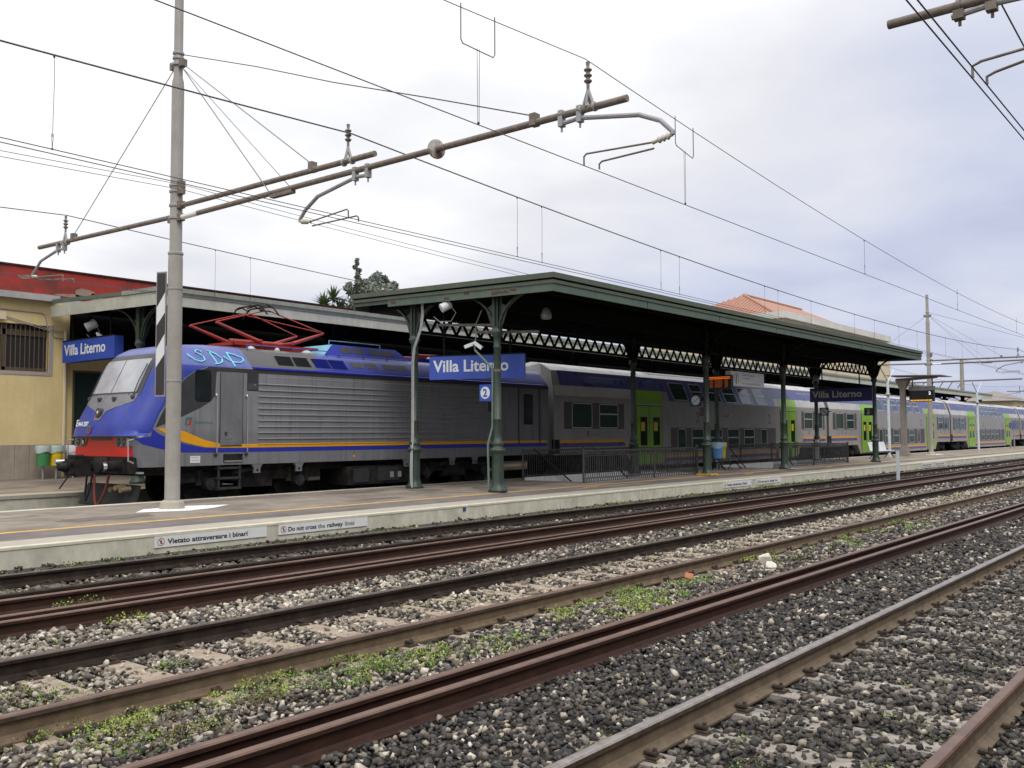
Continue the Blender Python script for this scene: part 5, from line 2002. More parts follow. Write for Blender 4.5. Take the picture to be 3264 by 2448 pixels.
def column_mesh():
    m = MB()
    m.lathe((0, 0, 0), [(0.235, 0.0), (0.235, 0.05), (0.20, 0.09), (0.165, 0.15), (0.145, 0.24), (0.142, 0.92), (0.150, 0.95), (0.195, 0.99), (0.200, 1.03), (0.165, 1.06), (0.115, 1.10), (0.150, 1.15), (0.155, 1.19), (0.110, 1.24),
                        (0.098, 1.36), (0.100, 1.74), (0.106, 1.75), (0.106, 1.79), (0.096, 1.80), (0.088, 3.50), (0.10, 3.52), (0.10, 3.56), (0.088, 3.58), (0.092, 3.80), (0.150, 3.88), (0.155, 3.93), (0.125, 3.97), (0.125, 4.02)], 12)
    return m


def bracket(m, cx, cy, dx, dy, reach, z0, z1, t=0.05):
    """curved iron bracket: quarter-arch rib plus a riveted gusset plate"""
    px, py = -dy, dx
    pts_ = []
    for k in range(9):
        a = math.pi / 2 * k / 8
        d = 0.10 + reach * (1 - math.cos(a))
        z = z0 + (z1 - z0) * math.sin(a)
        pts_.append((d, z))
    for (d0, a0), (d1, a1) in zip(pts_[:-1], pts_[1:]):
        c = Vector((cx + dx * (d0 + d1) / 2, cy + dy * (d0 + d1) / 2, (a0 + a1) / 2))
        u = Vector((dx * (d1 - d0) / 2, dy * (d1 - d0) / 2, (a1 - a0) / 2)) * 1.06
        n = Vector((px, py, 0)) * t
        w = u.cross(n).normalized() * 0.028
        m.obox(c, u, n, w)
    gz = z0 + (z1 - z0) * 0.55
    poly = [(0.09, z0 - 0.05), (0.09, z1 - 0.02), (0.17, z1 - 0.02), (0.16, gz + 0.1), (0.36, gz + 0.02), (0.20, z0 + 0.10)]
    m.prism([(cx + dx * d - px * 0.01, cy + dy * d - py * 0.01, z) for d, z in poly], (px * 0.02, py * 0.02, 0))


cproto = None
for iy, cy in enumerate(COLY):
    for ix, cx in enumerate(COLX):
        top = kz(cx, cy) - 0.24
        m = column_mesh()
        o = m.build('column', 'column_green')
        if cproto is None:
            cproto = o.data
        bpy.data.objects.remove(o)
        c = inst(cproto, 'column', can, Vector((cx, cy, CB)) - ORG[can.name])
        for p in cproto.polygons:
            p.use_smooth = True
        off = ORG[can.name]
        m = MB()
        m.box(cx - 0.085, cx + 0.085, cy - 0.085, cy + 0.085, CC, top)
        for s in (-1, 1):
            m.box(cx - 0.02, cx + 0.02, cy + s * 0.085, cy + s * 0.13, CC + 0.1, top)
            m.box(cx + s * 0.085, cx + s * 0.13, cy - 0.02, cy + 0.02, CC + 0.1, top)
        ORG[c.name] = Vector((cx, cy, CB))
        m.build('column_head', 'column_green', c)
        for dx, dy, rc in ((1, 0, 1.1), (-1, 0, 1.1), (0, 1, 1.25 if iy == 0 else 1.3), (0, -1, 1.25 if iy == 1 else 1.3)):
            if dx == -1 and ix == 0:
                continue
            m = MB()
            bracket(m, cx, cy, dx, dy, rc, CC + 0.06, top - 0.03)
            m.build('bracket', 'column_green' if ix == 0 else 'iron_dark', c)  # inner brackets coloured near-black to stand in for the canopy's shade
m = MB()
m.obox((COLX[1], COLY[0], CB + 0.03), (0.27, 0, 0), (0, 0.27, 0), (0, 0, 0.03))
m.build('yellow_plinth', 'yellow_line', can)
m = MB()
m.obox((COLX[2] + 0.1, COLY[0] - 0.1, CB + 0.02), (0.26, 0, 0), (0, 0.22, 0), (0, 0, 0.02))
m.build('worn_plinth', 'coping', can)
# lattice girders along the column rows and across
for cy in COLY:
    for xa, xb in ((COLX[0], COLX[1]), (COLX[1], COLX[2]), (COLX[2], COLX[3])):
        zt, zb = kz((xa + xb) / 2, cy) - 0.70, 4.47
        m = MB()
        m.box(xa + 0.09, xb - 0.09, cy - 0.06, cy + 0.06, zt, zt + 0.46)
        m.build('girder_top_chord', 'iron_dark', can)
        m = MB()
        m.box(xa + 0.09, xb - 0.09, cy - 0.05, cy + 0.05, zb - 0.07, zb)
        m.build('girder_bottom_chord', 'iron_dark', can)
        n = max(4, round((xb - xa - 0.2) / 0.52))
        st = (xb - xa - 0.2) / n
        for k in range(n):
            x0 = xa + 0.1 + k * st
            for s in (0, 1):
                m = MB()
                a, c2 = ((x0, zb), (x0 + st / 2, zt)) if s == 0 else ((x0 + st / 2, zt), (x0 + st, zb))
                d = Vector((c2[0] - a[0], 0, c2[1] - a[1]))
                nrm = Vector((-d.z, 0, d.x)).normalized() * 0.044
                yy = cy + (0.012 if s else -0.012)
                m.prism([(a[0] - nrm.x, yy - 0.01, a[1] - nrm.z), (a[0] + nrm.x, yy - 0.01, a[1] + nrm.z), (c2[0] + nrm.x, yy - 0.01, c2[1] + nrm.z), (c2[0] - nrm.x, yy - 0.01, c2[1] - nrm.z)], (0, 0.02, 0))
                m.build('lattice_bar', 'iron_dark', can)
for cx in COLX:
    zt = kz(cx, 16) - 0.42
    m = MB()
    m.box(cx - 0.07, cx + 0.07, KY0 + 0.15, KY1 - 0.25, zt, zt + 0.20)
    m.build('cross_beam', 'iron_dark', can)
# rust holes in the near end fascia
for y, z, w, h_ in ((16.05, -0.36, 0.16, 0.045), (15.35, -0.30, 0.10, 0.04), (14.35, -0.35, 0.62, 0.05), (13.9, -0.33, 0.18, 0.035), (17.95, -0.32, 0.10, 0.05)):
    for k in range(max(2, int(w / 0.09))):
        yy = y + (k - w / 0.18) * 0.09
        m = MB()
        zz = kz(KX0, yy) + z + rnd.uniform(-.012, .012)
        pts_ = [(KX0 - 0.032, yy + math.cos(a) * 0.055 * rnd.uniform(0.6, 1.2), zz + math.sin(a) * h_ * rnd.uniform(0.5, 1.1)) for a in np.linspace(0, 2 * math.pi, 9)[:-1]]
        m.prism(pts_, (-0.003, 0, 0))
        m.build('rust_patch', 'rust_patch', can)
# conduits on the back column, downpipe on the front one
for k, dx in enumerate((0.0, 0.045)):
    m = MB()
    x, y = COLX[0] - 0.16 - 0.02 * k, COLY[1] - 0.06 - dx * 1.5
    m.tube([(x - 0.02, y + 0.02, CB + 0.02), (x - 0.03, y + 0.02, CB + 0.45), (x + 0.02, y + 0.06, CB + 1.0), (x + 0.06, y + 0.06, CB + 1.3), (x + 0.07, y + 0.06, CB + 3.35), (x + 0.02, y - 0.05, CB + 3.7), (x - 0.06, y - 0.36, CB + 4.15), (x - 0.06, y - 0.42, CB + 4.5), (x - 0.05, y - 0.40, CB + 4.85)], 0.020, 7)
    m.build('conduit', 'pipe_white', can, smooth=True)
m = MB()
x, y = COLX[0] - 0.10, COLY[0] + 0.14
m.tube([(x - 0.02, y + 0.06, CB + 0.0), (x - 0.02, y + 0.05, CB + 0.3), (x - 0.02, y + 0.07, CB + 1.15), (x + 0.05, y - 0.02, CB + 1.6), (x + 0.05, y - 0.03, CB + 3.0)], 0.028, 8)
m.build('downpipe', 'pipe_green', can, smooth=True)
m = MB()
m.lathe((COLX[0], COLY[0], CB + 2.55), [(0.0915, 0), (0.0905, 0.45)], 12)
m.build('rusty_sleeve', 'tube_brown', can)
# bracket arm that carries the two cameras
m = MB()
m.tube([(COLX[0] - 0.02, COLY[0] + 0.12, 3.30), (COLX[0] - 0.05, 15.38, 3.80), (COLX[0] - 0.05, 15.40, 4.0)], 0.028, 8)
m.tube([(COLX[0] - 0.05, 15.40, 3.85), (COLX[0] - 0.03, 15.36, 4.2), (COLX[0], 15.40, 4.45), (COLX[0], 15.2, 4.8)], 0.016, 6)
m.build('camera_arm', 'pipe_green', can)
# tubes the hanging sign is slung from
m = MB()
m.tube([(17.75, 16.75, 4.55), (17.85, 14.9, 4.42)], 0.035, 6)
m.tube([(17.75, 15.6, 4.28), (18.3, 13.9, 4.22)], 0.035, 6)
m.build('sign_support', 'tube_brown', can)


def camera_thing(p, d, label):
    p, d = Vector(p), Vector(d).normalized()
    t = thing('security_camera', label, 'camera', p, 'white security cameras')
    s = d.cross(Vector((0, 0, 1))).normalized()
    u = s.cross(d)
    m = MB()
    m.obox(p + d * 0.08, d * 0.11, s * 0.042, u * 0.042)
    m.build('housing', 'plastic_white', t)
    m = MB()
    m.obox(p + d * 0.193, d * 0.006, s * 0.032, u * 0.032)
    m.build('lens', 'display_black', t)
    m = MB()
    m.sphere(p - d * 0.05, 0.045, 10, 6)
    m.build('mount', 'plastic_white', t, smooth=True)
    return t


camera_thing((17.58, 15.48, 3.95), (-0.55, 0.75, -0.35), 'white security camera on the green column arm, aimed left')
camera_thing((17.58, 15.32, 3.95), (0.25, -0.75, -0.60), 'white security camera on the green column arm, aimed right and down')
for x, y, z, lab in ((17.32, 16.10, 4.95, 'white horn loudspeaker under the near end of the green canopy'), (13.75, 27.15, 5.0, 'white horn loudspeaker under the pale canopy beside the yellow building')):
    t = thing('loudspeaker', lab, 'loudspeaker', (x, y, z))
    d = Vector((-0.75, 0.45, -0.45)).normalized()
    k = 1.0 if x > 15 else 1.2
    m = MB()
    m.lathe(Vector((x, y, z)) - d * 0.13 * k, [(0.085 * k, 0), (0.105 * k, 0.03 * k), (0.115 * k, 0.28 * k), (0.10 * k, 0.285 * k)], 16, axis=d)
    m.build('horn', 'plastic_white', t, smooth=True)
    m = MB()
    m.tube([(x - 0.02, y + 0.09, z + 0.05), (x, y + 0.09, z + 0.16), (x, y - 0.09, z + 0.16), (x - 0.02, y - 0.09, z + 0.05)], 0.012, 6)
    m.build('mounting_bracket', 'plastic_white', t)
    m = MB()
    m.tube([(x + 0.06, y - 0.08, z + 0.02), (x + 0.12, y - 0.22, z - 0.18), (x + 0.12, y - 0.05, z - 0.38), (x + 0.12, y + 0.35, z - 0.36), (x + 0.12, y + 0.55, z - 0.22)], 0.008, 5)
    m.build('cable', 'pipe_white', t)
# white bell-shaped lamp hanging under the canopy
for x, y, z, lab in ((18.6, 13.9, 4.55, 'white glass lamp globe under the near canopy corner'), (43.5, 16.6, 4.15, 'small hanging lamp above the far dark station sign')):
    t = thing('hanging_lamp', lab, 'lamp', (x, y, z))
    m = MB()
    m.lathe((x, y, z), [(0.03, 0.30), (0.10, 0.24), (0.14, 0.10), (0.13, 0.02), (0.08, 0.0)], 14)
    m.build('shade', 'galv', t, smooth=True)
    m = MB()
    m.cyl((x, y, z + 0.3), (x, y, z + 0.75), 0.015, n=6)
    m.build('rod', 'iron_dark', t)

# ------------------------------------------------------------------ signs under the canopy
def station_sign(A, B_, z0, z1, th, label, mat, lmat, txt, hang=None, bold=0.022, frame=None):
    """board between plan points A (left end of the text) and B_"""
    A, B_ = Vector((*A, 0)), Vector((*B_, 0))
    x = (B_ - A).normalized()
    n = x.cross(Vector((0, 0, 1)))
    c = (A + B_) / 2
    t = thing('station_name_sign', label, 'sign', (c.x, c.y, z0), 'station name signs')
    m = MB()
    m.prism([A + Vector((0, 0, z0)), B_ + Vector((0, 0, z0)), B_ + Vector((0, 0, z1)), A + Vector((0, 0, z1))], -n * th)
    m.build('board', mat, t)
    m = MB()
    m.prism([A + Vector((0, 0, z1)) + n * 0.01, B_ + Vector((0, 0, z1)) + n * 0.01, B_ + Vector((0, 0, z1 + 0.035)) + n * 0.01, A + Vector((0, 0, z1 + 0.035)) + n * 0.01], -n * (th + 0.02))
    m.build('top_trim', 'iron_dark', t)
    L = (B_ - A).length
    h_ = z1 - z0
    text(txt, h_ * 0.70, A + x * L * 0.045 + Vector((0, 0, z0 + h_ * 0.33)) + n * 0.004, x, (0, 0, 1), lmat, t, bold=bold, fit=L * 0.80, depth=0.003)
    for k in hang or ():
        p = A.lerp(B_, k[0]) - n * th / 2
        m = MB()
        m.cyl((p.x, p.y, z1 + 0.03), (p.x, p.y, k[1]), 0.03, n=8)
        m.build('hanger', 'iron_dark', t)
    return t


station_sign((17.6, 16.96), (18.5, 14.53), 3.12, 3.725, 0.12, 'bright blue Villa Literno sign hung at the near end of the green canopy', 'sign_blue', 'letter_white', 'Villa Literno', [(0.15, 4.95), (0.85, 4.95)])
station_sign((13.6, 28.65), (13.6, 25.55), 3.94, 4.58, 0.28, 'blue Villa Literno sign on the yellow building side, behind the locomotive nose', 'sign_blue', 'letter_white', 'Villa Literno', [(0.12, 5.3), (0.45, 5.3), (0.85, 5.3)])
station_sign((45.0, 17.50), (45.0, 14.50), 3.19, 3.83, 0.12, 'blue Villa Literno sign in painted shade at the far end of the green canopy', 'sign_blue_shaded', 'letter_dull', 'Villa Literno', [(0.2, 5.0), (0.8, 5.0)])


def square_sign(x, y0, y1, z0, z1, name, label, body, inner, draw, grp, ring_mat='letter_white'):
    t = thing(name, label, 'sign', (x, (y0 + y1) / 2, z0), grp)
    m = MB()
    m.box(x, x + 0.05, y0, y1, z0, z1)
    m.build('board', body, t)
    c = Vector((x - 0.001, (y0 + y1) / 2, (z0 + z1) / 2))
    m = MB()
    m.lathe(c, [((y1 - y0) * 0.40, 0), ((y1 - y0) * 0.40, 0.003)], 24, axis=(-1, 0, 0))
    m.build('disc', ring_mat, t)
    draw(t, c + Vector((-0.005, 0, 0)), y1 - y0)
    m = MB()
    m.box(x + 0.01, x + 0.04, y0 - 0.12, y0, (z0 + z1) / 2 - 0.02, (z0 + z1) / 2 + 0.02)
    m.build('bracket', 'iron_dark', t)
    return t


def draw_two(mt):
    def fn(t, c, s):
        text('2', s * 0.72, c + Vector((0, s * 0.19, -s * 0.25)), (0, -1, 0), (0, 0, 1), mt, t, bold=0.03, fit=s * 0.36, depth=0.001)
    return fn


def draw_stairs(t, c, s):
    m = MB()
    n = 5
    for k in range(n):
        y = s * 0.28 - k * s * 0.56 / n
        z = -s * 0.22 + k * s * 0.44 / n
        m.box(c.x - 0.001, c.x, c.y + y, c.y + y - s * 0.56 / n, c.z + z, c.z + z + s * 0.035)
        m.box(c.x - 0.001, c.x, c.y + y - s * 0.56 / n, c.y + y - s * 0.56 / n + s * 0.035, c.z + z, c.z + z + s * 0.44 / n)
    m.build('stairs_symbol', 'black_print', t)


def draw_slash(t, c, s):
    m = MB()
    m.obox(c, (0.001, 0, 0), Vector((0, -s * 0.2, -s * 0.2)), Vector((0, -s * 0.02, s * 0.02)))
    m.build('slash_symbol', 'sign_blue_shaded', t)


square_sign(17.62, 14.88, 15.26, 2.52, 2.93, 'platform_number_sign', 'blue square sign with a white 2 on the nearest column', 'sign_blue', None, draw_two('sign_blue'), 'platform number signs')
square_sign(45.88, 14.78, 15.18, 2.51, 2.88, 'platform_number_sign', 'square sign with a ringed 2 in painted shade on the last near column', 'sign_blue_shaded', None, draw_two('letter_dull'), 'platform number signs', 'loco_soot')
square_sign(28.58, 14.88, 15.27, 2.61, 3.01, 'stairs_sign', 'blue square stairs pictogram sign on the second near column', 'sign_blue_shaded', None, draw_stairs, 'pictogram signs on columns')
square_sign(45.88, 16.92, 17.36, 2.54, 2.94, 'stairs_sign', 'square pictogram sign with a slash in painted shade on the last back column', 'sign_blue_shaded', None, draw_slash, 'pictogram signs on columns', 'letter_dull')
m = MB()
m.box(28.64, 28.66, 14.80, 14.97, 2.27, 2.57)
tag(m.build('paper_notice', 'brown_blind', loc=(28.65, 14.9, 2.27)), 'small brown notice under the stairs pictogram sign', 'notice')
# LED departure board
t = thing('departure_board', 'black departure board with glowing orange rows under the canopy', 'display', (30.2, 14.95, 3.27))
m = MB()
m.box(30.2, 30.38, 14.55, 15.42, 3.24, 3.74)
m.build('case', 'display_black', t)
for k in range(2):
    m = MB()
    m.box(30.192, 30.199, 14.58, 15.38, 3.655 - k * 0.05, 3.675 - k * 0.05)
    m.build('led_line', 'led_orange', t)
for k in range(8):
    z = 3.575 - k * 0.038
    for y0, w, nn in ((15.36, 0.13, 2), (15.16, 0.28, 5), (14.78, 0.12, 2)):
        m = MB()
        y = y0
        for j in range(nn):
            ww = w / nn * rnd.uniform(0.5, 0.95)
            m.box(30.193, 30.199, y, y - ww, z, z + 0.014)
            y -= w / nn
        m.build('led_row', 'led_dim', t)
m = MB()
m.cyl((30.3, 15.0, 3.74), (30.3, 15.0, 5.0), 0.03, n=8)
m.build('hanger', 'iron_dark', t)
# white yellow-line notice, parallel to the track
t = thing('warning_sign', 'white hanging sign with a red oval symbol beside the departure board', 'sign', (32.3, 14.9, 3.40))
m = MB()
m.box(30.92, 33.75, 14.90, 15.10, 3.40, 3.93)
m.build('board', 'sign_white', t)
m = MB()
for k in range(20):
    a0, a1 = 2 * math.pi * k / 20, 2 * math.pi * (k + 1) / 20
    m.add([(31.38 + r_ * 0.19 * math.cos(a), 14.898, 3.665 + r_ * 0.19 * math.sin(a)) for r_, a in ((1, a0), (1, a1), (0.86, a1), (0.86, a0))], [(0, 1, 2, 3)])
m.build('red_ring', 'red_print', t)
m = MB()
m.prism([(31.33, 14.898, 3.52), (31.42, 14.898, 3.52), (31.40, 14.898, 3.68), (31.45, 14.898, 3.78), (31.35, 14.898, 3.80), (31.31, 14.898, 3.68)], (0, -0.001, 0))
m.build('figure', 'grey_print', t)
m = MB()
m.prism([(31.30, 14.8975, 3.50), (31.46, 14.8975, 3.50), (31.44, 14.8975, 3.56), (31.34, 14.8975, 3.56)], (0, -0.001, 0))
m.build('yellow_stroke', 'bin_yellow', t)
for s, z, w in (('È vietato oltrepassare', 3.79, 1.05), ('la linea gialla', 3.67, 0.62), ('Do not go beyond the yellow line', 3.48, 1.55)):
    text(s, 0.10, (31.85, 14.899, z), (1, 0, 0), (0, 0, 1), 'grey_print', t, fit=w, depth=0.0005)
m = MB()
m.cyl((31.4, 15.0, 3.93), (31.4, 15.0, 5.0), 0.025, n=8)
m.cyl((33.3, 15.0, 3.93), (33.3, 15.0, 5.0), 0.025, n=8)
m.build('hanger', 'iron_dark', t)

# ------------------------------------------------------------------ railings round the stair wells
def bal_mesh():
    m = MB()
    m.cyl((0, 0, 0.14), (0, 0, 0.76), 0.0115, n=5, caps=False)
    for z in (0.075, 0.83):
        for k in range(8):
            a0, a1 = 2 * math.pi * k / 8, 2 * math.pi * (k + 1) / 8
            for r0_, r1_ in ((0.044, 0.056),):
                m.add([(r0_ * math.cos(a0), -0.006, z + r0_ * 1.15 * math.sin(a0)), (r0_ * math.cos(a1), -0.006, z + r0_ * 1.15 * math.sin(a1)), (r1_ * math.cos(a1), -0.006, z + r1_ * 1.15 * math.sin(a1)), (r1_ * math.cos(a0), -0.006, z + r1_ * 1.15 * math.sin(a0)),
                       (r0_ * math.cos(a0), 0.006, z + r0_ * 1.15 * math.sin(a0)), (r0_ * math.cos(a1), 0.006, z + r0_ * 1.15 * math.sin(a1)), (r1_ * math.cos(a1), 0.006, z + r1_ * 1.15 * math.sin(a1)), (r1_ * math.cos(a0), 0.006, z + r1_ * 1.15 * math.sin(a0))],
                      [(0, 1, 2, 3), (7, 6, 5, 4), (3, 2, 6, 7)])
    o = m.build('b', 'fence_iron')
    me = o.data
    bpy.data.objects.remove(o)
    return me


BAL = bal_mesh()


def fence(p0, p1, label, posts=(0, 1)):
    p0, p1 = Vector((*p0, 0.295)), Vector((*p1, 0.295))
    d = p1 - p0
    L = d.length
    x = d / L
    t = thing('iron_railing', label, 'railing', p0, 'iron railings round the stair wells')
    ang = math.atan2(x.y, x.x)
    for z, r_ in ((0.905, 0.022), (0.765, 0.010), (0.135, 0.010), (0.025, 0.010)):
        m = MB()
        m.cyl(p0 + Vector((0, 0, z)), p1 + Vector((0, 0, z)), r_, n=6)
        m.build('rail', 'fence_iron', t)
    for k in posts:
        q = p0 + d * k
        m = MB()
        m.cyl(q, q + Vector((0, 0, 0.93)), 0.030, n=8)
        m.sphere(q + Vector((0, 0, 0.94)), 0.035, 8, 5)
        m.build('post', 'fence_iron', t)
    n = int(L / 0.115)
    for k in range(1, n):
        o = inst(BAL, 'baluster', t, x * (L * k / n))
        o.rotation_euler.z = ang
    return t


fence((22.20, 15.30), (29.05, 15.30), 'long near railing of the first stair well, in front of the coach door', (0, 0.58, 1))
fence((22.60, 17.82), (29.05, 17.82), 'rear railing of the first stair well, nearer the locomotive', (0, 0.5, 1))
fence((29.12, 15.36), (29.12, 17.76), 'short cross railing closing the first stair well', (0, 1))
fence((35.35, 15.30), (43.85, 15.30), 'near railing of the second stair well, right of the bins', (0.1, 0.5, 1))
fence((34.6, 17.82), (43.85, 17.82), 'rear railing of the second stair well', (0, 0.35, 0.7, 1))
fence((43.92, 15.36), (43.92, 17.76), 'short cross railing closing the second stair well', (0, 1))
m = MB()
m.cyl((28.75, 15.15, 0.29), (28.75, 15.15, 1.22), 0.045, n=10)
m.sphere((28.75, 15.15, 1.25), 0.06, 10, 6)
tag(m.build('green_bollard', 'column_green', loc=(28.75, 15.15, 0.29)), 'slim green post beside the second near column', 'post')
m = MB()
m.box(43.98, 44.14, 16.75, 16.90, 0.29, 1.36)
tag(m.build('ticket_validator', 'plastic_white', loc=(44.06, 16.8, 0.29)), 'white ticket validator box at the end of the second railing', 'validator')


def bin_thing(x, y, z, col, bag, label, r_=0.20, h_=0.52, leg=True):
    t = thing('litter_bin', label, 'bin', (x, y, z), 'recycling bins')
    zb = z + (0.40 if leg else 0.0)
    m = MB()
    m.lathe((x, y, zb), [(r_ * 0.88, 0), (r_ * 0.92, 0.02), (r_ * 0.97, h_ * 0.98), (r_, h_), (r_, h_ + 0.03)], 16)
    m.build('drum', col, t, smooth=True)
    for k in range(4):
        m = MB()
        rr = r_ * (0.85 + 0.03 * k) + 0.006
        m.lathe((x, y, zb + 0.08 + k * 0.10), [(rr - 0.008, 0), (rr + 0.003, 0.01), (rr + 0.003, 0.02), (rr - 0.008, 0.03)], 16)
        m.build('hoop', col, t, smooth=True)
    m = MB()
    n = 18
    vs, fs = [], []
    for j, (rr, hh) in enumerate(((r_ * 0.9, h_ + 0.04), (r_ + 0.02, h_ + 0.05), (r_ + 0.035, h_ - 0.03), (r_ + 0.02, h_ - 0.16))):
        for k in range(n):
            a = 2 * math.pi * k / n
            q = rr + (0.014 * math.sin(5 * a + j) if j > 1 else 0)
            vs.append((x + q * math.cos(a), y + q * math.sin(a), zb + hh + (0.03 * math.sin(3 * a) if j == 3 else 0)))
    for j in range(3):
        for k in range(n):
            fs.append((j * n + k, j * n + (k + 1) % n, (j + 1) * n + (k + 1) % n, (j + 1) * n + k))
    m.add(vs, fs)
    m.build('bag', bag, t, smooth=True)
    if leg:
        m = MB()
        m.cyl((x, y, z), (x, y, zb), 0.03, n=8)
        m.build('stand', 'galv', t)
    return t


bin_thing(32.95, 16.50, 0.29, 'bin_blue', 'bag_blue', 'blue recycling bin with a pale blue bag beside the second near column', 0.22, 0.60)
bin_thing(33.42, 16.60, 0.29, 'bin_yellow', 'bag_yellow', 'yellow recycling bin right of the blue one under the canopy', 0.22, 0.60)
bin_thing(12.95, 28.35, 0.43, 'bin_green', 'bag_clear', 'green litter bin against the stone foot of the yellow building', 0.20, 0.55)
bin_thing(13.32, 28.30, 0.43, 'bin_yellow', 'bag_clear', 'yellow litter bin between the green and the white bins', 0.20, 0.55)
bin_thing(13.85, 28.35, 0.43, 'plastic_white', 'plastic_white', 'white litter bin half hidden by the locomotive buffer', 0.20, 0.55)


def bench(x, y, label, mat, n=3, mesh=False):
    t = thing('bench', label, 'bench', (x, y, 0.29), 'platform benches')
    m = MB()
    m.box(x - 0.05, x + n * 0.55 + 0.05, y - 0.03, y + 0.03, 0.62, 0.67)
    m.build('beam', 'galv', t)
    for k in range(n):
        x0 = x + k * 0.55 + 0.03
        m = MB()
        m.box(x0, x0 + 0.48, y - 0.26, y + 0.18, 0.70, 0.73)
        m.build('seat', mat, t)
        m = MB()
        m.prism([(x0, y + 0.18, 0.73), (x0 + 0.48, y + 0.18, 0.73), (x0 + 0.48, y + 0.30, 1.18), (x0, y + 0.30, 1.18)], (0, 0.025, 0))
        m.build('backrest', mat, t)
    for k in (0.15, n * 0.55 - 0.15):
        m = MB()
        m.tube([(x + k, y - 0.28, 0.30), (x + k, y - 0.05, 0.60), (x + k, y + 0.05, 0.60), (x + k, y + 0.26, 0.30)], 0.02, 6)
        m.build('leg', 'iron_dark', t)
    return t


bench(32.6, 16.35, 'dark bench in front of the coloured bins under the canopy', 'wood_seat', 3)
bench(50.6, 16.3, 'white metal bench beyond the last green column', 'plastic_white', 5)

# ------------------------------------------------------------------ pale canopy along the station building
c1 = thing('platform_canopy', 'long pale grey-green canopy behind the train along the station building', 'canopy', (60, 25.5, 0.4))
QX0, QX1, QY0, QY1 = 13.30, 108.5, 22.6, 28.75
m = MB()
m.box(QX0, QX1, QY0 - 0.03, QY0, 5.16, 5.48)
m.build('fascia_board', 'pale_fascia', c1)
m = MB()
m.box(QX0 - 0.02, QX1, QY0 - 0.075, QY0 - 0.0301, 5.485, 5.52)
m.box(QX0 - 0.02, QX1, QY0 - 0.06, QY0 - 0.0301, 5.44, 5.484)
m.build('moulding', 'pale_gutter', c1)
m = MB()
m.box(QX0 - 0.05, QX1, QY0 - 0.10, QY0 - 0.0, 5.522, 5.64)
m.build('gutter', 'pale_gutter', c1)
m = MB()
m.prism([(QX0 - 0.03, QY0, 5.17), (QX0 - 0.03, QY1, 5.33), (QX0 - 0.03, QY1, 5.66), (QX0 - 0.03, QY0, 5.52)], (0.03, 0, 0))
m.build('end_fascia', 'pale_fascia', c1)
m = MB()
m.prism([(QX0 - 0.07, QY0 - 0.1, 5.525), (QX0 - 0.07, QY0 + 1.9, 5.575), (QX0 - 0.07, QY0 + 1.9, 5.69), (QX0 - 0.07, QY0 - 0.1, 5.64)], (0.08, 0, 0))
m.build('end_gutter', 'pale_gutter', c1)
m = MB()
m.prism([(QX0 - 0.05, QY0 + 1.92, 5.58), (QX0 - 0.05, QY1, 5.74), (QX0 - 0.05, QY1, 5.86), (QX0 - 0.05, QY0 + 1.92, 5.68)], (0.06, 0, 0))
m.build('rusty_gutter', 'canopy_green', c1)
m = MB()
m.prism([(QX0, QY0, 5.42), (QX0, QY1, 5.58), (QX0, QY1, 5.64), (QX0, QY0, 5.50)], (QX1 - QX0 - 0.02, 0, 0))
m.build('roof_deck', 'deck_dark', c1)
xx_ = 13.85
while xx_ < 107:
    m = column_mesh()
    o = m.build('column', 'column_green')
    bpy.data.objects.remove(o)
    c = inst(cproto, 'column', c1, Vector((xx_, 24.6, 0.38)) - ORG[c1.name])
    ORG[c.name] = Vector((xx_, 24.6, 0.38))
    m = MB()
    m.box(xx_ - 0.09, xx_ + 0.09, 24.51, 24.69, 4.35, 5.42)
    m.build('column_head', 'column_green', c)
    for dx, dy, rc in ((1, 0, 1.0), (-1, 0, 1.0), (0, 1, 1.4), (0, -1, 1.4)):
        if dx == -1 and xx_ < 15:
            continue
        m = MB()
        bracket(m, xx_, 24.6, dx, dy, rc, 4.40, 5.36)
        m.build('bracket', 'column_green' if xx_ < 16 else 'iron_dark', c)  # shade under the pale canopy put into the inner brackets' colour
    xx_ += 7.0
for y in (23.4, 24.6, 26.2, 27.6):
    m = MB()
    m.box(QX0 + 0.1, QX1 - 0.1, y - 0.05, y + 0.05, 5.24 + (y - 22.6) * 0.026, 5.40 + (y - 22.6) * 0.026)
    m.build('purlin', 'iron_dark', c1)
# small camera under its end
camera_thing((13.75, 26.75, 4.70), (0.2, -0.7, -0.45), 'white security camera above the station sign by the yellow building')

# ------------------------------------------------------------------ station building
sb = thing('station_building', 'yellow station building with red parapet and barred window', 'building', (20, 29, 0.4))
BY = 29.0
WX0, WX1, WZ0, WZ1 = 10.4, 13.36, 3.66, 5.08
m = MB()
for x0, x1, z0, z1 in ((-8, WX0, 1.45, 5.80), (WX1, 14.12, 1.45, 5.80), (WX0, WX1, 1.45, WZ0), (WX0, WX1, WZ1, 5.80), (14.12, 15.9, 3.72, 5.8)):
    m.box(x0, x1, BY, BY + 0.25, z0, z1)
m.build('wall', 'plaster_yellow', sb)
m = MB()
m.box(-8, 9.0, BY - 0.03, BY + 0.2, 0.30, 1.448)
m.build('stone_dado', 'dado_stone', sb)
for k in range(12):
    m = MB()
    x_ = 9.0 + k * 0.425
    dy_ = rnd.uniform(0, 0.006)
    m.box(x_ + 0.004, x_ + 0.421, BY - 0.03 - dy_, BY + 0.2, 0.30, 1.446)
    m.build('stone_slab', 'dado_stone', sb)
m = MB()
m.box(9.0, 14.10, BY - 0.015, BY + 0.1, 0.31, 1.44)
m.build('dado_joint', 'brown_blind', sb)
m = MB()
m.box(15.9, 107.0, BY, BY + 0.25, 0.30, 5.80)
m.build('shaded_wall', 'wall_shade_brown', sb)  # canopy shade put into the wall colour from here on
m = MB()
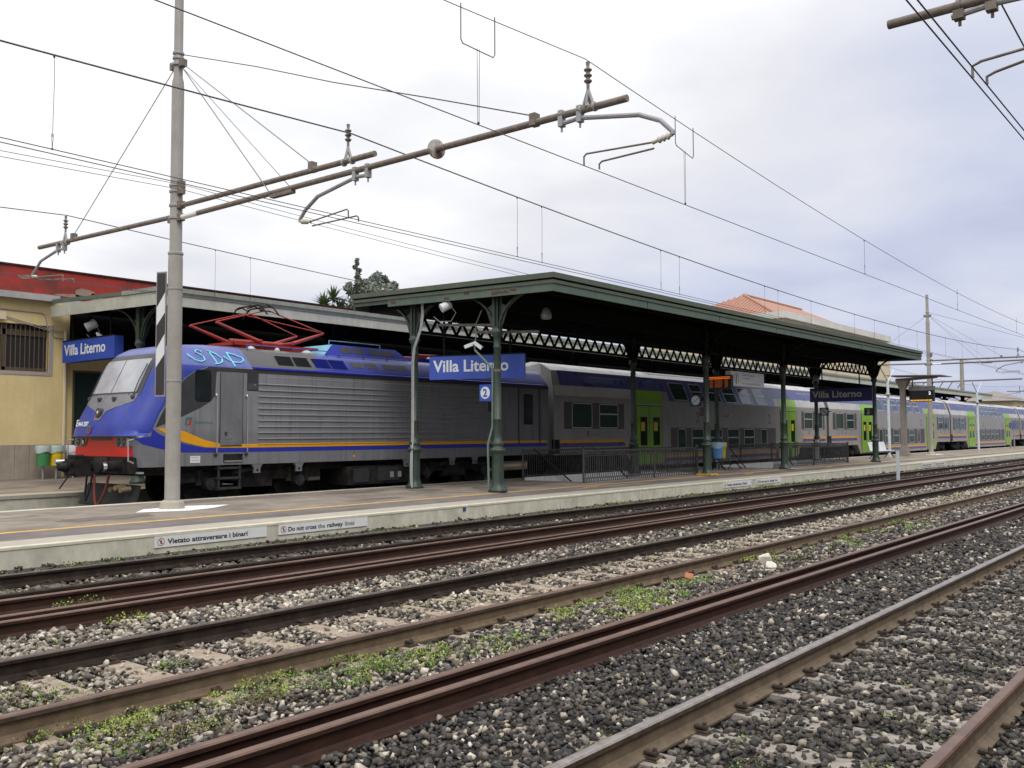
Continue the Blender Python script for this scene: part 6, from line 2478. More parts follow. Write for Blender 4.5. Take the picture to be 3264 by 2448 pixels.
m.box(13.98, 107.0, BY - 0.12, BY - 0.01, 4.25, 5.62)
m.build('shade_panel', 'deck_dark', sb)  # added dark sheet standing in for the gloom under the pale canopy
m = MB()
m.box(14.12, 15.9, BY + 0.12, BY + 0.2, 0.40, 3.72)
m.build('entrance_door', 'door_green_dark', sb)
m = MB()
m.box(14.10, 14.16, BY - 0.02, BY + 0.12, 0.40, 3.76)
m.box(14.16, 15.9, BY - 0.02, BY + 0.12, 3.70, 3.76)
m.build('door_frame', 'bar_bronze', sb)
m = MB()
m.prism([(-8, BY - 0.35, 5.80), (-8, BY + 0.3, 5.80), (-8, BY + 0.3, 6.0), (-8, BY - 0.35, 5.99)], (21.5, 0, 0))
m.build('cornice', 'cornice_grey', sb)
m = MB()
m.box(-8, 30.0, BY + 0.25, BY + 0.55, 6.0, 6.86)
m.build('parapet', 'red_render', sb)
m = MB()
m.box(-8, 30.0, BY + 0.20, BY + 0.60, 6.862, 6.91)
m.build('parapet_cap', 'rail_red', sb)
for x, z, w, h_ in ((14.55, 6.22, 0.35, 0.16), (14.9, 6.15, 0.25, 0.12), (12.7, 6.55, 0.22, 0.07), (14.1, 6.12, 0.5, 0.06)):
    m = MB()
    m.prism([(x + w * rnd.uniform(0.7, 1.2) * math.cos(a), BY + 0.247, z + h_ * rnd.uniform(0.6, 1.2) * math.sin(a)) for a in np.linspace(0, 2 * math.pi, 11)[:-1]], (0, -0.004, 0))
    m.build('bare_plaster', 'cement_patch', sb)
# barred window
m = MB()
m.box(WX0, WX1, BY + 0.20, BY + 0.26, WZ0, WZ1)
wi = m.build('window', 'dark_interior', sb)
m = MB()
m.box(WX0, WX1, BY + 0.15, BY + 0.199, WZ1 - 0.34, WZ1 - 0.16)
m.box(WX0, WX1, BY + 0.15, BY + 0.199, WZ0, WZ0 + 0.12)
m.box(12.05, 12.17, BY + 0.15, BY + 0.199, WZ0, WZ1)
m.build('casement', 'brown_blind', wi)
m = MB()
m.box(WX0 - 0.1, WX1 + 0.11, BY - 0.02, BY + 0.02, WZ0 - 0.11, WZ0 - 0.001)
m.box(WX1 + 0.001, WX1 + 0.11, BY - 0.02, BY + 0.02, WZ0, WZ1 + 0.02)
m.build('stone_surround', 'frame_grey', wi)
for k in range(22):
    x = WX0 + 0.07 + k * 0.137
    m = MB()
    m.cyl((x, BY + 0.05, WZ0), (x, BY + 0.05, WZ1), 0.012, n=6)
    m.build('window_bar', 'bar_bronze', wi)
m = MB()
m.box(11.3, 12.05, BY - 0.10, BY, 5.16, 5.40)
m.build('electric_box', 'wall_cream', sb)
for k in range(3):
    m = MB()
    m.tube([(9, BY - 0.03, 5.50 - k * 0.0), (13.1, BY - 0.03, 5.46), (13.2, BY - 0.03, 5.40), (13.3, BY - 0.03, 5.0), (13.5, BY - 0.04, 4.75), (13.8, BY - 0.05, 4.72)] if k == 0 else
           [(12.05, BY - 0.03, 5.32 - k * 0.05), (13.4, BY - 0.03, 5.02 - k * 0.05), (13.8, BY - 0.04, 5.0 - k * 0.06)], 0.018 if k == 0 else 0.011, 6)
    m.build('wall_cable', 'frame_grey', sb)
m = MB()
m.tube([(13.82, BY - 0.08, 4.95), (13.82, BY - 0.08, 0.45)], 0.05, 8)
m.build('downpipe', 'wall_cream', sb, smooth=True)
m = MB()
m.box(-8, 107, BY + 0.25, BY + 9, 5.5, 5.99)
m.build('flat_roof', 'cornice_grey', sb)

# ------------------------------------------------------------------ overhead line masts
MX, MY = 10.05, 16.58


def insulator(m, p, up=(0, 0, 1), n=3, r_=0.055, st=0.075, base=0.10):
    p = Vector(p)
    prof = [(0.022, 0.0), (0.022, base)]
    for k in range(n):
        h_ = base + k * st
        prof += [(0.028, h_), (r_, h_ + st * 0.35), (r_, h_ + st * 0.5), (0.028, h_ + st * 0.75)]
    prof += [(0.022, base + n * st), (0.030, base + n * st + 0.06)]
    m.lathe(p, prof, 12, axis=up)


def make_mast(x0):
    t = thing('catenary_mast', 'tall grey tubular mast with cross booms standing on the middle platform', 'mast', (x0, MY, 0.29), 'overhead line masts')
    X = lambda y, z: (x0, y, z)
    m = MB()
    m.lathe((x0, MY, 0), [(0.143, 0.45), (0.138, 5.10), (0.134, 5.22), (0.118, 5.30), (0.118, 8.55), (0.112, 8.70), (0.088, 8.80), (0.086, 10.40)], 20)
    m.build('pole', 'mast_grey', t, smooth=True)
    m = MB()
    m.lathe((x0, MY, 0), [(0.24, 0.27), (0.22, 0.42), (0.165, 0.46)], 14)
    m.build('footing', 'coping', t)
    for z, r_ in ((5.27, 0.135), (6.62, 0.128), (6.50, 0.128), (6.22, 0.128), (5.97, 0.130), (9.05, 0.115), (9.18, 0.10), (9.28, 0.10)):
        m = MB()
        m.lathe((x0, MY, z - 0.03), [(r_, 0), (r_ + 0.012, 0.01), (r_ + 0.012, 0.05), (r_, 0.06)], 18)
        m.build('clamp_band', 'galv', t)
    for z, s in ((6.22, -1), (5.97, -1), (5.97, 1), (9.05, -1), (9.05, 1), (6.62, -1), (6.50, -1)):
        m = MB()
        m.box(x0 - 0.06, x0 + 0.06, MY + s * 0.11, MY + s * 0.22, z - 0.07, z + 0.07)
        m.build('boom_socket', 'tube_brown', t)
    for ya, yb, z in ((MY - 0.15, 6.20, 5.965), (MY - 0.15, 10.88, 6.20), (MY + 0.15, 22.42, 6.02)):
        dz = 0.13 if yb > 20 else (-0.04 if z > 6.1 else 0)
        m = MB()
        m.cyl(X(ya, z), X(yb, z + dz), 0.048, n=12)
        bo = m.build('boom', 'tube_brown', t, smooth=True)
    m = MB()
    m.cyl(X(MY - 0.16, 5.965), X(MY - 0.75, 5.965), 0.0515, n=12)
    m.build('white_sleeve', 'white_paint', t)
    m = MB()
    m.lathe(X(9.54, 5.965), [(0.03, -0.03), (0.145, -0.02), (0.15, 0.0), (0.145, 0.02), (0.03, 0.03)], 20, axis=(0.25, 1, 0))
    m.build('round_plate', 'rusty', t)
    m = MB()
    m.obox(X(13.23, 5.90), (0, 0.0, 0.03), (0.05, 0, 0), (-0.0, 0.30, 0))
    m.build('stay_plate', 'tube_brown', t)
    # stays
    for p, q_, r_, mt in ((X(MY - 0.14, 9.05), X(12.42, 6.27), 0.010, 'wire_light'), (X(MY - 0.13, 8.98), (x0 - 0.06, 13.50, 5.95), 0.010, 'wire_light'), (X(MY - 0.13, 8.98), (x0 + 0.06, 13.00, 5.93), 0.007, 'wire_light'), (X(MY + 0.14, 9.0), X(20.74, 6.22), 0.009, 'wire_light')):
        m = MB()
        m.tube([p, q_], r_, 6)
        m.build('stay_wire', mt, t)
    m = MB()
    m.tube([X(MY - 0.1, 9.24), X(14.0, 8.36), X(11.9, 7.56), X(9.6, 6.75), X(7.69, 6.06)], 0.009, 6)
    m.build('stay_wire', 'wire', t)
    for y, z in ((12.42, 6.22), (7.69, 6.0), (20.74, 6.16)):
        m = MB()
        m.box(x0 - 0.06, x0 + 0.06, y - 0.05, y + 0.05, z - 0.08, z + 0.09)
        m.build('stay_clamp', 'tube_brown', t)
    # messenger insulators
    for y, z in ((6.80, 6.02), (11.52, 6.20), (21.14, 6.14)):
        m = MB()
        for s in (-1, 1):
            m.tube([(x0 + s * 0.05, y - 0.0, z - 0.04), (x0, y, z + 0.20)], 0.020, 6)
            m.tube([(x0, y + s * 0.09, z - 0.04), (x0, y, z + 0.20)], 0.022, 6)
            m.lathe((x0, y + s * 0.10 - 0.02, z - 0.05), [(0.05, 0), (0.064, 0.005), (0.064, 0.035), (0.05, 0.04)], 12, axis=(0, 1, 0))
        ib = m.build('insulator_stand', 'galv', t)
        m = MB()
        insulator(m, (x0, y, z + 0.18))
        m.build('insulator', 'insulator', ib, smooth=True)
    # registration arms: (boom y, bend, end, contact y)
    for y0, z0, bend, end, cy, s in ((6.95, 5.87, (5.72, 5.57), (5.56, 5.36), 6.84, 1), (11.32, 5.86, (12.60, 5.52), (12.74, 5.34), 11.45, -1), (21.45, 5.98, (22.62, 5.62), (22.76, 5.50), 21.10, -1)):
        m = MB()
        m.tube([X(y0 - s * -0.30, z0 - 0.02), X(y0, z0), X((y0 + bend[0] * 3) / 4, z0 - 0.16), X(*bend), X(end[0], end[1] + 0.04), X(*end)], 0.032, 8)
        for q_ in (0.02, -0.28):
            yq = y0 - s * q_
            m.box(x0 - 0.045, x0 + 0.045, yq - 0.035, yq + 0.035, z0 - 0.06, z0 + 0.16)
            m.cyl((x0, yq, z0 - 0.13), (x0, yq, z0 - 0.05), 0.016, n=6)
        ra = m.build('registration_arm', 'galv', t, smooth=True)
        m = MB()
        insulator(m, X(end[0], end[1]), up=(0, s, -0.15), n=3, r_=0.045, st=0.06, base=0.04)
        m.build('insulator', 'letter_dull', ra, smooth=True)
        for k, dx in enumerate((-0.05, 0.22)):
            m = MB()
            ys = end[0] + s * 0.28
            zt = 5.30 + (0.05 if k == 0 else 0.0)
            yc = cy - s * 0.0 + k * 0.06 * -s
            m.tube([(x0 + (0.0 if k == 0 else 0.03), ys, end[1] - 0.04 - 0.07 * k), (x0 + dx, yc - s * 0.04, zt), (x0 + dx, yc, zt - 0.03), (x0 + dx, yc, 5.20)], 0.013, 6)
            m.build('steady_arm', 'tube_brown', ra)
    return t


mast = make_mast(MX)
mast['label'] = 'tall grey tubular mast with cross booms standing right of the locomotive nose'
m2 = copy_thing(mast, (62.5, MY, 0.29), 'distant grey mast with cross booms behind the platform display board')
m3 = copy_thing(mast, (115.0, MY, 0.29), 'most distant grey mast on the middle platform near the right edge')
# white painted patch round the foot of both masts
for x, lab in ((MX, 'white painted patch on the asphalt at the foot of the striped mast'), (62.5, 'white painted patch at the foot of the distant mast')):
    m = MB()
    z = pz(16) + 0.003
    m.add([(x - 0.95, MY - 0.35, z), (x - 0.10, MY - 0.75, z), (x + 0.55, MY - 0.55, z), (x + 1.25, MY - 0.05, z), (x + 0.55, MY + 0.35, z), (x - 0.45, MY + 0.25, z)], [(0, 1, 2, 3, 4, 5)])
    tag(m.build('painted_patch', 'white_paint', loc=(x, MY, z)), lab, 'painted patch')
# striped end-of-section board on the near mast
t = thing('striped_board', 'tall narrow board with black and white diagonal stripes fixed to the mast', 'sign', (9.75, 16.85, 2.47))
bx0, by0 = Vector((9.83, 17.00)), Vector((9.96, 16.70))
xd = (Vector((*by0, 0)) - Vector((*bx0, 0))).normalized()
W_ = 0.225
nd = xd.cross(Vector((0, 0, 1)))
O_ = Vector((9.88, 16.97, 2.47))
PB_ = lambda a, c, e_=0.0: O_ + xd * a * W_ + Vector((0, 0, c)) + nd * e_
H_ = 2.46
m = MB()
m.prism([PB_(0, 0), PB_(1, 0), PB_(1, H_), PB_(0, H_)], -nd * 0.02)
m.build('frame', 'galv', t)
m = MB()
m.prism([PB_(0.08, 0.03, 0.002), PB_(0.92, 0.03, 0.002), PB_(0.92, H_ - 0.03, 0.002), PB_(0.08, H_ - 0.03, 0.002)], nd * 0.003)
m.build('black_face', 'black_board', t)
for k in range(2):
    z = 0.57 + k * 0.82
    m = MB()
    m.prism([PB_(0.08, z, 0.0055), PB_(0.92, z + 0.26, 0.0055), PB_(0.92, z + 0.66, 0.0055), PB_(0.08, z + 0.36, 0.0055)], nd * 0.002)
    m.build('white_stripe', 'sign_white', t)
for z in (2.75, 4.55):
    m = MB()
    m.lathe((MX, MY, z), [(0.142, 0), (0.150, 0.005), (0.150, 0.03), (0.142, 0.035)], 18)
    m.build('strap', 'galv', t)
# mast and boom on the camera's side, only the boom tip shows
t = thing('catenary_mast', 'grey boom reaching in at the upper right corner over the nearest track', 'mast', (MX, -2.6, -0.2), 'overhead line masts')
m = MB()
m.lathe((MX, -2.6, 0), [(0.15, -0.25), (0.145, 5.2), (0.118, 5.3), (0.118, 8.6), (0.088, 8.8), (0.086, 10.4)], 18)
m.build('pole', 'mast_grey', t, smooth=True)
m = MB()
m.cyl((MX, -2.45, 6.0), (MX, 2.97, 6.0), 0.048, n=14)
m.sphere((MX, 2.97, 6.0), 0.047, 12, 6, (1, 0.3, 1))
m.build('boom', 'tube_brown', t, smooth=True)
m = MB()
m.tube([(MX, 2.35, 5.90), (MX, 1.95, 5.93), (MX, 1.2, 5.90), (MX, 0.4, 5.60), (MX, 0.25, 5.42)], 0.032, 8)
m.build('registration_arm', 'galv', t, smooth=True)
m = MB()
for y in (1.98, 2.28):
    m.lathe((MX, y - 0.02, 6.0), [(0.05, 0), (0.066, 0.004), (0.066, 0.04), (0.05, 0.044)], 14, axis=(0, 1, 0))
    m.box(MX - 0.05, MX + 0.05, y - 0.05, y + 0.05, 5.86, 5.95)
    m.cyl((MX + 0.02, y, 5.80), (MX + 0.02, y, 5.9), 0.016, n=6)
m.build('boom_clamp', 'tube_brown', t)
m = MB()
insulator(m, (MX, 2.24, 6.02))
m.build('insulator', 'insulator', t, smooth=True)
for k, (dx, y, z) in enumerate(((-0.06, 2.16, 5.36), (0.22, 2.09, 5.32))):
    m = MB()
    m.tube([(MX, 0.6, 5.48), (MX + dx, y - 0.08, z), (MX + dx, y - 0.0, z - 0.03), (MX + dx, y + 0.0, 5.21)], 0.015, 7)
    m.build('steady_arm', 'tube_brown', t)

# ------------------------------------------------------------------ overhead wires
SPANS = [MX - 52.45, MX, 62.5, 115.0, 167.5]


def mess_z(x, zs, sag):
    for a, c in zip(SPANS[:-1], SPANS[1:]):
        if a <= x <= c:
            t_ = (x - a) / (c - a)
            return zs - sag * 4 * t_ * (1 - t_)
    return zs


def overhead(y, zs, sag, label, cont, loops=(), drops=(), r_m=0.0095, r_c=0.0065, stagger=0.0, far=True):
    t = thing('overhead_line', label, 'overhead wires', (MX, y, 5.2), 'overhead lines above the tracks')
    xs = list(np.linspace(-8, 167, 110)) if far else list(np.linspace(-8, 70, 60))
    xs = sorted(set([round(float(x), 3) for x in xs] + SPANS[1:4]))
    m = MB()
    m.tube([(x, y, mess_z(x, zs, sag)) for x in xs if x <= (167 if far else 70)], r_m, 5)
    m.build('messenger_wire', 'wire', t)
    for dy, dz in cont:
        m = MB()
        m.tube([(x, y + dy, 5.20 + dz) for x in (-8, MX, 62.5, 115, 167)], r_c, 5)
        m.build('contact_wire', 'wire', t)
    for x in drops:
        m = MB()
        zt = mess_z(x, zs, sag)
        m.tube([(x, y, zt), (x + 0.01, y, (zt + 5.3) / 2 + 0.3), (x, y, 5.36)], 0.0035, 4)
        m.tube([(x - 0.012, y, 5.40), (x, y, 5.21)], 0.0035, 4)
        m.tube([(x + 0.012, y, 5.40), (x, y, 5.21)], 0.0035, 4)
        m.sphere((x, y, 5.21), 0.016, 6, 4)
        m.sphere((x, y, zt - 0.02), 0.016, 6, 4)
        m.build('dropper', 'wire', t)
    for x0, x1 in loops:
        m = MB()
        za, zb = mess_z(x0, zs, sag), mess_z(x1, zs, sag)
        m.tube([(x0, y, za + 0.05), (x0, y, za - 0.36), (x0 + 0.03, y, za - 0.40), (x1 - 0.03, y, zb - 0.44), (x1, y, zb - 0.40), (x1, y, zb + 0.05)], 0.007, 5)
        xm = (x0 + x1) / 2
        for s in (-1, 1):
            m.tube([(xm + s * 0.02, y, (za + zb) / 2 - 0.40), (xm + s * 0.012, y, 5.22)], 0.003, 4)
        m.sphere((xm, y, 5.22), 0.018, 6, 4)
        m.build('loop_dropper', 'wire', t)
    return t


overhead(6.84, 6.64, 1.02, 'overhead line above the brown middle track', [(0, 0)], loops=((7.60, 8.19), (12.45, 13.02)), drops=(20.95, 28.9, 37, 45, 53), r_m=0.006)
overhead(11.45, 6.60, 0.66, 'overhead line above the track beside the platform', [(-0.02, 0), (0.05, -0.035)], drops=(5.26, 14.38, 15.19, 20.02, 20.95, 26.1, 27.06, 29.7, 33.8, 36, 39, 41.5, 46, 49, 52, 56), r_m=0.0125)
overhead(21.10, 6.72, 0.75, 'overhead line above the standing train', [(0, 0.02), (0.07, 0.0)], drops=(13.92, 15.0, 24, 33, 42), r_m=0.011)
overhead(2.17, 6.62, 0.95, 'double overhead line over the nearest track at the upper right', [(-0.012, 0), (-0.082, 0.0)], drops=(16, 24), r_m=0.0095, r_c=0.0075)
m = MB()
t = thing('feeder_cable', 'twin feeder cables fixed to the side of the mast', 'cable', (MX, MY - 0.2, 6.5))
for dz in (0.0, -0.10):
    m = MB()
    m.tube([(x, MY - 0.17, 6.62 + dz - 0.5 * ((x - MX) / 52.45 * (1 - (x - MX) / 52.45) * 4 if x > MX else ((MX - x) / 52.45) * (1 - (MX - x) / 52.45) * 4)) for x in np.linspace(-8, 62.5, 40)], 0.006, 5)
    m.build('wire', 'wire', t)

# ------------------------------------------------------------------ far furniture on the middle platform
def camera_pole(x, y, h_, label, extra):
    t = thing('camera_pole', label, 'pole', (x, y, 0.28), 'white forked poles on the platform')
    m = MB()
    m.cyl((x, y, 0.27), (x, y, h_), 0.085, 0.07, 12)
    m.build('pole', 'post_white', t, smooth=True)
    m = MB()
    m.cyl((x, y, h_ - 0.05), (x - 0.75, y + 0.15, h_ + 0.72), 0.030, n=8)
    m.build('fork_arm', 'galv', t)
    m = MB()
    m.cyl((x, y, h_ - 0.05), (x + 0.75, y - 0.15, h_ + 0.72), 0.022, n=8)
    m.build('fork_arm', 'plastic_white', t)
    m = MB()
    m.sphere((x - 0.18, y - 0.05, h_ - 0.78), 0.14, 10, 6, (1, 1, 0.8))
    m.build('lamp', 'galv', t, smooth=True)
    if extra:
        m = MB()
        m.box(x + 0.15, x + 0.75, y - 0.16, y + 0.0, h_ - 0.55, h_ - 0.30)
        m.build('camera_housing', 'plastic_white', t)
        m = MB()
        m.sphere((x + 0.55, y - 0.08, h_ - 0.60), 0.13, 10, 6)
        m.build('camera_dome', 'display_black', t, smooth=True)
    return t


camera_pole(54.9, 16.8, 4.62, 'white forked pole just beyond the last green column', False)
camera_pole(75.9, 16.8, 4.65, 'white forked pole with a camera far down the platform', True)
# concrete shelter post with the amber display
t = thing('display_shelter', 'concrete T-shaped post with a small roof carrying a display', 'shelter', (57.0, 16.6, 0.28))
m = MB()
m.add([(56.68, 16.3, 0.28), (57.32, 16.3, 0.28), (57.32, 16.9, 0.28), (56.68, 16.9, 0.28), (56.85, 16.45, 0.95), (57.15, 16.45, 0.95), (57.15, 16.75, 0.95), (56.85, 16.75, 0.95), (56.87, 16.46, 4.2), (57.13, 16.46, 4.2), (57.13, 16.74, 4.2), (56.87, 16.74, 4.2), (56.7, 16.2, 4.75), (57.3, 16.2, 4.75), (57.3, 16.95, 4.75), (56.7, 16.95, 4.75)],
      [(4 * k + i, 4 * k + (i + 1) % 4, 4 * k + 4 + (i + 1) % 4, 4 * k + 4 + i) for k in range(3) for i in range(4)] + [(12, 13, 14, 15)])
m.build('post', 'concrete_post', t)
m = MB()
m.prism([(56.85, 14.7, 4.80), (56.85, 16.95, 4.66), (56.85, 16.95, 4.84), (56.85, 14.7, 4.90)], (0.3, 0, 0))
m.build('beam', 'concrete_post', t)
m = MB()
m.prism([(55.9, 14.2, 4.88), (55.9, 17.3, 4.98), (55.9, 17.3, 5.01), (55.9, 14.2, 4.92)], (2.4, 0, 0))
m.build('roof_sheet', 'concrete_post', t)
d = thing('platform_display', 'black hanging display with a white 2 and an amber text line', 'display', (57.4, 15.7, 3.48))
m = MB()
m.box(57.4, 57.65, 15.0, 16.36, 3.48, 4.12)
m.build('case', 'display_black', d)
m = MB()
m.box(57.39, 57.66, 14.98, 16.38, 4.122, 4.36)
m.build('hood', 'galv', d)
text('2', 0.24, (57.394, 15.28, 3.88), (0, -1, 0), (0, 0, 1), 'led_white', d, bold=0.03, depth=0.001)
m = MB()
y = 16.3
while y > 15.1:
    w = rnd.uniform(0.05, 0.2)
    m.box(57.39, 57.399, y, y - w, 3.52, 3.585)
    y -= w + 0.03
m.build('text_line', 'led_amber', d)
for y in (15.1, 16.2):
    m = MB()
    m.box(57.5, 57.56, y - 0.03, y + 0.03, 4.36, 4.80)
    m.build('hanger', 'rusty', d)
t = thing('platform_board', 'small pale blue board on two posts far down the platform', 'sign', (87.5, 16.8, 0.28))
for x in (87.0, 88.4):
    m = MB()
    m.cyl((x, 16.8, 0.28), (x, 16.8, 2.5), 0.05, n=8)
    m.build('post', 'galv', t)
m = MB()
m.box(86.2, 88.7, 16.70, 16.74, 2.0, 2.46)
m.build('board', 'coach_violet', t)

# ------------------------------------------------------------------ background
rb = thing('tiled_building', 'building with an orange tiled hip roof and white parapet behind the canopy', 'building', (108, 48, 0))
m = MB()
m.box(97.0, 134.0, 40.6, 58.0, 0, 14.1)
m.build('wall', 'wall_cream', rb)
m = MB()
m.box(96.6, 132.6, 40.0, 40.5, 14.1, 14.84)
m.box(96.6, 97.1, 40.5, 58.5, 14.1, 14.84)
m.build('parapet', 'parapet_white', rb)
# main hip roof: eaves round, ridge along x
ex0, ex1, ey0, ey1, ez = 97.4, 132.4, 40.9, 57.6, 14.35
rx0, rx1, ry, rz = 106.0, 124.0, 49.2, 18.45
faces = [[(ex0, ey0, ez), (ex1, ey0, ez), (rx1, ry, rz), (rx0, ry, rz)], [(ex0, ey1, ez), (ex0, ey0, ez), (rx0, ry, rz)], [(ex1, ey0, ez), (ex1, ey1, ez), (rx1, ry, rz)], [(ex1, ey1, ez), (ex0, ey1, ez), (rx0, ry, rz), (rx1, ry, rz)]]
m = MB()
for f_ in faces:
    m.add(f_, [tuple(range(len(f_)))])
roof = m.build('roof', 'terracotta', rb)
for k in range(34):       # tile courses on the end slope that shows
    t_ = (k + 0.5) / 34
    y0 = ey0 + (ey1 - ey0) * t_
    s_ = min(t_, 1 - t_) * 2
    p0 = Vector((ex0, y0, ez + 0.03))
    p1 = Vector((ex0 + (rx0 - ex0) * s_, y0 + (ry - y0) * 0.0, ez + (rz - ez) * s_ + 0.03))
    if s_ > 0.03:
        m = MB()
        m.cyl(p0, p1, 0.11, n=5)
        m.build('tile_course', 'terracotta', roof)
m = MB()
m.tube([(ex0, ey0, ez + 0.05), (rx0, ry, rz + 0.05), (rx1, ry, rz + 0.05)], 0.2, 6)
m.build('ridge_cap', 'terracotta', roof)
fb = thing('cream_house', 'small cream house with a low roof at the far right edge', 'house', (162, 30.5, 0))
m = MB()
m.box(156.5, 175, 29.6, 38, 0, 6.35)
m.build('wall', 'wall_cream', fb)
m = MB()
m.add([(155.3, 29, 6.35), (176, 29, 6.35), (176, 39, 6.35), (155.3, 39, 6.35), (165, 34, 8.2), (168, 34, 8.2)], [(0, 1, 5, 4), (1, 2, 5), (2, 3, 4, 5), (3, 0, 4), (3, 2, 1, 0)])
m.build('roof', 'concrete_post', fb)
for x in (159.0, 163.0, 167.0):
    m = MB()
    m.box(x, x + 1.0, 29.52, 29.6, 4.2, 5.6)
    m.build('window', 'glass_dark', fb)
for x, y, z, lab in ((113, 26.5, 9.9, 'thin grey mast rising behind the far end of the pale canopy'),):
    t = thing('signal_mast', lab, 'mast', (x, y, 0))
    m = MB()
    m.cyl((x, y, 0), (x, y, z), 0.28, 0.20, 10)
    m.build('pole', 'mast_grey', t)
    m = MB()
    m.box(x - 0.1, x + 0.1, y - 6, y + 8, 7.3, 7.45)
    for k in range(6):
        m.tube([(x, y + 1.0 * k, 7.35), (x, y + 1.0 * k + 0.5, 6.6)], 0.05, 5)
    m.build('lattice_boom', 'tube_brown', t)


def tree(x, y, zb, blobs, label, n, cols, leaf, trunk_pts, name='tree'):
    t = thing(name, label, 'tree', (x, y, 0))
    m = MB()
    for pts_, rr in trunk_pts:
        m.tube(pts_, rr, 7)
    m.build('trunk', 'bark', t)
    P, C, S = [], [], []
    for bx_, by_, bz_, br, bw in blobs:
        k = int(n * bw)
        u = rng.normal(0, 1, (k, 3))
        u /= np.linalg.norm(u, axis=1)[:, None]
        r_ = br * rng.uniform(0.55, 1.05, (k, 1))
        P.append(np.array([bx_, by_, bz_]) + u * r_ * np.array([1, 1, 0.9]))
        cc = np.array(cols)
        C.append(cc[rng.integers(0, len(cc), k)] * rng.uniform(0.6, 1.4, (k, 1)))
    P, C = np.concatenate(P), np.concatenate(C)
    k = len(P)
    D = rng.normal(0, 1, (k, 3))
    D /= np.linalg.norm(D, axis=1)[:, None]
    E_ = np.cross(D, rng.normal(0, 1, (k, 3)))
    E_ /= np.linalg.norm(E_, axis=1)[:, None]
    L = leaf * rng.uniform(0.6, 1.4, (k, 1))
    V = np.stack([P - D * L, P + E_ * L * 0.5, P + D * L, P - E_ * L * 0.5], 1) - np.array([x, y, 0])
    me = bpy.data.meshes.new('crown')
    me.vertices.add(k * 4)
    me.vertices.foreach_set('co', V.astype(np.float32).reshape(-1))
    me.loops.add(k * 4)
    me.loops.foreach_set('vertex_index', np.arange(k * 4, dtype=np.int32))
    me.polygons.add(k)
    me.polygons.foreach_set('loop_start', np.arange(0, k * 4, 4, dtype=np.int32))
    me.polygons.foreach_set('loop_total', np.full(k, 4, dtype=np.int32))
    me.update(calc_edges=True)
    at = me.attributes.new('Col', 'FLOAT_COLOR', 'POINT')
    c4 = np.ones((k, 4, 4), dtype=np.float32)
    c4[:, :, :3] = C[:, None, :]
    at.data.foreach_set('color', c4.reshape(-1))
    me.materials.append(MATS['leaf'])
    o = bpy.data.objects.new('crown', me)
    COL.objects.link(o)
    o.parent = t
    return t


# grey-green conifer behind the pale canopy
TX, TY = 40.9, 45.0
bl = []
limbs = [([(TX, TY, 0), (TX, TY, 7.5), (TX - 0.5, TY, 10.5), (TX - 0.95, TY, 13.0)], [0.28, 0.2, 0.1, 0.02])]
for k in range(34):
    a = rnd.uniform(0, 2 * math.pi)
    rr = rnd.uniform(0.3, 1.95)
    z = rnd.uniform(8.6, 11.4)
    if abs(rr * math.cos(a)) > 1.3 and z > 11.0:
        z -= 1.2
    bl.append((TX + rr * math.cos(a) + 0.25, TY + rr * math.sin(a), z, rnd.uniform(0.34, 0.60), 1.0))
    limbs.append(([(TX, TY, z - 1.0), (TX + rr * math.cos(a) + 0.25, TY + rr * math.sin(a), z)], [0.05, 0.015]))
for k in range(9):
    z = 11.2 + k * 0.2
    bl.append((TX - 0.75 - 0.03 * k + rnd.uniform(-.22, .22) * (1 - k / 11), TY + rnd.uniform(-.2, .2), z, 0.20 - 0.010 * k, 0.35))
for k in range(30):
    x, z = rnd.uniform(-0.9, 1.65), rnd.uniform(10.4, 12.2)
    if z > 12.3 - abs(x - 0.6) * 0.45:
        z -= 0.8
    bl.append((TX + x + 0.3, TY + rnd.uniform(-0.8, 0.8), z, rnd.uniform(0.24, 0.44), 0.8))
    limbs.append(([(TX, TY, z - 1.0), (TX + x + 0.3, TY, z)], [0.04, 0.012]))
for x, z in ((1.55, 12.0), (1.75, 11.8), (1.6, 10.9), (-1.5, 11.2), (-1.75, 10.95), (-1.5, 9.6), (-1.3, 9.2)):
    bl.append((TX + x, TY, z, 0.20, 0.35))
    limbs.append(([(TX, TY, z - 0.8), (TX + x, TY, z)], [0.04, 0.012]))
tree(TX, TY, 0, bl, 'grey-green conifer rising behind the pale canopy', 210, [(0.19, 0.23, 0.19), (0.13, 0.17, 0.135), (0.26, 0.30, 0.26), (0.18, 0.17, 0.12)], 0.11, limbs, 'conifer_tree')
bl = []
for k in range(10):
    bl.append((41 + rnd.uniform(0, 9), 46 + rnd.uniform(-1, 1), rnd.uniform(8.0, 9.4), 0.6, 1.0))
tree(45, 46, 0, bl, 'low dark bushy tree top beyond the pale canopy', 120, [(0.06, 0.085, 0.05), (0.09, 0.08, 0.05), (0.05, 0.06, 0.04)], 0.14, [([(45, 46, 0), (45, 46, 8.5)], [0.3, 0.1])], 'broadleaf_tree')
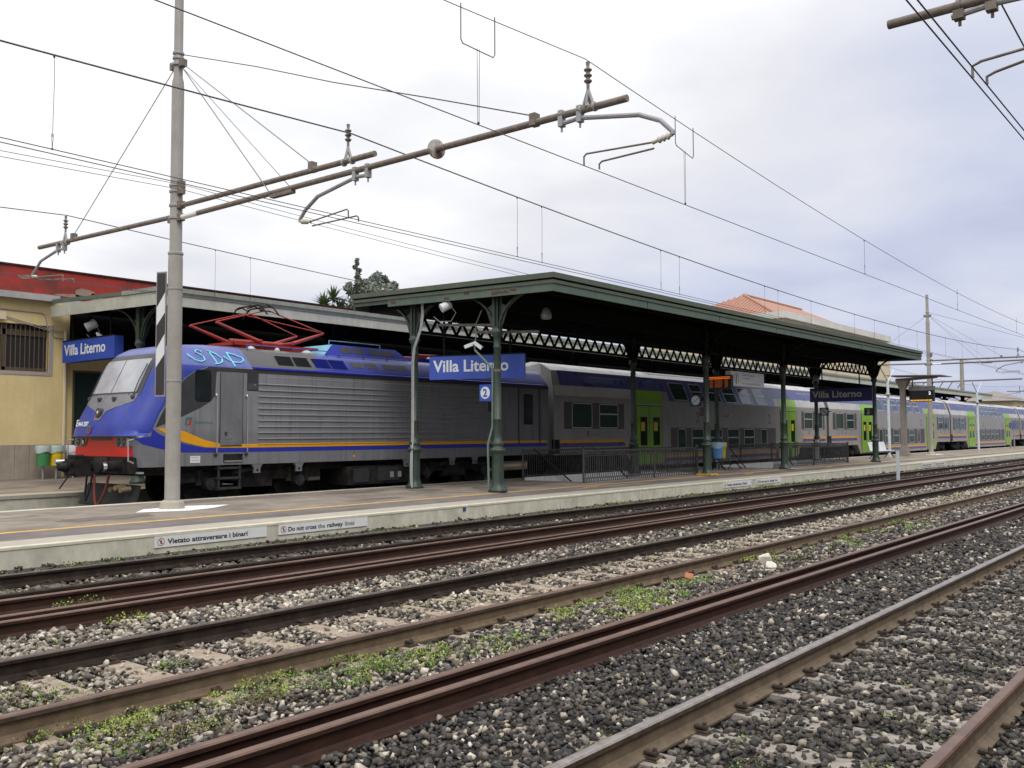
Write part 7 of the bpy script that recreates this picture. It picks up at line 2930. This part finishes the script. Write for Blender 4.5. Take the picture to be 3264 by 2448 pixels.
# spiky yucca-like palm: three rosettes of blades
t = thing('yucca_palm', 'spiky palm-like yucca left of the conifer, above the pale canopy', 'palm', (38, 45, 0))
m = MB()
m.tube([(38, 45, 0), (38, 45, 8.2), (38.1, 45, 9.8)], [0.22, 0.16, 0.10], 8)
m.tube([(38, 45, 8.0), (37.5, 45, 9.1)], [0.14, 0.09], 8)
m.tube([(38, 45, 7.8), (38.8, 45, 8.9)], [0.14, 0.09], 8)
m.build('trunk', 'bark', t)
rc = bpy.data.materials['leaf']
for cx, cy, cz, L, nb in ((38.12, 45, 10.15, 1.05, 80), (37.35, 45, 9.65, 1.05, 80), (38.75, 45.1, 9.45, 0.9, 80)):
    for k in range(nb):
        a = rnd.uniform(0, 2 * math.pi)
        el = rnd.uniform(-0.25, 1.45)
        dv = Vector((math.cos(a) * math.cos(el), math.sin(a) * math.cos(el), math.sin(el)))
        sd = dv.cross(Vector((0, 0, 1))).normalized() * 0.05
        c = Vector((cx, cy, cz))
        l_ = L * rnd.uniform(0.7, 1.1)
        m = MB()
        tip = c + dv * l_ - Vector((0, 0, 0.12 * l_))
        mid = c + dv * l_ * 0.5
        m.add([c - sd, c + sd, mid + sd * 1.2, tip, mid - sd * 1.2], [(0, 1, 2, 4), (4, 2, 3)])
        o = m.build('blade', 'yucca', t) if 'yucca' in MATS else m.build('blade', M('yucca', (0.085, 0.13, 0.045), 0.5, var=0.3, scale=2) and 'yucca', t)

# belt of trees beyond the camera's own platform; the coach windows mirror its green
k = 11000
P = np.column_stack([rng.uniform(-45, 170, k), rng.normal(-14.5, 1.6, k), np.zeros(k)])
top = 10.5 + 2.2 * np.sin(P[:, 0] * 0.21) + 1.3 * np.sin(P[:, 0] * 0.53 + 1) + rng.normal(0, 0.5, k)
P[:, 2] = rng.uniform(0, 1, k) ** 0.9 * top
D = rng.normal(0, 1, (k, 3))
D /= np.linalg.norm(D, axis=1)[:, None]
E_ = np.cross(D, rng.normal(0, 1, (k, 3)))
E_ /= np.linalg.norm(E_, axis=1)[:, None]
L = 0.75 * rng.uniform(0.6, 1.4, (k, 1))
V = np.stack([P - D * L, P + E_ * L * 0.7, P + D * L, P - E_ * L * 0.7], 1)
me = bpy.data.meshes.new('tree_belt')
me.vertices.add(k * 4)
me.vertices.foreach_set('co', V.astype(np.float32).reshape(-1))
me.loops.add(k * 4)
me.loops.foreach_set('vertex_index', np.arange(k * 4, dtype=np.int32))
me.polygons.add(k)
me.polygons.foreach_set('loop_start', np.arange(0, k * 4, 4, dtype=np.int32))
me.polygons.foreach_set('loop_total', np.full(k, 4, dtype=np.int32))
me.update(calc_edges=True)
at = me.attributes.new('Col', 'FLOAT_COLOR', 'POINT')
c4 = np.ones((k, 4, 4), dtype=np.float32)
c4[:, :, :3] = (np.array([(0.035, 0.060, 0.022), (0.05, 0.08, 0.03), (0.025, 0.045, 0.018)])[rng.integers(0, 3, k)])[:, None, :]
at.data.foreach_set('color', c4.reshape(-1))
me.materials.append(MATS['leaf'])
o = bpy.data.objects.new('tree_belt', me)
COL.objects.link(o)
tag(o, 'dark green belt of trees across the tracks, seen only as a reflection in the coach windows', 'trees', kind='stuff')
